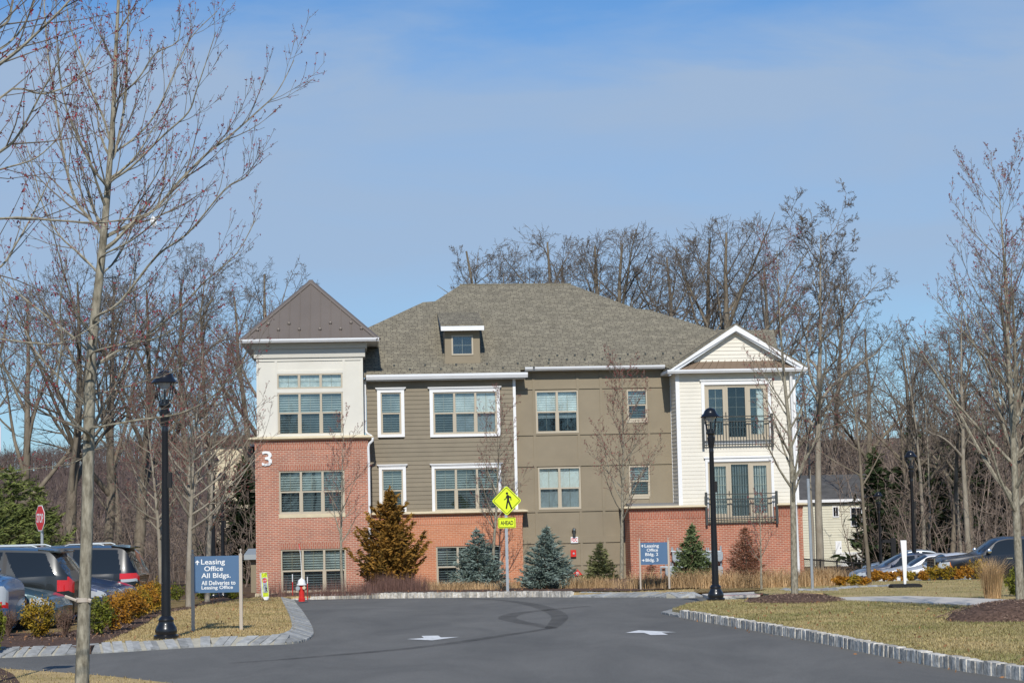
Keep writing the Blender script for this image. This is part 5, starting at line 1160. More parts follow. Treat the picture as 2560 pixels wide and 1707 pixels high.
# chain-link fence and yellow house beyond the corner
fy = 84.0
A_ = W(px(18, 255, 1160), fy); Z_ = W(px(18, 1120, 1150), fy); A_.z = g(A_.x, fy); Z_.z = g(Z_.x, fy)
fn = thing('mesh_fence', 'low black chain-link fence before the yellow house', 'fence', A_)
fh = W(px(18, 600, 1185), fy).z - g((A_.x + Z_.x) / 2, fy); Lf = (Z_ - A_).length
b = MB(); b.tube([(0, 0, fh), (Lf, 0, fh + (Z_.z - A_.z))], 0.03, 6); b.build('top_rail', m_blackm, fn)
for k in range(5):
    f = k / 4; b = MB(); b.tube([(Lf * f, 0, (Z_.z - A_.z) * f - 0.2), (Lf * f, 0, (Z_.z - A_.z) * f + fh + 0.05)], 0.035, 6); b.build('post', m_blackm, fn)
def mesh_mat():
    m = bpy.data.materials.new('chain_link'); m.use_nodes = True; t = m.node_tree; t.nodes.clear(); o = nd(t, 'ShaderNodeOutputMaterial'); tr = nd(t, 'ShaderNodeBsdfTransparent'); df = nd(t, 'ShaderNodeBsdfDiffuse'); df.inputs[0].default_value = (0.02, 0.02, 0.02, 1)
    tcn = nd(t, 'ShaderNodeTexCoord'); mp_ = nd(t, 'ShaderNodeMapping'); mp_.inputs['Rotation'].default_value = (0, R(45), 0); lk(t, tcn.outputs['Object'], mp_.inputs[0])
    ck_ = nd(t, 'ShaderNodeTexBrick'); ck_.offset = 0; sp2 = nd(t, 'ShaderNodeSeparateXYZ'); cb2 = nd(t, 'ShaderNodeCombineXYZ'); lk(t, mp_.outputs[0], sp2.inputs[0]); lk(t, sp2.outputs[0], cb2.inputs[0]); lk(t, sp2.outputs[2], cb2.inputs[1]); lk(t, cb2.outputs[0], ck_.inputs['Vector']); setin(ck_, Scale=1.0); ck_.inputs['Brick Width'].default_value = 0.06; ck_.inputs['Row Height'].default_value = 0.06; ck_.inputs['Mortar Size'].default_value = 0.006
    mx_ = nd(t, 'ShaderNodeMixShader'); lk(t, ck_.outputs['Fac'], mx_.inputs[0]); lk(t, tr.outputs[0], mx_.inputs[1]); lk(t, df.outputs[0], mx_.inputs[2]); lk(t, mx_.outputs[0], o.inputs[0]); return m
b = MB(); b.add([(0, 0.02, -0.3), (Lf, 0.02, -0.3), (Lf, 0.02, fh), (0, 0.02, fh)], [(0, 1, 2, 3)]); b.build('mesh', mesh_mat(), fn)
# dark frame beside the far lamp
hy2 = 95.0
fA, fB = W(px(18, 1285, 895), hy2), W(px(18, 1425, 885), hy2)
t = thing('timber_frame', 'dark post and crossbar frame behind the farthest lamp', 'frame', onground(fB.x, hy2)); hz2 = fB.z - t.location.z
b = MB(); b.box(-0.12, 0.12, -0.1, 0.1, -0.3, hz2 + 0.1); b.build('post', m_blackm, t); b = MB(); b.box(fA.x - fB.x, -0.121, -0.06, 0.06, hz2 - 0.12, hz2 + 0.02); b.build('crossbar', m_blackm, t)
# yellow house
m_yel = M('pale_yellow_siding', (0.62, 0.59, 0.46), 0.7, var=0.05, vs=0.8); m_hroof = M('house_roof_grey', (0.085, 0.082, 0.078), 0.95, var=0.25, vs=1.5)
HY = 150.0; hs = F / HY
hb0 = W(px(18, 245, 1165), HY); hb1 = W(px(18, 1040, 1165), HY); hz0 = hb0.z - 1.0
ho = thing('house', 'pale yellow two-storey house with a grey roof seen between bare trunks', 'house', Vector((hb0.x, HY, hz0)), R(3))
hx = lambda x: (px(18, x, 0)[0] - px(18, 245, 0)[0]) / hs; hzf = lambda y: (px(18, 0, 1165)[1] - px(18, 0, y)[1]) / hs + 1.0
wl_ = hx(1040) + 2
laps_b = MB(); z = 0.0
while z < hzf(400):
    t_ = min(z + 0.2, hzf(400)); laps_b.prism([(-0.3, -0.03, z), (-0.3, 0, t_), (-0.3, 0.2, t_), (-0.3, 0.2, z)], (wl_, 0, 0)); z = t_
laps_b.build('wall', m_yel, ho)
b = MB(); b.box(-0.3, wl_ - 0.3, 0.201, 9, 0, hzf(400) - 0.05); b.build('wall', m_yel, ho)
b = MB(); b.box(-0.5, wl_ - 0.1, -0.4, -0.25, hzf(400) - 0.05, hzf(370)); b.build('gutter', m_white, ho)
b = MB(); ez, rz_ = hzf(372), hzf(40); b.prism([(-0.6, -0.3, ez), (-0.6, 4.6, rz_), (-0.6, 9.6, ez), (-0.6, 9.5, ez - 0.1), (-0.6, -0.2, ez - 0.1)], (wl_ + 0.6, 0, 0)); b.build('roof', m_hroof, ho)
for x0, y0, x1, y1, cl in ((668, 475, 728, 590, 2), (900, 490, 1035, 715, 2), (890, 900, 935, 975, 1)):
    b = MB(); a, c, d, e = hx(x0), hx(x1), hzf(y1), hzf(y0); b.box(a - 0.07, a, -0.09, 0.02, d - 0.08, e + 0.08); b.box(c, c + 0.07, -0.09, 0.02, d - 0.08, e + 0.08); b.box(a, c, -0.087, 0.02, d - 0.08, d); b.box(a, c, -0.087, 0.02, e, e + 0.08); b.box((a + c) / 2 - 0.012, (a + c) / 2 + 0.012, -0.084, 0.02, d, e)
    wn = b.build('window', m_white, ho); b = MB(); b.box(a, c, -0.05, 0.01, d, e); b.build('pane', m_carglass, wn)
b = MB(); b.box(hx(680), hx(760), -0.08, 0.01, hzf(1080), hzf(910)); dr_ = b.build('door', m_white, ho); b = MB(); b.lathe([(0.04, -0.05), (0.05, 0.0)], 8, (hx(745), -0.081, hzf(1000)), 'y'); b.build('handle', m_rail, dr_)
b = MB(); st_ = hzf(1070); 
for k in range(20): x = hx(690) + k * (hx(1010) - hx(690)) / 19; zt = st_ - max(0, k - 13) * 0.09; b.box(x - 0.03, x + 0.03, -1.5, -1.44, 0.2 - 0.0, zt)
rl2 = b.build('porch_railing', m_white, ho); b = MB(); b.box(hx(690), hx(930), -1.53, -1.41, st_ + 0.001, st_ + 0.1); b.box(hx(690), hx(960), -1.6, -0.09, 0.5, 0.7); b.build('porch_deck', m_white, rl2)
# dark roofed shed edge just left of the tower and a pale block far behind it
sA = W(px(20, 300, 200), 84)
t = thing('garden_shed', 'small dark-roofed shed peeping out beside the brick tower', 'shed', onground(sA.x, 84)); zz = sA.z - t.location.z
b = MB(); b.box(-0.0, 2.6, 0, 2.2, -0.2, zz); b.build('wall', m_tan, t); b = MB(); b.prism([(-0.25, -0.3, zz - 0.0), (-0.25, -0.3, zz + 0.22), (-0.25, 1.1, zz + 0.45), (-0.25, 2.5, zz + 0.22), (-0.25, 2.5, zz)], (3.0, 0, 0)); b.build('roof', m_meter, t); b = MB(); b.box(0.75, 1.5, -0.02, 0.0, zz - 0.75, zz - 0.05); b.build('window', m_dark, t)
sA = W(px(14, 1270, 1300), 200); sB = W(px(14, 1580, 1235), 200)
t = thing('pale_building', 'low pale stone building far off behind the bare twigs beside the tower', 'building', onground(sA.x, 200)); zz = sB.z - t.location.z
b = MB(); b.box(0, (sB.x - sA.x) + 4, 0, 10, -1, zz - 0.3); b.build('wall', m_stone, t); b = MB(); b.prism([(-0.5, -0.5, zz - 0.299), (-0.5, 5, zz + 0.9), (-0.5, 10.5, zz - 0.299)], ((sB.x - sA.x) + 5, 0, 0)); b.build('roof', m_earth, t)
# ================================================================ cars
def lerp_line(P, x):
    if x <= P[0][0]: return P[0][1]
    for (a, za), (b, zb) in zip(P, P[1:]):
        if x <= b: 
            t = (x - a) / (b - a) if b > a else 1; return za + (zb - za) * t
    return P[-1][1]
def smooth_line(P, x, r=0.05):
    return sum(lerp_line(P, x + r * k) for k in (-1.5, -0.75, 0, 0.75, 1.5)) / 5
def paint(name, col, rough=0.3, metal=0.12):
    return M(name, col, rough, metal=metal, coat=0.7, spec=0.4)
m_trim = M('black_car_trim', (0.018, 0.018, 0.02), 0.55)
def car(name, label, loc, rz, pm, sp, group=None, cat='car'):
    """front along +x. body loft with wheel arches; panes, lamps, wheels and handles are parts"""
    t = thing(name, label, cat, loc, rz, group); Lc, Wd = sp['L'], sp['W']; top, belt = sp['top'], sp['belt']; xr, xf, Rw = sp['wheels']; sill = sp.get('sill', 0.24)
    xs = sorted(set([round(Lc * i / 170, 4) for i in range(171)] + [round(c + (Rw + 0.06) * math.cos(math.pi * k / 12), 4) for c in (xr, xf) for k in range(13)] + [0.03, 0.08, Lc - 0.03, Lc - 0.08]))
    NL, NU, NT = 12, 15, 5; rows = []
    for x in xs:
        z0 = sill + 0.10 * max(0, 1 - x / 0.35) ** 2 + 0.06 * max(0, 1 - (Lc - x) / 0.35) ** 2
        for c in (xr, xf):
            q = (Rw + 0.06) ** 2 - (x - c) ** 2
            if q > 0: z0 = max(z0, Rw + math.sqrt(q))
        zt = smooth_line(top, x); zb = min(smooth_line(belt, x), zt - 0.005); zb = max(zb, z0 + 0.05); zt = max(zt, zb + 0.005)
        e = 0.42; end = min(x, Lc - x); k = 1.0
        if end < e: k = 0.70 + 0.30 * math.sqrt(max(0, 1 - ((e - end) / e) ** 2))
        ws = Wd / 2 * k; hg = zt - zb; row = []
        for j in range(NL):
            f = j / (NL - 1); z = z0 + (zb - z0) * f; row.append((ws * (0.93 + 0.07 * math.sin(math.pi * (0.12 + 0.70 * f))), z))
        wb = row[-1][0]; tu = min(0.36 * hg, wb * 0.45); wtop = wb - tu
        for j in range(1, NU):
            f = j / (NU - 1); row.append((wb - tu * f ** 1.15, zb + (hg - min(0.05, hg * 0.3)) * f))
        wt, ztop = row[-1]
        for j in range(1, NT):
            f = j / (NT - 1); row.append((wt * (1 - f), ztop + min(0.05, max(hg, 0.02) * 0.3) * (1 - (1 - f) ** 2.2) + 0.015 * (1 - (1 - f) ** 2)))
        rows.append(row)
    NJ = len(rows[0]); parts = {}
    def put(key, quad): parts.setdefault(key, MB()).add(quad, [(0, 1, 2, 3)])
    for i in range(len(xs) - 1):
        xm = (xs[i] + xs[i + 1]) / 2; slope = (smooth_line(top, xs[i + 1]) - smooth_line(top, xs[i])) / (xs[i + 1] - xs[i])
        for j in range(NJ - 1):
            zm = (rows[i][j][1] + rows[i + 1][j + 1][1]) / 2; key = 'body'
            hg = smooth_line(top, xm) - smooth_line(belt, xm)
            if NL - 1 <= j < NL + NU - 3 + 0 and hg > 0.12:
                f = (j - NL + 1.5) / (NU - 1)
                for (a0, a1), (b0, b1) in sp['side']:
                    if a0 + (a1 - a0) * f < xm < b0 + (b1 - b0) * f: key = 'side_window'
                if key == 'body' and sp.get('pillar_dark') and sp['pillar_dark'][0] < xm < sp['pillar_dark'][1]: key = 'pillar'
            if j >= NL + NU - 2 and hg > 0.10:
                for nm_, a, b in sp['screens']:
                    if a < xm < b: key = nm_
            if j < NL + NU - 2:
                for nm_, (x0, x1), (z0, z1), sk in sp['lights']:
                    if x0 + sk * (zm - z0) < xm < x1 and z0 < zm < z1: key = nm_
            for s in (1, -1):
                quad = [(xs[i], s * rows[i][j][0], rows[i][j][1]), (xs[i + 1], s * rows[i + 1][j][0], rows[i + 1][j][1]), (xs[i + 1], s * rows[i + 1][j + 1][0], rows[i + 1][j + 1][1]), (xs[i], s * rows[i][j + 1][0], rows[i][j + 1][1])]
                nm_ = key
                if key in ('side_window', 'pillar') or key in dict((l[0], 1) for l in sp['lights']): nm_ = key + (':near' if s < 0 else ':far')
                put(nm_, quad)
    for i in (0, -1):
        row = rows[i]; x = xs[i]; vs = [(x, -y, z) for y, z in row] + [(x, y, z) for y, z in row[::-1][1:]]; parts['body'].add(vs, [tuple(range(len(vs)))])
    mats = {'body': pm, 'side_window': m_carglass, 'windscreen': m_carglass, 'rear_window': m_carglass, 'headlight': m_lamp, 'tail_light': m_tail, 'grille': m_trim, 'indicator': m_amber, 'pillar': m_trim, 'clear_tail': m_lamp}
    body = None
    for key in sorted(parts, key=lambda k: k != 'body'):
        nm_ = key.split(':')[0]; o = parts[key]; me = o.build(nm_, mats[nm_], t); bm = bmesh.new(); bm.from_mesh(me.data); bmesh.ops.remove_doubles(bm, verts=bm.verts, dist=1e-4); bmesh.ops.recalc_face_normals(bm, faces=bm.faces); bm.to_mesh(me.data); bm.free()
        me.data.polygons.foreach_set('use_smooth', [True] * len(me.data.polygons)); me.data.set_sharp_from_angle(angle=R(38))
    for s in (-1, 1):                                   # shut lines of the doors
        for xs_ in sp.get('seams', (sp['side'][-1][1][0] - 0.1, sp['side'][-1][0][0], sp['side'][-2][0][0] + 0.25)):
            i = min(range(len(xs)), key=lambda k: abs(xs[k] - xs_)); b = MB(); b.tube([(xs[i], s * (y + 0.001), z) for y, z in rows[i][2:NL]], 0.007, 4); b.build('door_seam', m_blackm, t)
    b = MB(); b.box(0.15, Lc - 0.15, -Wd * 0.40, Wd * 0.40, sill + 0.01, min(z for x, z in belt) - 0.12); b.build('underbody', m_blackm, t)
    for cx in (xr, xf):
        for s in (-1, 1):
            yc = s * (Wd / 2 - 0.12); b = MB(); b.lathe([(Rw * 0.62, -0.10), (Rw * 0.9, -0.11), (Rw, -0.08), (Rw, 0.08), (Rw * 0.9, 0.11), (Rw * 0.62, 0.10)], 24, (cx, yc, Rw), 'y'); wh = b.build('wheel', m_rubber, t, 40)
            b = MB(); b.lathe([(Rw * 0.60, -0.105), (Rw * 0.66, -0.112), (Rw * 0.66, 0.112), (Rw * 0.60, 0.105)], 24, (cx, yc, Rw), 'y'); b.lathe([(0.02, -0.09), (0.07, -0.085), (0.07, 0.085), (0.02, 0.09)], 12, (cx, yc, Rw), 'y')
            for k in range(5):
                a = 2 * math.pi * k / 5 + 0.3; b.tube([(cx + 0.05 * math.cos(a), yc + s * 0.088, Rw + 0.05 * math.sin(a)), (cx + Rw * 0.6 * math.cos(a), yc + s * 0.10, Rw + Rw * 0.6 * math.sin(a))], [0.035, 0.028], 6)
            b.build('rim', m_galv, wh, 40)
    for s in (-1, 1):
        mx0, mz0 = sp['mirror']; yb = s * (Wd / 2 - 0.03); b = MB()
        b.lathe([(0.02, -0.09), (0.075, -0.07), (0.085, 0.0), (0.075, 0.07), (0.02, 0.09)], 10, (mx0, yb + s * 0.12, mz0), 'y'); b.tube([(mx0, yb - s * 0.06, mz0 - 0.05), (mx0, yb + s * 0.06, mz0 - 0.03)], 0.03, 6); b.build('mirror', m_chrome if sp.get('chrome') else pm, t, 50)
        for hx_, hz_ in sp['handles']:
            b = MB(); b.box(hx_ - 0.11, hx_ + 0.11, s * (Wd / 2 + 0.012) - 0.014, s * (Wd / 2 + 0.012) + 0.014, hz_ - 0.02, hz_ + 0.02); b.build('door_handle', m_chrome if sp.get('chrome') else pm, t)
    for rail in sp.get('rails', ()):
        for s in (-1, 1):
            b = MB(); y = s * (Wd / 2 - 0.30); b.tube([(rail[0], y, rail[2] - 0.07), (rail[0] + 0.12, y, rail[2] - 0.03), (rail[1] - 0.12, y, rail[2] - 0.03), (rail[1], y, rail[2] - 0.07)], 0.018, 6); b.build('roof_rail', m_meter, t, True)
    if 'spoiler' in sp:
        x0, z0 = sp['spoiler']; b = MB(); w2 = Wd / 2 * 0.68; b.prism([(x0 - 0.14, -w2, z0 - 0.07), (x0 + 0.36, -w2, z0 - 0.005), (x0 + 0.36, -w2, z0 - 0.045), (x0 - 0.12, -w2, z0 - 0.10)], (0, 2 * w2, 0)); b.build('spoiler', pm, t)
    if 'grille' in sp:
        x0, z0, z1, w2 = sp['grille']; b = MB()
        b.box(x0, x0 + 0.04, -w2, w2, z0, z0 + 0.05); b.box(x0, x0 + 0.04, -w2, w2, z1 - 0.05, z1); b.box(x0, x0 + 0.04, -w2, -w2 + 0.06, z0 + 0.05, z1 - 0.05); b.box(x0, x0 + 0.04, w2 - 0.06, w2, z0 + 0.05, z1 - 0.05)
        for k in range(1, 4): z = z0 + (z1 - z0) * k / 4; b.box(x0 + 0.003, x0 + 0.03, -w2 + 0.06, w2 - 0.06, z - 0.016, z + 0.016)
        b.box(x0 + 0.002, x0 + 0.045, -0.03, 0.03, z0 + 0.05, z1 - 0.05)
        gg = b.build('grille', m_chrome, t); b = MB(); b.box(x0 - 0.012, x0, -w2 + 0.02, w2 - 0.02, z0 + 0.02, z1 - 0.02); b.build('grille_mesh', m_trim, gg)
    if 'chrome_line' in sp:
        b = MB()
        for s in (-1, 1):
            b.tube([(x, s * (Wd / 2 * yy), z) for x, z, yy in sp['chrome_line']], 0.012, 5)
        b.build('window_trim', m_chrome, t)
    return t
SUV = dict(L=4.77, W=1.84, wheels=(0.98, 3.84, 0.37), belt=[(0, 1.10), (0.5, 1.13), (2.4, 1.06), (3.5, 1.02), (4.77, 0.95)],
           top=[(0, 0.95), (0.04, 1.05), (0.20, 1.30), (0.42, 1.62), (0.62, 1.70), (1.6, 1.745), (2.4, 1.72), (2.9, 1.62), (3.55, 1.10), (3.75, 1.06), (4.4, 0.96), (4.68, 0.82), (4.77, 0.62)],
           side=[((0.34, 0.62), (1.18, 1.5)), ((1.66, 1.50), (2.30, 2.30)), ((2.36, 2.36), (3.42, 2.96))], screens=[('rear_window', 0.12, 0.44), ('windscreen', 2.88, 3.52)],
           lights=[('tail_light', (-0.1, 0.32), (0.78, 1.07), 0.35), ('headlight', (4.3, 4.9), (0.72, 0.92), 0.0)], mirror=(3.25, 1.10), handles=((1.75, 0.98), (2.75, 0.96)), spoiler=(0.42, 1.70), rails=((0.8, 2.3, 1.80),), pillar_dark=(1.4, 1.5),
           chrome_line=[(1.62, 1.10, .985), (1.52, 1.28, .93), (1.62, 1.50, .84), (1.9, 1.60, .80), (2.9, 1.56, .80), (3.45, 1.07, .985)])
VAN = dict(L=5.09, W=1.98, wheels=(1.02, 4.05, 0.36), belt=[(0, 1.05), (1.2, 1.04), (3.0, 1.0), (5.09, 0.9)],
           top=[(0, 0.88), (0.03, 1.02), (0.14, 1.30), (0.34, 1.68), (0.55, 1.74), (1.8, 1.77), (2.9, 1.74), (3.4, 1.62), (4.25, 1.08), (4.8, 0.90), (5.02, 0.75), (5.09, 0.58)],
           side=[((0.42, 0.55), (1.72, 1.66)), ((1.86, 1.80), (2.84, 2.84)), ((2.94, 2.94), (4.0, 3.45))], screens=[('rear_window', 0.08, 0.36), ('windscreen', 3.4, 4.2)],
           lights=[('clear_tail', (-0.1, 0.42), (0.84, 0.89), 0.2), ('tail_light', (-0.1, 0.46), (0.89, 1.04), 0.6), ('headlight', (4.6, 5.2), (0.68, 0.86), 0.0)], mirror=(3.7, 1.08), handles=((2.05, 0.98), (3.1, 0.96)), spoiler=(0.36, 1.76), rails=((0.9, 1.9, 1.83),),
           )
SEDAN = dict(L=4.75, W=1.82, wheels=(0.98, 3.80, 0.33), belt=[(0, 0.92), (1.5, 0.93), (3.3, 0.90), (4.0, 0.84), (4.75, 0.70)],
             top=[(0, 0.78), (0.06, 0.98), (0.5, 1.05), (1.0, 1.14), (1.55, 1.40), (2.1, 1.46), (2.7, 1.41), (3.45, 1.00), (3.6, 0.955), (4.2, 0.83), (4.58, 0.70), (4.75, 0.50)],
             side=[((1.1, 1.5), (2.1, 2.1)), ((2.2, 2.2), (3.3, 2.75))], screens=[('rear_window', 0.95, 1.52), ('windscreen', 2.72, 3.42)],
             lights=[('indicator', (4.10, 4.20), (0.64, 0.74), 0.6), ('headlight', (4.20, 4.62), (0.60, 0.73), 0.5), ('tail_light', (-0.1, 0.25), (0.70, 0.92), 0.0)], mirror=(3.15, 0.98), handles=((1.5, 0.84), (2.55, 0.82)))
HATCH = dict(L=4.46, W=1.75, wheels=(0.90, 3.60, 0.32), belt=[(0, 0.98), (1.3, 0.98), (3.0, 0.9), (4.46, 0.75)],
             top=[(0, 0.80), (0.05, 1.10), (0.22, 1.18), (0.9, 1.38), (1.9, 1.48), (2.5, 1.44), (3.5, 0.98), (4.1, 0.83), (4.36, 0.68), (4.46, 0.5)],
             side=[((0.6, 0.95), (1.9, 1.9)), ((2.0, 2.0), (3.3, 2.6))], screens=[('rear_window', 0.2, 0.95), ('windscreen', 2.5, 3.45)],
             lights=[('tail_light', (-0.1, 0.34), (0.60, 0.70), 0.3), ('clear_tail', (-0.1, 0.32), (0.70, 1.02), 0.2), ('headlight', (3.95, 4.6), (0.6, 0.75), 0.0)], mirror=(3.0, 1.0), handles=((1.35, 0.88), (2.4, 0.86)), spoiler=(0.26, 1.20))
PICK = dict(L=5.85, W=2.02, wheels=(1.30, 4.88, 0.41), sill=0.42, belt=[(0, 1.34), (2.2, 1.36), (4.3, 1.30), (5.85, 1.12)],
            top=[(0, 1.10), (0.03, 1.34), (1.72, 1.36), (1.80, 1.45), (1.95, 1.90), (2.3, 1.95), (3.2, 1.95), (3.55, 1.88), (4.25, 1.36), (4.4, 1.33), (5.4, 1.24), (5.70, 1.14), (5.80, 0.95), (5.85, 0.75)],
            side=[((2.05, 2.1), (2.85, 2.85)), ((2.95, 2.95), (4.15, 3.62))], screens=[('rear_window', 1.76, 1.98), ('windscreen', 3.55, 4.22)],
            lights=[('indicator', (5.28, 5.38), (0.88, 1.10), 0.4), ('headlight', (5.38, 5.9), (0.88, 1.10), 0.0), ('tail_light', (-0.1, 0.15), (0.9, 1.25), 0.0)], mirror=(3.95, 1.46), handles=((2.35, 1.20), (3.2, 1.19)), chrome=True, grille=(5.81, 0.78, 1.22, 0.62))
c_teal = paint('teal_grey_paint', (0.055, 0.115, 0.135)); c_blue = paint('deep_blue_paint', (0.022, 0.045, 0.12)); c_pblue = paint('bright_blue_paint', (0.05, 0.13, 0.27)); c_grey = paint('dark_grey_paint', (0.022, 0.026, 0.027)); c_blackc = paint('black_green_paint', (0.007, 0.008, 0.010))
c_white = paint('white_paint', (0.74, 0.75, 0.76), metal=0.0); c_navy = paint('navy_paint', (0.012, 0.020, 0.05)); c_pick = paint('blue_black_paint', (0.006, 0.009, 0.016)); c_silver = paint('silver_paint', (0.45, 0.50, 0.53), metal=0.5)
GL = 'cars parked in a row at the left'
def park(name, label, spec, pm, x_end, Y, facing, dz=0.0, group=GL):
    """x_end: picture column of the end nearer the road; facing +1 nose to +x"""
    X = W((x_end, 1500), Y).x; z = g(X, Y) + dz
    if facing > 0: return car(name, label, (X - spec['L'], Y, z), 0, pm, spec, group)
    return car(name, label, (X, Y, z), math.pi, pm, spec, group) if False else car(name, label, (X, Y, z), math.pi, pm, spec, group)
park('parked_car', 'bright blue hatchback nearest the kerb with its tall clear rear lamp showing', HATCH, c_pblue, 42, 37.2, -1)
park('parked_car', 'teal grey sedan nose-on beside the bright blue hatchback, amber in its headlight', SEDAN, c_teal, 164, 39.2, 1)
park('parked_car', 'dark grey crossover with big red tail lamp behind the near tree trunk', SUV, c_grey, 203, 41.8, -1)
park('parked_car', 'deep blue sedan nose just right of the near trunk, closest to the shrubs', SEDAN, c_blue, 300, 44.6, 1)
park('parked_car', 'second deep blue sedan, half hidden between the nearer blue one and the black minivan', SEDAN, c_blue, 338, 47.2, 1)
park('parked_minivan', 'black minivan with a long side window and low red tail lamp, last in the row', VAN, c_blackc, 362, 50.0, -1)
GR = 'cars parked in a row at the right'
def park2(name, label, spec, pm, x_nose, Y, sc=1.0):
    X = W((x_nose, 1440), Y).x; o = car(name, label, (X + spec['L'] * sc, Y, g(X + 2, Y)), math.pi, pm, spec, GR); o.scale = (sc,) * 3; return o
park2('pickup_truck', 'blue-black pickup truck with chrome grille and chrome mirror behind the orange shrubs', PICK, c_pick, px(10, 1330, 0)[0], 71.0)
park2('parked_car', 'white sedan parked beyond the black pickup truck', SEDAN, c_white, px(10, 925, 0)[0], 73.8)
park2('parked_car', 'second white sedan, its pointed headlight between the navy sedan and the nearer white one', SEDAN, c_white, px(10, 775, 0)[0], 76.4)
park2('parked_car', 'navy sedan at the far end of the row beyond the white ones', SEDAN, c_navy, px(10, 550, 0)[0], 79.0)
X = W(px(18, 1020, 1180), 90).x; car('parked_car', 'pale silver sedan behind the chain-link fence by the yellow house', (X + 4.75, 90, g(X, 90)), math.pi, c_silver, SEDAN)
# ================================================================ trees and plants
def bark(name, c1, c2, sc=9.0): return M(name, c1, 0.95, col2=c2, vs=sc, bump=0.6, bs=30, spec=0.1, stretch=(1, 1, 0.35))
m_mbark = bark('maple_bark', (0.14, 0.122, 0.088), (0.40, 0.365, 0.28), 30)
m_mtwig = M('maple_twig', (0.20, 0.165, 0.125), 0.9, var=0.25, vs=2, isl=0.3)
m_bud = M('red_bud', (0.22, 0.022, 0.030), 0.7, isl=0.4)
m_obark = bark('oak_bark', (0.12, 0.098, 0.072), (0.26, 0.22, 0.165), 3)
m_otwig = M('oak_twig', (0.15, 0.122, 0.096), 0.95, var=0.3, vs=0.6, isl=0.35)
m_pbark = bark('pale_bark', (0.22, 0.19, 0.145), (0.36, 0.32, 0.255), 5)
m_brush = M('brush_twig', (0.175, 0.130, 0.100), 0.95, col2=(0.26, 0.205, 0.165), vs=0.25, isl=0.35)
class Tree:
    def __init__(s): s.thick = []; s.thin = []; s.buds = []
    def add(s, pts, rad, cut):
        if rad[0] > cut: s.thick.append((pts, rad))
        else: s.thin.append((pts, rad))
    def seg_mesh(s, name, mat, parent, n=3, rmin=0.0):
        A, Bq, ra, rb = [], [], [], []
        for pts, rad in s.thin:
            for i in range(len(pts) - 1): A.append(pts[i]); Bq.append(pts[i + 1]); ra.append(max(rad[i], rmin)); rb.append(max(rad[i + 1], rmin * 0.7))
        if not A: return None
        V, Fc = seg_arrays(np.array([tuple(a) for a in A]), np.array([tuple(b) for b in Bq]), np.array(ra), np.array(rb), n)
        return np_mesh(name, V, Fc, mat, parent, True)
    def thick_mesh(s, name, mat, parent, n=8):
        b = MB()
        for pts, rad in s.thick: b.tube(pts, rad, n if rad[0] > 0.05 else 5)
        return b.build(name, mat, parent, 60)
    def bud_mesh(s, name, mat, parent, size):
        P = np.array([tuple(p) for p in s.buds]); rng = np.random.default_rng(3); k = 4; n = len(P)
        P = np.repeat(P, k, 0) + rng.normal(0, size * 0.55, (n * k, 3)); sz = size * rng.uniform(0.45, 1.0, n * k)
        return leaf_cloud(name, P, sz, mat, parent, rng, 0.75)
def seg_arrays(A, B_, ra, rb, n=3):
    d = B_ - A; L = np.linalg.norm(d, axis=1, keepdims=True); d = d / np.maximum(L, 1e-9)
    ref = np.where(np.abs(d[:, 2:3]) < 0.9, np.array([[0, 0, 1.0]]), np.array([[1.0, 0, 0]]))
    u = np.cross(d, ref); u /= np.linalg.norm(u, axis=1, keepdims=True); v = np.cross(d, u); m = len(A)
    V = np.zeros((m, 2 * n, 3))
    for k in range(n):
        a = 2 * math.pi * k / n; o = u * math.cos(a) + v * math.sin(a); V[:, k] = A + o * ra[:, None]; V[:, n + k] = B_ + o * rb[:, None]
    base = (np.arange(m) * 2 * n)[:, None]; fs = []
    for k in range(n): fs.append(np.concatenate([base + k, base + (k + 1) % n, base + n + (k + 1) % n, base + n + k], 1))
    return V.reshape(-1, 3), np.concatenate(fs, 0)
def leaf_cloud(name, P, sz, mat, parent, rng, asp=0.6, nrm=None):
    """one small four-sided leaf per point, turned at random"""
    m = len(P); a = rng.normal(0, 1, (m, 3)); a /= np.linalg.norm(a, axis=1, keepdims=True)
    if nrm is not None: a = a * 0.7 + nrm; a /= np.linalg.norm(a, axis=1, keepdims=True)
    r_ = rng.normal(0, 1, (m, 3)); b = np.cross(a, r_); b /= np.linalg.norm(b, axis=1, keepdims=True)
    s = np.broadcast_to(np.asarray(sz).reshape(-1, 1), (m, 1)); V = np.stack([P - a * s, P + b * s * asp * 0.5, P + a * s, P - b * s * asp * 0.5], 1).reshape(-1, 3)
    return np_mesh(name, V, np.arange(m * 4).reshape(m, 4), mat, parent)
def inside(pts, X, Y):
    c = np.zeros(len(X), bool); n = len(pts); j = n - 1
    for i in range(n):
        xi, yi, xj, yj = pts[i][0], pts[i][1], pts[j][0], pts[j][1]
        k = ((yi > Y) != (yj > Y)) & (X < (xj - xi) * (Y - yi) / (yj - yi + 1e-12) + xi); c ^= k; j = i
    return c
def Gc(p, dz, ymax=73.0):
    q = G(p, dz); return q if q.y < ymax else onground(W(p, ymax).x, ymax, dz)
UP = Vector((0, 0, 1))
def rv(rng): return Vector((rng.gauss(0, 1), rng.gauss(0, 1), rng.gauss(0, 1)))
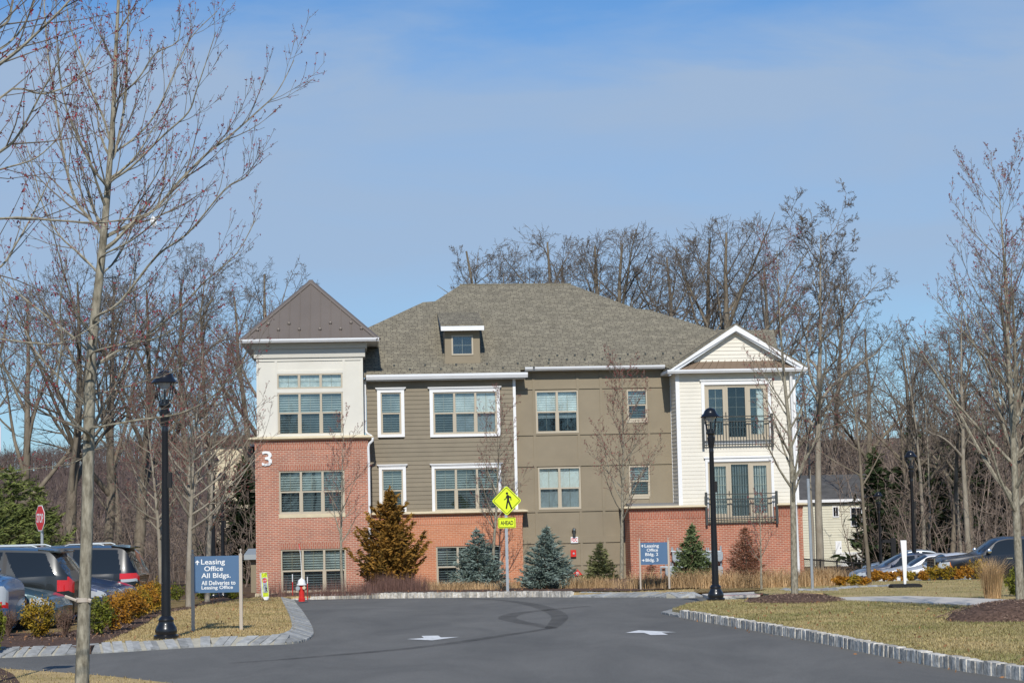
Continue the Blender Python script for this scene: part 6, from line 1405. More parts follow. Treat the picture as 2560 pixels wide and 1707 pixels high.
def grow(T, P, p, d, L, r, lev, rng, buds=True):
    n = P['segs'][lev]; pts = [p.copy()]; rs = [r]; wig, up, tp = P['wig'][lev], P['up'][lev], P['taper'][lev]; step = L / n
    for i in range(n):
        d = (d + rv(rng) * wig + UP * up).normalized(); q = p + d * step
        if 'envl' in P and lev > 0 and (math.hypot(q.x, q.y) / P['envl'][1]) ** 2 + ((q.z - P['envl'][0]) / P['envl'][2]) ** 2 > 1 + 0.12 * math.sin(q.x * 1.3 + q.z * 0.9) + rng.uniform(-0.22, 0.30):
            if i == 0: return
            break
        p = q; pts.append(p.copy()); rs.append(max(r * (1 - (i + 1) / n * tp), 0.0012))
    if len(pts) <= n: m_ = len(pts) - 1; rs = [max(r * (1 - i / m_ * 0.88), 0.0012) for i in range(m_ + 1)]
    T.add(pts, rs, P['cut'])
    sprout(T, P, pts, rs, L, lev, rng)
def sprout(T, P, pts, rs, L, lev, rng, nch=None, start=None, flat=None):
    if lev >= len(P['segs']) - 1:
        if P.get('buds'):
            k = max(1, int(L * P['buds']))
            for i in range(k):
                f = (len(pts) - 1) * (0.30 + 0.70 * (i + rng.random()) / k); j = min(int(f), len(pts) - 2); T.buds.append(pts[j].lerp(pts[j + 1], f - j))
        return
    nc = nch or P['n'][lev]; st = P['start'][lev] if start is None else start; az = rng.random() * 6.28; m = len(pts) - 1
    for k in range(nc):
        t = st + (P.get('end', 0.99) - st) * (k + rng.random() * 0.9) / nc; f = t * m; j = min(int(f), m - 1); fr = f - j
        p = pts[j].lerp(pts[j + 1], fr); dl = (pts[j + 1] - pts[j]).normalized(); rr = rs[j] + (rs[j + 1] - rs[j]) * fr
        az += 2.4 + rng.uniform(-0.5, 0.5); a = dl.orthogonal().normalized(); b = dl.cross(a)
        pe = a * math.cos(az) + b * math.sin(az); an = R(rng.uniform(*P['ang'][lev]))
        cd = dl * math.cos(an) + pe * math.sin(an)
        env = P['env'](t) if lev == 0 and 'env' in P else (1 - 0.5 * (t - st) / (1 - st + 1e-6))
        cl = L * P['ratio'][lev] * rng.uniform(0.65, 1.15) * env; cr = rr * (rng.uniform(0.55, 0.8) if P is not None and P.get('stout') and lev < 2 else rng.uniform(0.45, 0.7))
        if lev >= 1: cr = max(cr, P['rmin'])
        grow(T, P, p, cd, cl, max(cr, P['rmin']), lev + 1, rng)
MAPLE = dict(segs=[10, 6, 5, 3], wig=[0.02, 0.06, 0.09, 0.10], up=[0.02, 0.10, 0.10, 0.08], taper=[0.93, 0.85, 0.8, 0.7], n=[26, 8, 5], start=[0.24, 0.2, 0.25], ang=[(38, 62), (25, 48), (25, 50)], ratio=[0.40, 0.42, 0.42], rmin=0.0028, cut=0.018, buds=9, env=lambda t: 1.05 - 0.85 * max(0, t - 0.25))
def tree_thing(name, label, cat, T, loc, mats, group=None, rz=0, rmin=0.0, budsize=0.02, sides=3, tn=8, crown='branches'):
    t = thing(name, label, cat, loc, rz, group); T.thick_mesh('trunk', mats[0], t, tn); T.seg_mesh(crown, mats[1], t, sides, rmin)
    if T.buds: T.bud_mesh('buds', m_bud, t, budsize)['kind'] = 'stuff'
    return t
# ---- the near maple, its limbs laid out along what the photograph shows
rng = random.Random(11)
MY = 13.0; MQ = MY / 22
base = W((205, 1760), MY); base.z = g(base.x, MY)
def near_limb(pts, y0, y1, r0, r1): 
    k = len(pts); return [W(q, y0 + (y1 - y0) * i / (k - 1)) - base for i, q in enumerate(pts)], [r0 + (r1 - r0) * i / (k - 1) for i in range(k)]
NT_ = Tree(); NP = dict(rmin=0.0017, cut=0.010, buds=15, ratio=[0.16, 0.42, 0.42], up=[0.1, 0.15, 0.15, 0.12], wig=[0.02, 0.05, 0.07, 0.08])
def dense(pts, rad, m=3):
    Q, Rr = [], []
    for i in range(len(pts) - 1):
        p0, p1, p2, p3 = pts[max(i - 1, 0)], pts[i], pts[i + 1], pts[min(i + 2, len(pts) - 1)]
        for k in range(m):
            t = k / m; Q.append(0.5 * ((2 * p1) + (p2 - p0) * t + (2 * p0 - 5 * p1 + 4 * p2 - p3) * t * t + (3 * p1 - p0 - 3 * p2 + p3) * t ** 3)); Rr.append(rad[i] + (rad[i + 1] - rad[i]) * t)
    return Q + [pts[-1]], Rr + [rad[-1]]
tk = [(x * K, y * K) for x, y in ((187, 1640), (190, 1500), (195, 1350), (200, 1200), (204, 1000), (207, 880), (213, 780), (228, 640), (240, 520), (250, 400), (260, 260), (267, 100), (275, -60), (281, -250), (286, -420))]
tr2 = [0.088, 0.078, 0.072, 0.070, 0.068, 0.064, 0.058, 0.050, 0.043, 0.036, 0.028, 0.022, 0.016, 0.010, 0.004]
P_, R_ = near_limb(tk, MY, MY, 1, 1); P_, R_ = dense(P_, [r * MQ for r in tr2]); NT_.thick.append((P_, R_))
sprout(NT_, dict(MAPLE, **NP), P_, R_, 5.3, 0, rng, 14, 0.52)
LIMBS = [([(261, 596), (322, 563), (388, 522), (449, 453), (518, 384), (571, 343), (645, 278), (694, 229), (735, 151)], 0.3, .026),
 ([(241, 792), (300, 755), (392, 640), (470, 583), (563, 473), (612, 445), (632, 416)], -0.5, .020), ([(253, 588), (220, 543), (184, 490), (155, 367), (139, 253), (118, 122), (110, 0), (105, -80)], 0.4, .024),
 ([(261, 465), (229, 416), (180, 310), (155, 229), (143, 122), (139, -20)], -0.6, .020), ([(286, 380), (261, 302), (229, 229), (204, 147), (176, 69), (163, -10)], 0.3, .019),
 ([(286, 453), (330, 416), (408, 339), (470, 282), (490, 229), (510, 171), (540, 80)], -0.4, .017), ([(302, 380), (339, 343), (388, 286), (441, 171), (478, 94), (543, 29)], 0.5, .016),
 ([(310, 245), (347, 196), (388, 135), (445, 102), (449, 25)], -0.3, .014), ([(302, 376), (314, 245), (318, 122), (322, 0), (325, -150)], 0.2, .020),
 ([(233, 1070), (253, 1065), (347, 1049), (449, 1033), (530, 992), (590, 927), (640, 880)], -0.7, .018), ([(241, 1078), (253, 1024), (286, 967), (322, 882), (339, 796), (335, 702), (350, 620)], 0.8, .022),
 ([(210, 1082), (171, 1041), (159, 1000), (143, 959), (155, 853), (150, 760), (165, 650)], -0.8, .022), ([(212, 878), (176, 837), (82, 763), (0, 694), (-70, 630)], 0.4, .020),
 ([(208, 1012), (150, 945), (90, 880), (60, 820), (20, 780), (0, 700)], 0.9, .018), ([(208, 1077), (122, 1037), (61, 996), (0, 910), (-60, 850)], -0.9, .018),
 ([(241, 918), (294, 878), (347, 853), (449, 771), (510, 706), (592, 633), (640, 545)], 0.6, .021), ([(236, 880), (302, 861), (390, 845), (470, 800), (540, 745)], -0.9, .015),
 ([(212, 1143), (175, 1159), (122, 1167), (60, 1175), (20, 1185)], 0.2, .009), ([(232, 990), (285, 975), (355, 955), (430, 930), (500, 890), (580, 820)], 0.9, .015),
 ([(250, 690), (205, 640), (150, 590), (110, 520), (85, 430), (60, 340)], 0.6, .017), ([(255, 640), (330, 600), (400, 540), (430, 470), (470, 400)], -0.8, .014), ([(232, 840), (190, 780), (165, 700), (140, 610), (120, 520)], -0.7, .017),
 ([(250, 690), (290, 650), (330, 570), (360, 480), (372, 400)], 0.9, .016), ([(228, 930), (180, 900), (110, 860), (40, 850), (-40, 800)], -0.5, .014)]
def trunk_at(y):
    for (xa, ya), (xb, yb) in zip(tk, tk[1:]):
        if yb <= y <= ya: return (xa + (xb - xa) * (y - ya) / (yb - ya), y)
    return tk[0]
for pts, dy, r_ in LIMBS:
    pts = [trunk_at(min(pts[0][1] + 26, 1500))] + [(pts[0][0] * 0.5 + trunk_at(pts[0][1])[0] * 0.5, pts[0][1])] + pts[1:]
    p_, q_ = near_limb(pts, MY, MY + dy * 1.0, r_ * MQ, 0.0025); p_, q_ = dense(p_, q_, 4)
    L_ = sum((b - a).length for a, b in zip(p_, p_[1:])); NT_.add(p_, q_, 0.0)
    sprout(NT_, dict(MAPLE, **dict(NP, ang=[(16, 36), (16, 36), (18, 38)], n=[0, 9, 6])), p_, q_, L_, 1, rng, max(4, int(L_ * 8.5)), 0.14)
nm = tree_thing('maple_tree', 'large bare near maple with a tie band on its trunk, before the parked cars', 'tree', NT_, base, (m_mbark, m_mtwig), rmin=0.0016, budsize=0.012)
b = MB(); zt = W((180, 1150 + 985 / 2.815), MY).z - base.z; cx = (W((208, 1500), MY) - base).x
b.lathe([(0.043, zt - 0.016), (0.050, zt - 0.012), (0.050, zt + 0.012), (0.043, zt + 0.016)], 12, (cx, 0, 0)); b.tube([(cx - 0.036, -0.036, zt), (cx - 0.115, -0.03, zt + 0.03)], 0.010, 6); b.tube([(cx + 0.04, -0.03, zt), (cx + 0.06, -0.03, zt - 0.006)], 0.015, 6); b.build('tie_band', m_signpost, nm, 40)
c = W((350 * K, 503 * K), MY - 0.1); t = thing('plastic_scrap', 'small scrap of white plastic caught on a maple twig', 'litter', c)
b = MB(); b.add([(x * .5, y * .5, z * .5) for x, y, z in ((0, 0, 0.05), (0.05, 0.01, 0.0), (0.06, -0.01, -0.08), (0.0, 0.02, -0.11), (-0.03, -0.02, -0.04), (0.02, -0.03, -0.04))], [(0, 1, 5), (1, 2, 5), (2, 3, 5), (3, 4, 5), (4, 0, 5), (0, 4, 3, 2, 1)]); b.build('scrap', m_white, t)
# ---- a second maple whose trunk stands just outside the frame; its boughs reach in
SY = 9.0; b2 = W((-900, 1500), SY); b2.z = g(b2.x, SY); S_ = Tree(); rng = random.Random(4)
def lim2(pts, r0, r1, dy=0.0):
    k = len(pts); P = [W(q, SY + dy * i / (k - 1)) - b2 for i, q in enumerate(pts)]; return dense(P, [(r0 + (r1 - r0) * i / (k - 1)) * 0.6 for i in range(k)], 4)
tz = W((-900, -900), SY).z - b2.z
S_.thick.append(([Vector((0.03 * math.sin(z), 0, z)) for z in np.linspace(-0.2, tz, 16)], list(np.linspace(0.09, 0.02, 16))))
for pts, r_ in (([(-895, 900), (-500, 520), (-250, 330), (0, 160), (80, 95), (180, -5), (260, -120)], .026), ([(-895, 900), (-500, 700), (-200, 500), (0, 380), (50, 331), (110, 220), (165, 120)], .020), ([(-895, 900), (-500, 300), (-200, 130), (0, 70), (33, 0), (60, -90)], .022), ([(-895, 900), (-500, 760), (-150, 560), (0, 246), (110, 235), (190, 200), (262, 90)], .016), ([(-895, 900), (-500, 800), (-200, 600), (0, 547), (150, 552), (260, 556), (380, 530), (450, 470)], .014), ([(-895, 900), (-500, 900), (-200, 720), (-20, 680), (40, 610), (100, 500), (140, 410)], .016), ([(-895, 900), (-500, 600), (-160, 470), (0, 424), (90, 395), (150, 340)], .013), ([(-895, 900), (-500, 950), (-200, 830), (0, 848), (150, 858), (262, 795)], .012), ([(-895, 900), (-500, 400), (-150, 200), (20, 110), (80, 20), (95, -60)], .018)):
    p_, q_ = lim2(pts, r_, 0.004, rng.uniform(-0.4, 0.4)); L_ = sum((b - a).length for a, b in zip(p_, p_[1:])); S_.add(p_, q_, 0.0)
    sprout(S_, dict(MAPLE, n=[0, 5, 3], ang=[(20, 42), (22, 42), (25, 45)], buds=11, rmin=0.0014), p_, q_, min(L_, 1.25), 2, rng, max(3, int(L_ * 4)), 0.42)
tree_thing('maple_tree', 'nearest maple, only its budding boughs reaching in at the upper corner', 'tree', S_, b2, (m_mbark, m_mtwig), rmin=0.0014, budsize=0.013)
# ---- planted maples: the large one by the frame's edge, those round the building
def maple(p, h, r, label, seed, par=None, budsize=0.022, rmin=0.003, rz=0.0, mats=None, group=None, lean=0.0):
    T = Tree(); rg = random.Random(seed); P = dict(MAPLE, **(par or {})); grow(T, P, Vector((0, 0, -0.1)), Vector((lean, 0, 1)).normalized(), h, r, 0, rg)
    return tree_thing('maple_tree', label, 'tree', T, p, mats or (m_mbark, m_mtwig), rmin=rmin, budsize=budsize, rz=rz, group=group)
p = G((2345 * K, 1418 * K), KH); mulch_ring(p, 1.45, 0.30); p.z += 0.25
maple(p, 985 * K / (F / p.y) , 0.082, 'tall bare maple on a mulch mound, its crown fanning out over the pickup truck', 21, dict(n=[34, 9, 5], ratio=[0.37, 0.40, 0.42], start=[0.20, 0.2, 0.25], ang=[(34, 54), (20, 42), (22, 45)], up=[0.02, 0.12, 0.13, 0.1], env=lambda t: 1.08 - 0.85 * max(0, t - 0.2)), 0.022, 0.0038)
p = G((1826 * K, 1380 * K), KH); mulch_ring(p, 1.15, 0.16); p.z += 0.12
maple(p, 800 * K / (F / p.y), 0.085, 'slim bare maple on the kerbed grass before the white bay', 22, dict(n=[26, 7, 4], start=[0.25, 0.2, 0.25], ratio=[0.26, 0.42, 0.42], ang=[(28, 48), (25, 45), (25, 50)]), 0.026, 0.0045)
for (bx, by), h, r, lab, sd, q in (((1427, 1345), 495, 0.075, 'bare maple with red buds in front of the tan wall', 23, dict(n=[30, 8, 5])), ((1133, 1350), 430, 0.07, 'bare maple beside the yellow-green walker sign', 24, dict(n=[26, 7, 4])), ((787, 1360), 395, 0.06, 'thin bare maple in front of the red brick tower', 25, dict(n=[20, 6, 4])), ((1749, 1350), 215, 0.035, 'smallest bare sapling, before the lower balcony', 26, dict(n=[14, 4, 3]))):
    p = G((bx * K, by * K), 0.15)
    if p.y > 73: p = onground(W((bx * K, by * K), 73).x, 73, 0.15)
    if sd in (23, 24): mulch_ring(p, 1.3 if sd == 23 else 1.0, 0.26 if sd == 23 else 0.14)
    maple(p, h * K / (F / p.y), r, lab, sd, dict(q, start=[0.30, 0.2, 0.25], ratio=[0.33, 0.42, 0.42], ang=[(30, 52), (25, 45), (25, 50)]), 0.028, 0.005)
LOTM = dict(n=[38, 9, 5], start=[0.30, 0.15, 0.2], ratio=[0.42, 0.40, 0.42], ang=[(42, 66), (25, 45), (25, 50)], up=[0.02, 0.13, 0.1, 0.08])
for (bx, by, Y), h, lab, sd in (((433, 1392, 50), 600, 'pale maple standing just left of the blue All Bldgs. sign post', 31), ((476, 1370, 56), 560, 'pale maple behind the blue All Bldgs. sign, left of two thin lamps', 32), ((372, 1350, 60), 470, 'pale young maple between the black minivan and the tall lamp', 33)):
    q = onground(W((bx * K, by * K), Y).x, Y, KH)
    maple(q, h * K / (F / Y), 0.085, lab, sd, LOTM, 0.024, 0.0052, mats=(m_pbark, m_mtwig))
p = onground(W((1997 * K, 1335 * K), 60).x, 60, KH); maple(p, 620 * K / 80, 0.07, 'thin bare tree in the grass between steel post and white post', 34, dict(n=[18, 6, 4], start=[0.36, .2, .25], ratio=[0.30, .42, .42]), 0.02, 0.005, mats=(m_obark, m_mtwig))

# ---- oaks and other tall trees of the wood
OAK = dict(stout=1, segs=[9, 8, 6, 5, 3], wig=[0.07, 0.17, 0.22, 0.24, 0.24], up=[0.05, 0.07, 0.06, 0.05, 0.05], taper=[0.86, 0.85, 0.8, 0.75, 0.6], n=[12, 8, 8, 7], start=[0.30, 0.2, 0.2, 0.15], ang=[(24, 58), (28, 60), (30, 65), (30, 65)], ratio=[0.46, 0.52, 0.48, 0.46], rmin=0.008, cut=0.05, env=lambda t: 1.12 - 0.55 * t)
def oak_proto(seed, h, r, par=None):
    T = Tree(); grow(T, dict(OAK, **(par or {})), Vector((0, 0, -0.4)), UP, h, r, 0, random.Random(seed)); return T
VASE = dict(stout=0, n=[9, 7, 7, 6], start=[0.26, 0.25, 0.2, 0.15], ang=[(16, 46), (22, 52), (28, 60), (30, 65)], ratio=[0.62, 0.50, 0.46, 0.44], env=lambda t: 1.12 - 0.45 * t, up=[0.05, 0.05, 0.04, 0.03, 0.03], wig=[0.06, 0.11, 0.16, 0.2, 0.22], envl=(10.2, 5.6, 6.9))
kinds = [(41, 17, 0.34, VASE), (42, 18, 0.30, dict(n=[14, 7, 8, 7], ratio=[0.36, 0.5, 0.48, 0.46])), (43, 16, 0.36, dict(VASE, n=[11, 8, 7, 6], ratio=[0.68, 0.52, 0.46, 0.44], ang=[(20, 55), (24, 55), (28, 60), (30, 65)], envl=(9.4, 7.0, 6.7))), (44, 18, 0.24, dict(n=[16, 6, 7, 6], ratio=[0.30, 0.5, 0.5, 0.46], start=[0.42, .2, .2, .15])), (45, 15, 0.30, dict(VASE, n=[8, 7, 6, 6], envl=(9.8, 4.2, 5.4)))]
protos = []; crown_c = {}
def wood(label, kind, xd, topd, Y, rz=0.0):
    """a tree of the wood: picture column, picture row of its top, distance"""
    X = W((xd * K, 1300), Y).x; z = g(X, Y); zt = W((xd * K, topd * K), Y).z; sd, h, r, par = kinds[kind]
    if len(protos) <= kind or protos[kind] is None:
        while len(protos) <= kind: protos.append(None)
        T = oak_proto(sd, h, r, par); o = thing('oak_tree', label, 'tree', (X, Y, z), rz, 'bare trees of the wood'); T.thick_mesh('trunk', m_obark, o, 8); T.seg_mesh('branches', m_otwig, o, 3, 0.0085)
        zs = max(v.co.z for c in o.children for v in c.data.vertices); protos[kind] = (o, zs)
    else: o = dup(protos[kind][0], (X, Y, z), rz, label)
    s = (zt - z) / protos[kind][1]; o.scale = (s * 1.0,) * 3
    if kind not in crown_c:                      # how far the top of this crown leans from its foot
        vs = np.concatenate([np.array([v.co for v in c.data.vertices]) for c in protos[kind][0].children]); vs = vs[vs[:, 2] > protos[kind][1] * 0.68]; crown_c[kind] = vs[:, :2].mean(0)
    cx_, cy_ = crown_c[kind]; o.location.x -= s * (cx_ * math.cos(rz) - cy_ * math.sin(rz)); o.location.z = g(o.location.x, Y); return o
ORD = ['first', 'second', 'third', 'fourth', 'fifth', 'sixth', 'seventh', 'eighth', 'ninth', 'tenth', 'eleventh', 'twelfth']
rg = random.Random(77)
roofs = [(1105, 560, 106, 1), (1150, 545, 104, 4), (1210, 575, 112, 1), (1268, 512, 108, 0), (1330, 560, 114, 4), (1395, 510, 105, 0), (1480, 505, 104, 2), (1560, 540, 112, 0), (1640, 505, 106, 0), (1715, 480, 100, 2)]
for i, (x, y, Y, k) in enumerate(roofs): wood('bare crooked tree above the grey hip roof, %s of ten counting from the dormer side' % ORD[i], k, x, y, Y, rg.uniform(0, 6.28))
rightw = [(1790, 560, 118, 0), (1955, 560, 168, 3), (2015, 720, 120, 4), (2060, 770, 108, 2), (2125, 790, 122, 3), (2190, 740, 112, 0), (2235, 720, 98, 3), (2300, 640, 126, 2), (2345, 560, 108, 1), (2400, 620, 115, 0), (2150, 860, 132, 1)]
for i, (x, y, Y, k) in enumerate(rightw): wood('tall bare tree past the white bay, %s from the building in that wood' % ORD[i], k, x, y, Y, rg.uniform(0, 6.28))
leftw = [(-30, 690, 118, 4), (60, 640, 110, 0), (170, 600, 96, 2), (265, 610, 118, 0), (330, 620, 98, 2), (430, 552, 100, 1), (500, 575, 112, 3), (600, 580, 104, 4), (545, 640, 122, 0), (230, 760, 125, 4)]
leftw.sort()
for i, (x, y, Y, k) in enumerate(leftw): wood('tall bare tree behind the car lot, %s from the picture edge toward the tower' % ORD[i], k, x, y, Y, rg.uniform(0, 6.28))
# straight pale trunks in the clearing by the yellow house
for i, (x0, top, Y, r_, lab) in enumerate(((1879, 512, 92, 0.21, 'thick straight trunk right in front of the yellow house'), (1863, 700, 96, 0.10, 'slimmer trunk close against the thick one before the yellow house'), (2118, 760, 100, 0.13, 'pale straight trunk just left of the tallest lamp on that side'), (2130, 800, 104, 0.08, 'thin pale trunk paired with a slightly thicker one by the lamp'), (2222, 700, 96, 0.17, 'stout pale trunk behind the pickup truck hood'), (2208, 780, 101, 0.09, 'slender trunk beside the stout one behind the pickup'))):
    T = Tree(); X = W((x0 * K, 1300), Y).x; z = g(X, Y); h = W((x0 * K, top * K), Y).z - z
    grow(T, dict(OAK, n=[16, 7, 8, 7] if i == 0 else [12, 5, 5, 4], start=[0.42, .2, .2, .15], ratio=[0.36 if i == 0 else 0.26, .5, .48, .46], wig=[0.03, .16, .2, .22, .22]), Vector((0, 0, -0.4)), UP, h, r_, 0, random.Random(200 + i))
    tree_thing('bare_tree', lab, 'tree', T, (X, Y, z), (m_pbark, m_otwig), 'pale trunks at the wood edge', 0, 0.011)
# ---- understory of the wood and the hill's forest: masses one cannot count
def brush(name, boxes, seed, mat, rmin=0.012):
    rs = np.random.default_rng(seed); A, B_, ra, rb = [], [], [], []
    for (x0, x1, y0, y1, n, h0, h1) in boxes:
        for _ in range(n):
            x, y = rs.uniform(x0, x1), rs.uniform(y0, y1); h = rs.uniform(h0, h1); p = np.array([x, y, g(x, y) - 0.2]); d = np.array([rs.normal(0, .1), rs.normal(0, .1), 1.0]); k = 6; r_ = h * 0.0062
            for i in range(k):
                d = d + rs.normal(0, 0.12, 3) * [1, 1, 0.3]; d /= np.linalg.norm(d); q = p + d * h / k; A.append(p); B_.append(q); ra.append(r_ * (1 - i / k * 0.8)); rb.append(r_ * (1 - (i + 1) / k * 0.8))
                if i >= 1:
                    for _b in range(3):
                        e = rs.normal(0, 1, 3); e[2] = abs(e[2]) * 0.9 + 0.25; e /= np.linalg.norm(e); ln = h * rs.uniform(0.10, 0.26) * (1.15 - i / k * 0.6); s_ = p + (q - p) * rs.random(); m_ = s_ + e * ln * 0.5; e2 = e + rs.normal(0, .3, 3) + [0, 0, .25]; e2 /= np.linalg.norm(e2); t_ = m_ + e2 * ln * 0.5
                        A += [s_, m_]; B_ += [m_, t_]; ra += [r_ * 0.42, r_ * 0.28]; rb += [r_ * 0.28, r_ * 0.14]
                        for _c in range(4):
                            f = rs.random(); u_ = s_ + (m_ - s_) * f if rs.random() < .4 else m_ + (t_ - m_) * f; e3 = e2 + rs.normal(0, .55, 3); e3 /= np.linalg.norm(e3); A.append(u_); B_.append(u_ + e3 * ln * rs.uniform(.25, .5)); ra.append(r_ * .2); rb.append(r_ * .1)
                p = q
    V, Fc = seg_arrays(np.array(A), np.array(B_), np.maximum(np.array(ra), rmin), np.maximum(np.array(rb), rmin * .7), 3)
    o = np_mesh(name, V, Fc, mat, None, True); o['kind'] = 'stuff'; return o
def XX(xd, Y): return W((xd * K, 1300), Y).x
brush('woodland_brush', [(XX(-60, 96), XX(590, 96), 92, 112, 70, 2.5, 5.5), (XX(-60, 125), XX(620, 125), 112, 140, 150, 4, 7)], 1, m_brush)
brush('woodland_brush', [(XX(2040, 100), XX(2420, 100), 94, 112, 45, 4, 8), (XX(2040, 135), XX(2450, 135), 116, 150, 130, 7, 12), (XX(1850, 165), XX(2030, 165), 164, 175, 70, 11, 15)], 2, m_brush)
brush('woodland_brush', [(XX(1900, 175), XX(2500, 175), 160, 190, 150, 12, 17), (XX(-60, 175), XX(600, 175), 150, 190, 110, 5, 8)], 3, m_brush, 0.02)
m_hill = lawn_mat('hill_forest_floor', (0.11, 0.078, 0.066), (0.15, 0.108, 0.09), (0.075, 0.055, 0.048), 0.05)
hb = MB(); n1, n2 = 60, 10; vs = []
def hillz(x, y): f = min(1, max(0, (y - 300) / 330)); return -6 + 30.5 * math.sin(f * math.pi / 2) * (0.86 + 0.10 * math.sin(x * 0.013 + 1.0) + 0.05 * math.sin(x * 0.05))
for j in range(n2 + 1):
    for i in range(n1 + 1): x = -330 + 900 * i / n1; y = 300 + 360 * j / n2; vs.append((x, y, hillz(x, y)))
hb.add(vs, [(j * (n1 + 1) + i, j * (n1 + 1) + i + 1, (j + 1) * (n1 + 1) + i + 1, (j + 1) * (n1 + 1) + i) for j in range(n2) for i in range(n1)]); hl = hb.build('hill', m_hill, None, 'all'); hl['kind'] = 'structure'
rs = np.random.default_rng(8); n_ = 2600; hx_ = rs.uniform(-230, -60, n_); hy_ = rs.uniform(330, 640, n_); A, B_, ra, rb = [], [], [], []
for x, y in zip(hx_, hy_):
    z = hillz(x, y); h = rs.uniform(5, 9); A.append((x, y, z)); B_.append((x, y, z + h * .6)); ra.append(.09); rb.append(.06)
    for _ in range(11): e = rs.normal(0, 1, 3); e[2] = abs(e[2]) + .5; e /= np.linalg.norm(e); s_ = np.array((x, y, z + h * rs.uniform(.3, .65))); A.append(s_); B_.append(s_ + e * h * rs.uniform(.25, .45)); ra.append(.05); rb.append(.02)
V, Fc = seg_arrays(np.array(A), np.array(B_), np.array(ra), np.array(rb), 3); o = np_mesh('hill_forest', V, Fc, M('hill_twig', (0.135, 0.098, 0.085), 0.95, isl=0.4), None); o['kind'] = 'stuff'

# ---- conifers
def needle_mat(name, a, b_, isl=0.35): return M(name, a, 0.8, col2=b_, vs=2.2, isl=isl, spec=0.2)
m_spruce = needle_mat('blue_spruce_needles', (0.105, 0.150, 0.120), (0.25, 0.315, 0.28)); m_gspruce = needle_mat('green_spruce_needles', (0.080, 0.115, 0.040), (0.19, 0.235, 0.105)); m_ospruce = needle_mat('olive_spruce_needles', (0.105, 0.115, 0.040), (0.22, 0.225, 0.095))
m_cedar = needle_mat('bronze_cedar_foliage', (0.17, 0.105, 0.022), (0.35, 0.175, 0.034)); m_rust = needle_mat('rust_needles', (0.15, 0.065, 0.035), (0.27, 0.125, 0.075)); m_dark_con = needle_mat('dark_conifer_needles', (0.020, 0.035, 0.014), (0.055, 0.075, 0.028)); m_pine = needle_mat('pine_needles', (0.075, 0.105, 0.030), (0.20, 0.225, 0.065))
def conifer(name, label, p, h, wd, mat, seed, levels=22, per=9, sprig=0.10, droop=-0.12, lift=0.25, dens=1.0, ragged=0.12, cat='tree', bark_=None, skirt=0.03, asp=0.42, taper=0.85, group=None):
    """whorls of boughs set with needle sprigs along their length"""
    rs = np.random.default_rng(seed); t = thing(name, label, cat, p, 0, group); b = MB(); b.tube([(0, 0, -0.1), (0.01, 0, h * 0.5), (0, 0, h * 0.985)], [h * 0.018, h * 0.011, 0.006], 7)
    P, S, N = [], [], []; A, B_ = [], []
    for i in range(levels):
        f = (i + rs.random() * 0.5) / levels; z = h * (skirt + (0.97 - skirt) * f); R_ = wd / 2 * (1 - f) ** taper + 0.03
        nn = max(4, int(per * (1 - 0.55 * f)))
        for k in range(nn):
            a = 2 * math.pi * (k + rs.random() * 0.8) / nn + i * 0.7; L_ = R_ * rs.uniform(1 - ragged * 2.2, 1 + ragged); dirv = np.array([math.cos(a), math.sin(a), 0]); side = np.array([-math.sin(a), math.cos(a), 0])
            m = max(5, int(L_ / sprig * 2.6 * dens)); A.append((0, 0, z)); tip = dirv * L_ + [0, 0, z + droop * L_ + lift * L_ * L_ / max(R_, .2)]; B_.append(tip)
            for q in range(m):
                u = 0.18 + 0.82 * (q + rs.random()) / m; c = dirv * L_ * u + [0, 0, z + droop * L_ * u * (1.3 - 0.3 * u) + lift * (L_ * u) ** 2 / max(R_, .2)]; sp = (1 - u * 0.75) * L_ * 0.42
                for s in (-1, 0, 1):
                    o_ = side * s * sp * rs.uniform(0.2, 1) + dirv * sp * 0.35 * rs.random(); P.append(c + o_ + rs.normal(0, sprig * 0.25, 3)); S.append(sprig * rs.uniform(.6, 1.2)); N.append(dirv * 0.8 + side * s * 0.7 + np.array([0, 0, 0.25]))
    for _ in range(10): P.append(np.array([0, 0, h * rs.uniform(.93, 1.0)]) + rs.normal(0, .02, 3)); S.append(sprig * .8); N.append(np.array([0, 0, 1.2]))
    tr = b.build('trunk', bark_ or m_obark, t, True); V, Fc = seg_arrays(np.array(A), np.array(B_), np.full(len(A), h * .0035), np.full(len(A), .003), 3); np_mesh('boughs', V, Fc, bark_ or m_obark, t)
    leaf_cloud('foliage', np.array(P), np.array(S), mat, t, rs, asp, np.array(N)); return t
CY = 72.0
def px_row(p):
    d = p - EYEV; return 853.5 - F * d.dot(UV) / d.dot(fw)
def con_at(name, label, bx, by, topy, w_, mat, seed, **kw):
    p = G((bx * K, by * K), 0.13)
    if p.y > CY: p = onground(W((bx * K, by * K), CY).x, CY, 0.13)
    kw.setdefault('taper', 0.78); w_ = w_ * 1.16; s = F / p.y; by = px_row(p) / K; return conifer(name, label, p, (by - topy) * K / s, w_ * K / s, mat, seed, **kw)
con_at('blue_spruce', 'blue-grey spruce before the orange brick, half hiding its window', 1098, 1345, 1212, 122, m_spruce, 51)
con_at('blue_spruce', 'largest blue-grey spruce, standing at the edge of the tan wall', 1258, 1352, 1208, 128, m_spruce, 52, levels=24)
con_at('spruce_tree', 'small olive spruce below the tan wall', 1380, 1345, 1245, 84, m_ospruce, 53, levels=18, sprig=0.085)
con_at('spruce_tree', 'dense green spruce in front of the gas meters', 1593, 1345, 1203, 96, m_gspruce, 54, levels=24, taper=0.8)
con_at('cedar_tree', 'large bronze-orange cedar against the taupe siding', 898, 1340, 1120, 150, m_cedar, 55, levels=22, per=11, sprig=0.13, dens=1.3, ragged=0.26, lift=0.55, droop=0.05, asp=0.6, taper=0.72)
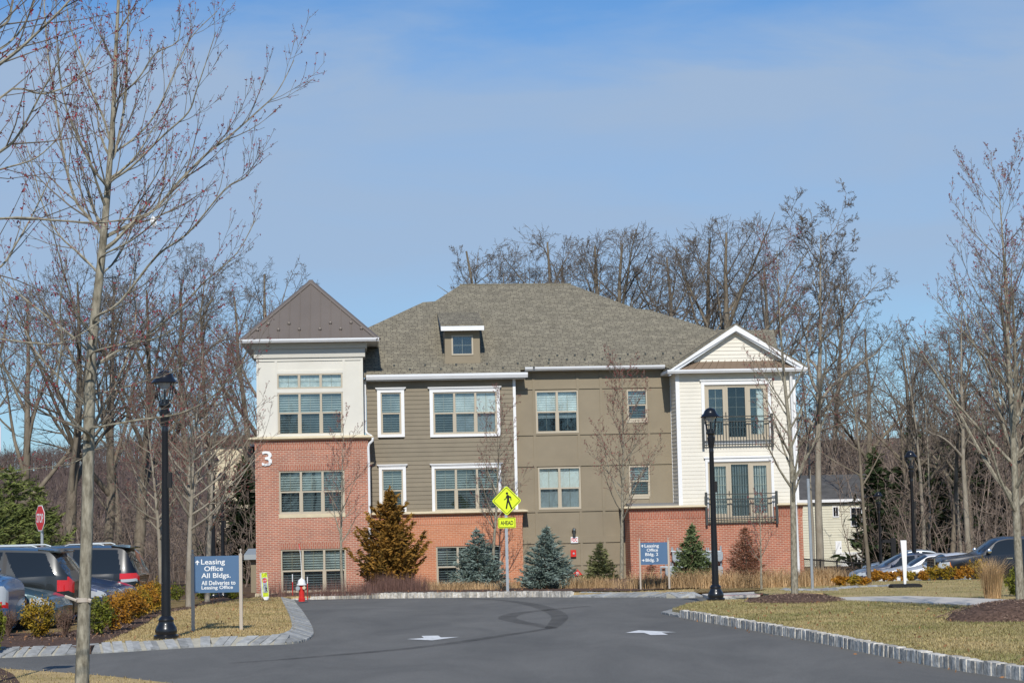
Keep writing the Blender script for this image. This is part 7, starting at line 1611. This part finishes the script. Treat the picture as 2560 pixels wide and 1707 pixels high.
con_at('bare_larch', 'rust-brown leafless-looking conifer right of the lamp', 1715, 1345, 1208, 92, m_rust, 56, levels=24, per=9, sprig=0.085, dens=0.9, asp=0.22, ragged=0.2, lift=0.35, droop=0.0)
con_at('bare_larch', 'small rust-brown conifer below the second blue sign', 1497, 1348, 1290, 52, m_rust, 57, levels=10, per=6, sprig=0.07, dens=0.5, asp=0.22, ragged=0.25)
def far_con(name, label, xd, topd, Y, w_, mat, seed, **kw):
    X = XX(xd, Y); z = g(X, Y); h = W((xd * K, topd * K), Y).z - z; return conifer(name, label, (X, Y, z), h, w_, mat, seed, **kw)
FCK = dict(levels=16, per=9, sprig=0.42, ragged=0.25, asp=0.5)
far_con('conifer', 'dark spruce overlapping the corner of the yellow house', 2014, 1030, 118, 4.2, m_dark_con, 61, **dict(FCK, ragged=0.4, dens=0.8))
far_con('conifer', 'dark conifer deep in the wood behind the tallest lamp of the car row', 2105, 960, 128, 6, m_dark_con, 62, **FCK)
far_con('conifer', 'dark conifer behind the hood of the pickup truck', 2175, 1010, 124, 6, m_dark_con, 63, **FCK)
far_con('conifer', 'dark conifer behind the roof of the pickup truck', 2270, 985, 130, 6.5, m_dark_con, 64, **FCK)
far_con('conifer', 'dark green conifer beside the brick tower', 560, 1050, 116, 6, m_dark_con, 65, **FCK)
PK = dict(levels=16, per=10, sprig=0.22, ragged=0.3, asp=0.35, lift=0.35, droop=0.05, dens=1.2, taper=0.6, skirt=0.12)
far_con('pine_tree', 'bushy green pine at the picture edge behind the stop sign', 25, 1062, 92, 5.2, m_pine, 66, **PK)
far_con('pine_tree', 'lower green pine just left of the stop sign', 88, 1110, 98, 3.6, m_pine, 67, **PK)
far_con('pine_tree', 'green pine cut by the picture edge', -45, 1090, 88, 5.0, m_pine, 68, **PK)

# ---- wood chips on the mulch
m_chip = M('wood_chip', (0.20, 0.135, 0.10), 0.95, isl=0.6)
for i, (p, r_, h_, ob) in enumerate(MOUNDS):
    rs = np.random.default_rng(400 + i); n = int(900 * r_ * r_); a = rs.uniform(0, 6.28, n); f = np.sqrt(rs.random(n)); X = p.x + r_ * f * np.cos(a); Y = p.y + r_ * f * np.sin(a)
    Pt = np.stack([X, Y, np.vectorize(g)(X, Y) + KH + 0.02 + h_ * (1 - f ** 2)], 1); q = leaf_cloud('wood_chips', Pt, rs.uniform(.012, .04, n), m_chip, ob, rs, 0.5, np.tile(np.array([[0, 0, 0.3]]), (n, 1))); q['kind'] = 'stuff'
rs = np.random.default_rng(500); X = rs.uniform(-9, -4.5, 5200); Y = rs.uniform(33.5, 56, 5200); k = inside(mul, X, Y); X, Y = X[k], Y[k]
q = leaf_cloud('wood_chips', np.stack([X, Y, np.vectorize(g)(X, Y) + KH + 0.005], 1), rs.uniform(.015, .045, len(X)), m_chip, None, rs, 0.5, np.tile(np.array([[0, 0, 0.4]]), (len(X), 1))); q['kind'] = 'stuff'
m_dead = M('dead_leaf', (0.26, 0.13, 0.06), 0.9, isl=0.5)
rs = np.random.default_rng(600); Pl = []
for poly_, n, dz, wdt in ((isl, 260, KH + 0.02, 0), (rl_, 300, KH + 0.03, 0), (bk, 160, KH + 0.02, 0), (mul, 500, KH + 0.02, 0), (bed, 900, 0.17, 0)):
    X = rs.uniform(-14, 20, n * 12); Y = rs.uniform(22, 78, n * 12); k = inside(poly_, X, Y) & (np.abs(X) < Y * 0.3); X, Y = X[k][:n], Y[k][:n]; Pl.append(np.stack([X, Y, np.vectorize(g)(X, Y) + dz], 1))
for (x0, y0), (x1, y1) in [((a.x, a.y), (b.x, b.y)) for a, b in zip(RK[2:], RK[3:])]:
    n = max(1, int(math.hypot(x1 - x0, y1 - y0) * 1.2)); f = rs.random(n); X = x0 + (x1 - x0) * f - rs.uniform(.02, .25, n); Y = y0 + (y1 - y0) * f; Pl.append(np.stack([X, Y, np.vectorize(g)(X, Y) + 0.012], 1))
Pl = np.concatenate(Pl); q = leaf_cloud('fallen_leaves', Pl, rs.uniform(.02, .045, len(Pl)), m_dead, None, rs, 0.8, np.tile(np.array([[0, 0, 0.2]]), (len(Pl), 1))); q['kind'] = 'stuff'
# ---- shrubs
def leafy_mat(name, a, b_, c): 
    m = M(name, a, 0.7, col2=b_, vs=5.0, isl=0.45, spec=0.3); return m
m_or = leafy_mat('orange_shrub_leaves', (0.30, 0.115, 0.012), (0.40, 0.21, 0.018), 0); m_yo = leafy_mat('olive_orange_leaves', (0.16, 0.14, 0.012), (0.36, 0.20, 0.015), 0); m_gr = leafy_mat('green_shrub_leaves', (0.075, 0.10, 0.012), (0.19, 0.19, 0.02), 0)
def shrub(name, label, p, w_, h, mat, seed, n=1300, leaf=0.035, group=None, stems=14):
    rs = np.random.default_rng(seed); t = thing(name, label, 'shrub', p, 0, group); A, B_ = [], []; P = []
    for i in range(stems):
        a = rs.uniform(0, 6.28); e = rs.uniform(0.15, 1.0) ** 0.6; tip = np.array([math.cos(a) * w_ / 2 * e, math.sin(a) * w_ / 2 * e, h * (1.02 - 0.45 * e * e) * rs.uniform(.8, 1.08)]); m_ = tip * [0.45, 0.45, 0.5]
        A += [np.zeros(3), m_]; B_ += [m_, tip]
        for k in range(7):
            f = rs.uniform(0.15, 1); c = m_ + (tip - m_) * f if rs.random() < .75 else m_ * f; q = c + rs.normal(0, 1, 3) * [w_ * .09, w_ * .09, h * .09] + [0, 0, h * .05]; A.append(c); B_.append(q)
            k2 = max(3, n // (stems * 7)); P.append(q + rs.normal(0, 1, (k2, 3)) * [w_ * .055, w_ * .055, h * .075])
    P = np.concatenate(P); P = P[P[:, 2] > 0.02]; V, Fc = seg_arrays(np.array(A), np.array(B_), np.full(len(A), .006), np.full(len(A), .003), 3); np_mesh('stems', V, Fc, m_otwig, t)
    leaf_cloud('foliage', P, leaf * rs.uniform(.6, 1.3, len(P)), mat, t, rs, 0.75); return t
GS = 'orange shrubs along the car lot'
row = [((290, 1240), 215, 225, m_yo, 'orange and olive shrub nearest the kerb, before the teal grey sedan'), ((690, 1222), 175, 220, m_gr, 'mostly green shrub just right of the near trunk'), ((790, 1195), 180, 235, m_or, 'bright orange shrub beside the mostly green one'), ((895, 1150), 180, 215, m_or, 'third shrub from the near trunk, full orange'), ((965, 1112), 165, 200, m_yo, 'fourth shrub from the near trunk, olive tinged'), ((1020, 1082), 150, 185, m_or, 'fifth shrub from the near trunk toward the lamp'), ((1072, 1058), 140, 165, m_yo, 'sixth shrub from the near trunk, against the lamp pole'), ((1110, 1036), 130, 150, m_or, 'last orange shrub, partly behind the lamp pole')]
for i, ((x, y), w_, h_, mt, lab) in enumerate(row):
    p = G(px(1, x, y), KH); u_ = 1 / 2.815 / (F / p.y); shrub('orange_shrub', lab, p, w_ * u_ * 1.3, h_ * u_ * 1.05, mt, 80 + i, 3200, 0.030, GS, 24)
for i, ((x, y), w_, h_, lab) in enumerate((((1245, 990), 130, 105, 'green shrub between the tall lamp and the pale maple'), ((1440, 985), 120, 95, 'green shrub seen under the blue All Bldgs. sign'), ((1640, 975), 120, 60, 'low green shrub by the right post of the blue All Bldgs. sign'), ((-10, 1330), 90, 300, 'green shrub cut by the picture edge at the mulch bed'))):
    p = G(px(1, x, y), KH); u_ = 1 / 2.815 / (F / p.y); shrub('green_shrub', lab, p, w_ * u_, h_ * u_, m_gr, 95 + i, 1100, 0.035)
for i, ((x, y), w_, h_, lab) in enumerate((((455, 1240), 150, 190, 'leafless twiggy shrub left of the near trunk'), ((60, 1235), 150, 170, 'sparse brown twiggy shrub before the bright blue hatchback'))):
    p = G(px(1, x, y), KH); u_ = 1 / 2.815 / (F / p.y); rs = np.random.default_rng(120 + i); A, B_ = [], []
    for k in range(70):
        a = rs.uniform(0, 6.28); e = rs.random() ** .5; tip = np.array([math.cos(a) * w_ * u_ / 2 * e, math.sin(a) * w_ * u_ / 2 * e, h_ * u_ * rs.uniform(.5, 1)]); s0 = tip * [.12, .12, 0]; m_ = tip * [.5, .5, .55] + rs.normal(0, .015, 3); A += [s0, m_]; B_ += [m_, tip]
        for _ in range(4): c = m_ + (tip - m_) * rs.random(); A.append(c); B_.append(c + rs.normal(0, .05, 3) + [0, 0, .05])
    t = thing('bare_shrub', lab, 'shrub', p, 0); V, Fc = seg_arrays(np.array(A), np.array(B_), np.full(len(A), .005), np.full(len(A), .003), 3); np_mesh('twigs', V, Fc, M('reddish_twig', (0.17, 0.105, 0.075), 0.9, isl=0.3), t)
GR2 = 'orange shrubs before the pickup row'
for i, (x, y, w_, h_, mt) in enumerate(((460, 1196, 150, 75, m_or), (590, 1192, 140, 85, m_yo), (685, 1190, 110, 65, m_or), (805, 1182, 130, 95, m_or), (885, 1180, 110, 75, m_or), (960, 1176, 100, 80, m_or), (1060, 1170, 90, 85, m_or), (1130, 1168, 100, 75, m_yo), (1245, 1168, 115, 85, m_or), (1352, 1168, 150, 125, m_yo), (1490, 1166, 160, 130, m_yo), (1600, 1160, 110, 80, m_or), (1680, 1156, 150, 115, m_or), (1780, 1145, 150, 160, m_yo))):
    p = Gc(px(10, x, y), KH, 66.0); u_ = 1 / 3.824 / (F / p.y); shrub('orange_shrub', 'low orange shrub of the row before the pickup, %s counting from the steel post' % (ORD + ['thirteenth', 'fourteenth'])[i], p, w_ * u_ * 1.15, h_ * u_ * 1.1, mt, 140 + i, 800, 0.05, GR2, 14)
p = G(px(10, 2130, 1295), KH); u_ = 1 / 3.824 / (F / p.y); shrub('green_shrub', 'green shrub behind the tan grass clump, beside the tall maple trunk', p, 190 * u_, 235 * u_, m_gr, 170, 1300, 0.04)
# ---- grasses
def blades(P, h, lean, wd, rs):
    m = len(P); a = rs.uniform(0, 6.28, m); d = np.stack([np.cos(a), np.sin(a), np.zeros(m)], 1); h = h * rs.uniform(.55, 1.1, m); s = np.stack([-np.sin(a), np.cos(a), np.zeros(m)], 1) * (wd * rs.uniform(.6, 1.2, m))[:, None]; l = (lean * rs.uniform(.1, 1.2, m) * h)[:, None]
    z = np.array([[0, 0, 1.0]]); m1 = P + d * l * .3 + z * (h * .6)[:, None]; tp = P + d * l + z * (h * (1 - .25 * lean))[:, None]
    V = np.stack([P - s, P + s, m1 + s * .7, m1 - s * .7, tp + s * .15, tp - s * .15], 1).reshape(-1, 3); b = (np.arange(m) * 6)[:, None]
    return V, np.concatenate([b + [0, 1, 2, 3], b + [3, 2, 4, 5]], 0)
m_tan = M('tan_grass_blade', (0.52, 0.345, 0.175), 0.8, isl=0.35, var=0.3, vs=1.2); m_purple = M('purple_brown_stem', (0.17, 0.095, 0.075), 0.9, isl=0.35); m_blade = M('lawn_blade', (0.50, 0.365, 0.18), 0.85, isl=0.35, col2=(0.30, 0.25, 0.10), vs=0.7); m_blade2 = M('greening_lawn_blade', (0.46, 0.35, 0.17), 0.85, isl=0.35, col2=(0.17, 0.18, 0.055), vs=0.55)
gv_ = np.vectorize(g)
def turf(poly_, n, dz, h, seed, mat, not_in=None, ymax=70, xr=(-13, 22), power=1.0):
    rs = np.random.default_rng(seed); xs_ = [p[0] for p in poly_]; ys_ = [p[1] for p in poly_]; x0, x1 = max(min(xs_), xr[0]), min(max(xs_), xr[1]); y0, y1 = min(ys_), min(max(ys_), ymax)
    X = rs.uniform(x0, x1, n * 3); Y = y0 + (y1 - y0) * rs.random(n * 3) ** power; k = inside(poly_, X, Y)
    if not_in is not None: k &= ~inside(not_in, X, Y)
    k &= np.abs(X) < Y * 0.30; X, Y = X[k][:n], Y[k][:n]; P = np.stack([X, Y, gv_(X, Y) + dz - 0.005], 1); V, Fc = blades(P, h, 1.1, 0.0045, rs); o = np_mesh('lawn_grass', V, Fc, mat); o['kind'] = 'stuff'
turf(isl, 42000, KH - 0.022, 0.055, 1, m_blade, mul); turf(rl_, 60000, KH - 0.01, 0.055, 2, m_blade2, power=1.4); turf(bk, 16000, KH - 0.01, 0.055, 3, m_blade2); turf([(p.x, p.y) for p in ck] + [(-2.4, 12), (-30, 12)], 9000, 0.02, 0.05, 4, m_blade); turf(bank, 14000, 0.118, 0.06, 5, m_blade, bed, 80)
def clump(p, h, w_, n, seed, label, mat=None):
    rs = np.random.default_rng(seed); a = rs.uniform(0, 6.28, n); r_ = w_ * .18 * np.sqrt(rs.random(n)); P = np.stack([r_ * np.cos(a), r_ * np.sin(a), np.zeros(n)], 1); V, Fc = blades(P, h, .62, .0035, rs); t = thing('grass_clump', label, 'ornamental grass', p, 0); np_mesh('blades', V, Fc, mat or m_tan, t); return t
p = G(px(10, 1920, 1318), KH); clump(p, 1.02, 1.0, 900, 9, 'tall tan grass clump beside the path, before the pickup door')
def grass_bed(name, spots, seed, mat, h, wd=0.005, lean=0.45):
    rs = np.random.default_rng(seed); P = []; Hs = []
    for c, r_, n in spots:
        q = rs.normal(0, 1, (n, 2)) * r_ * .5 + [c.x, c.y]; P.append(q); Hs.append(np.full(n, h * rs.uniform(.36, 1.08)))
    P = np.concatenate(P); P = np.concatenate([P, (gv_(P[:, 0], P[:, 1]) + 0.12)[:, None]], 1); V, Fc = blades(P, np.concatenate(Hs), lean, wd, rs); o = np_mesh(name, V, Fc, mat); o['kind'] = 'stuff'; return o
rgb_ = random.Random(3)
def along(n, pts, k, r_, cnt): return [(Gc(px(n, pts[0][0] + (pts[1][0] - pts[0][0]) * i / (k - 1), pts[0][1] + (pts[1][1] - pts[0][1]) * i / (k - 1)), 0.13), r_, cnt) for i in range(k)]
grass_bed('ornamental_grass', along(9, ((430, 1290), (2030, 1265)), 30, 0.75, 330) + along(10, ((90, 1200), (370, 1190)), 7, 0.6, 330), 31, m_tan, 0.72, 0.005, 0.8)
grass_bed('ornamental_grass', along(5, ((620, 1335), (1180, 1330)), 10, 0.6, 260) + along(5, ((1300, 1335), (1340, 1335)), 2, 0.3, 120) + along(7, ((100, 1318), (215, 1318)), 3, .4, 200) + along(7, ((390, 1322), (640, 1322)), 4, .35, 170) + along(7, ((720, 1320), (930, 1318)), 6, .5, 240), 32, m_tan, 0.55, 0.005, 0.8)
grass_bed('purple_stems', along(5, ((150, 1345), (600, 1345)), 12, 0.45, 260) + along(3, ((350, 1408), (560, 1408)), 5, .5, 70) + along(3, ((700, 1402), (1180, 1392)), 9, .5, 120), 33, m_purple, 0.72, 0.004, 0.28)
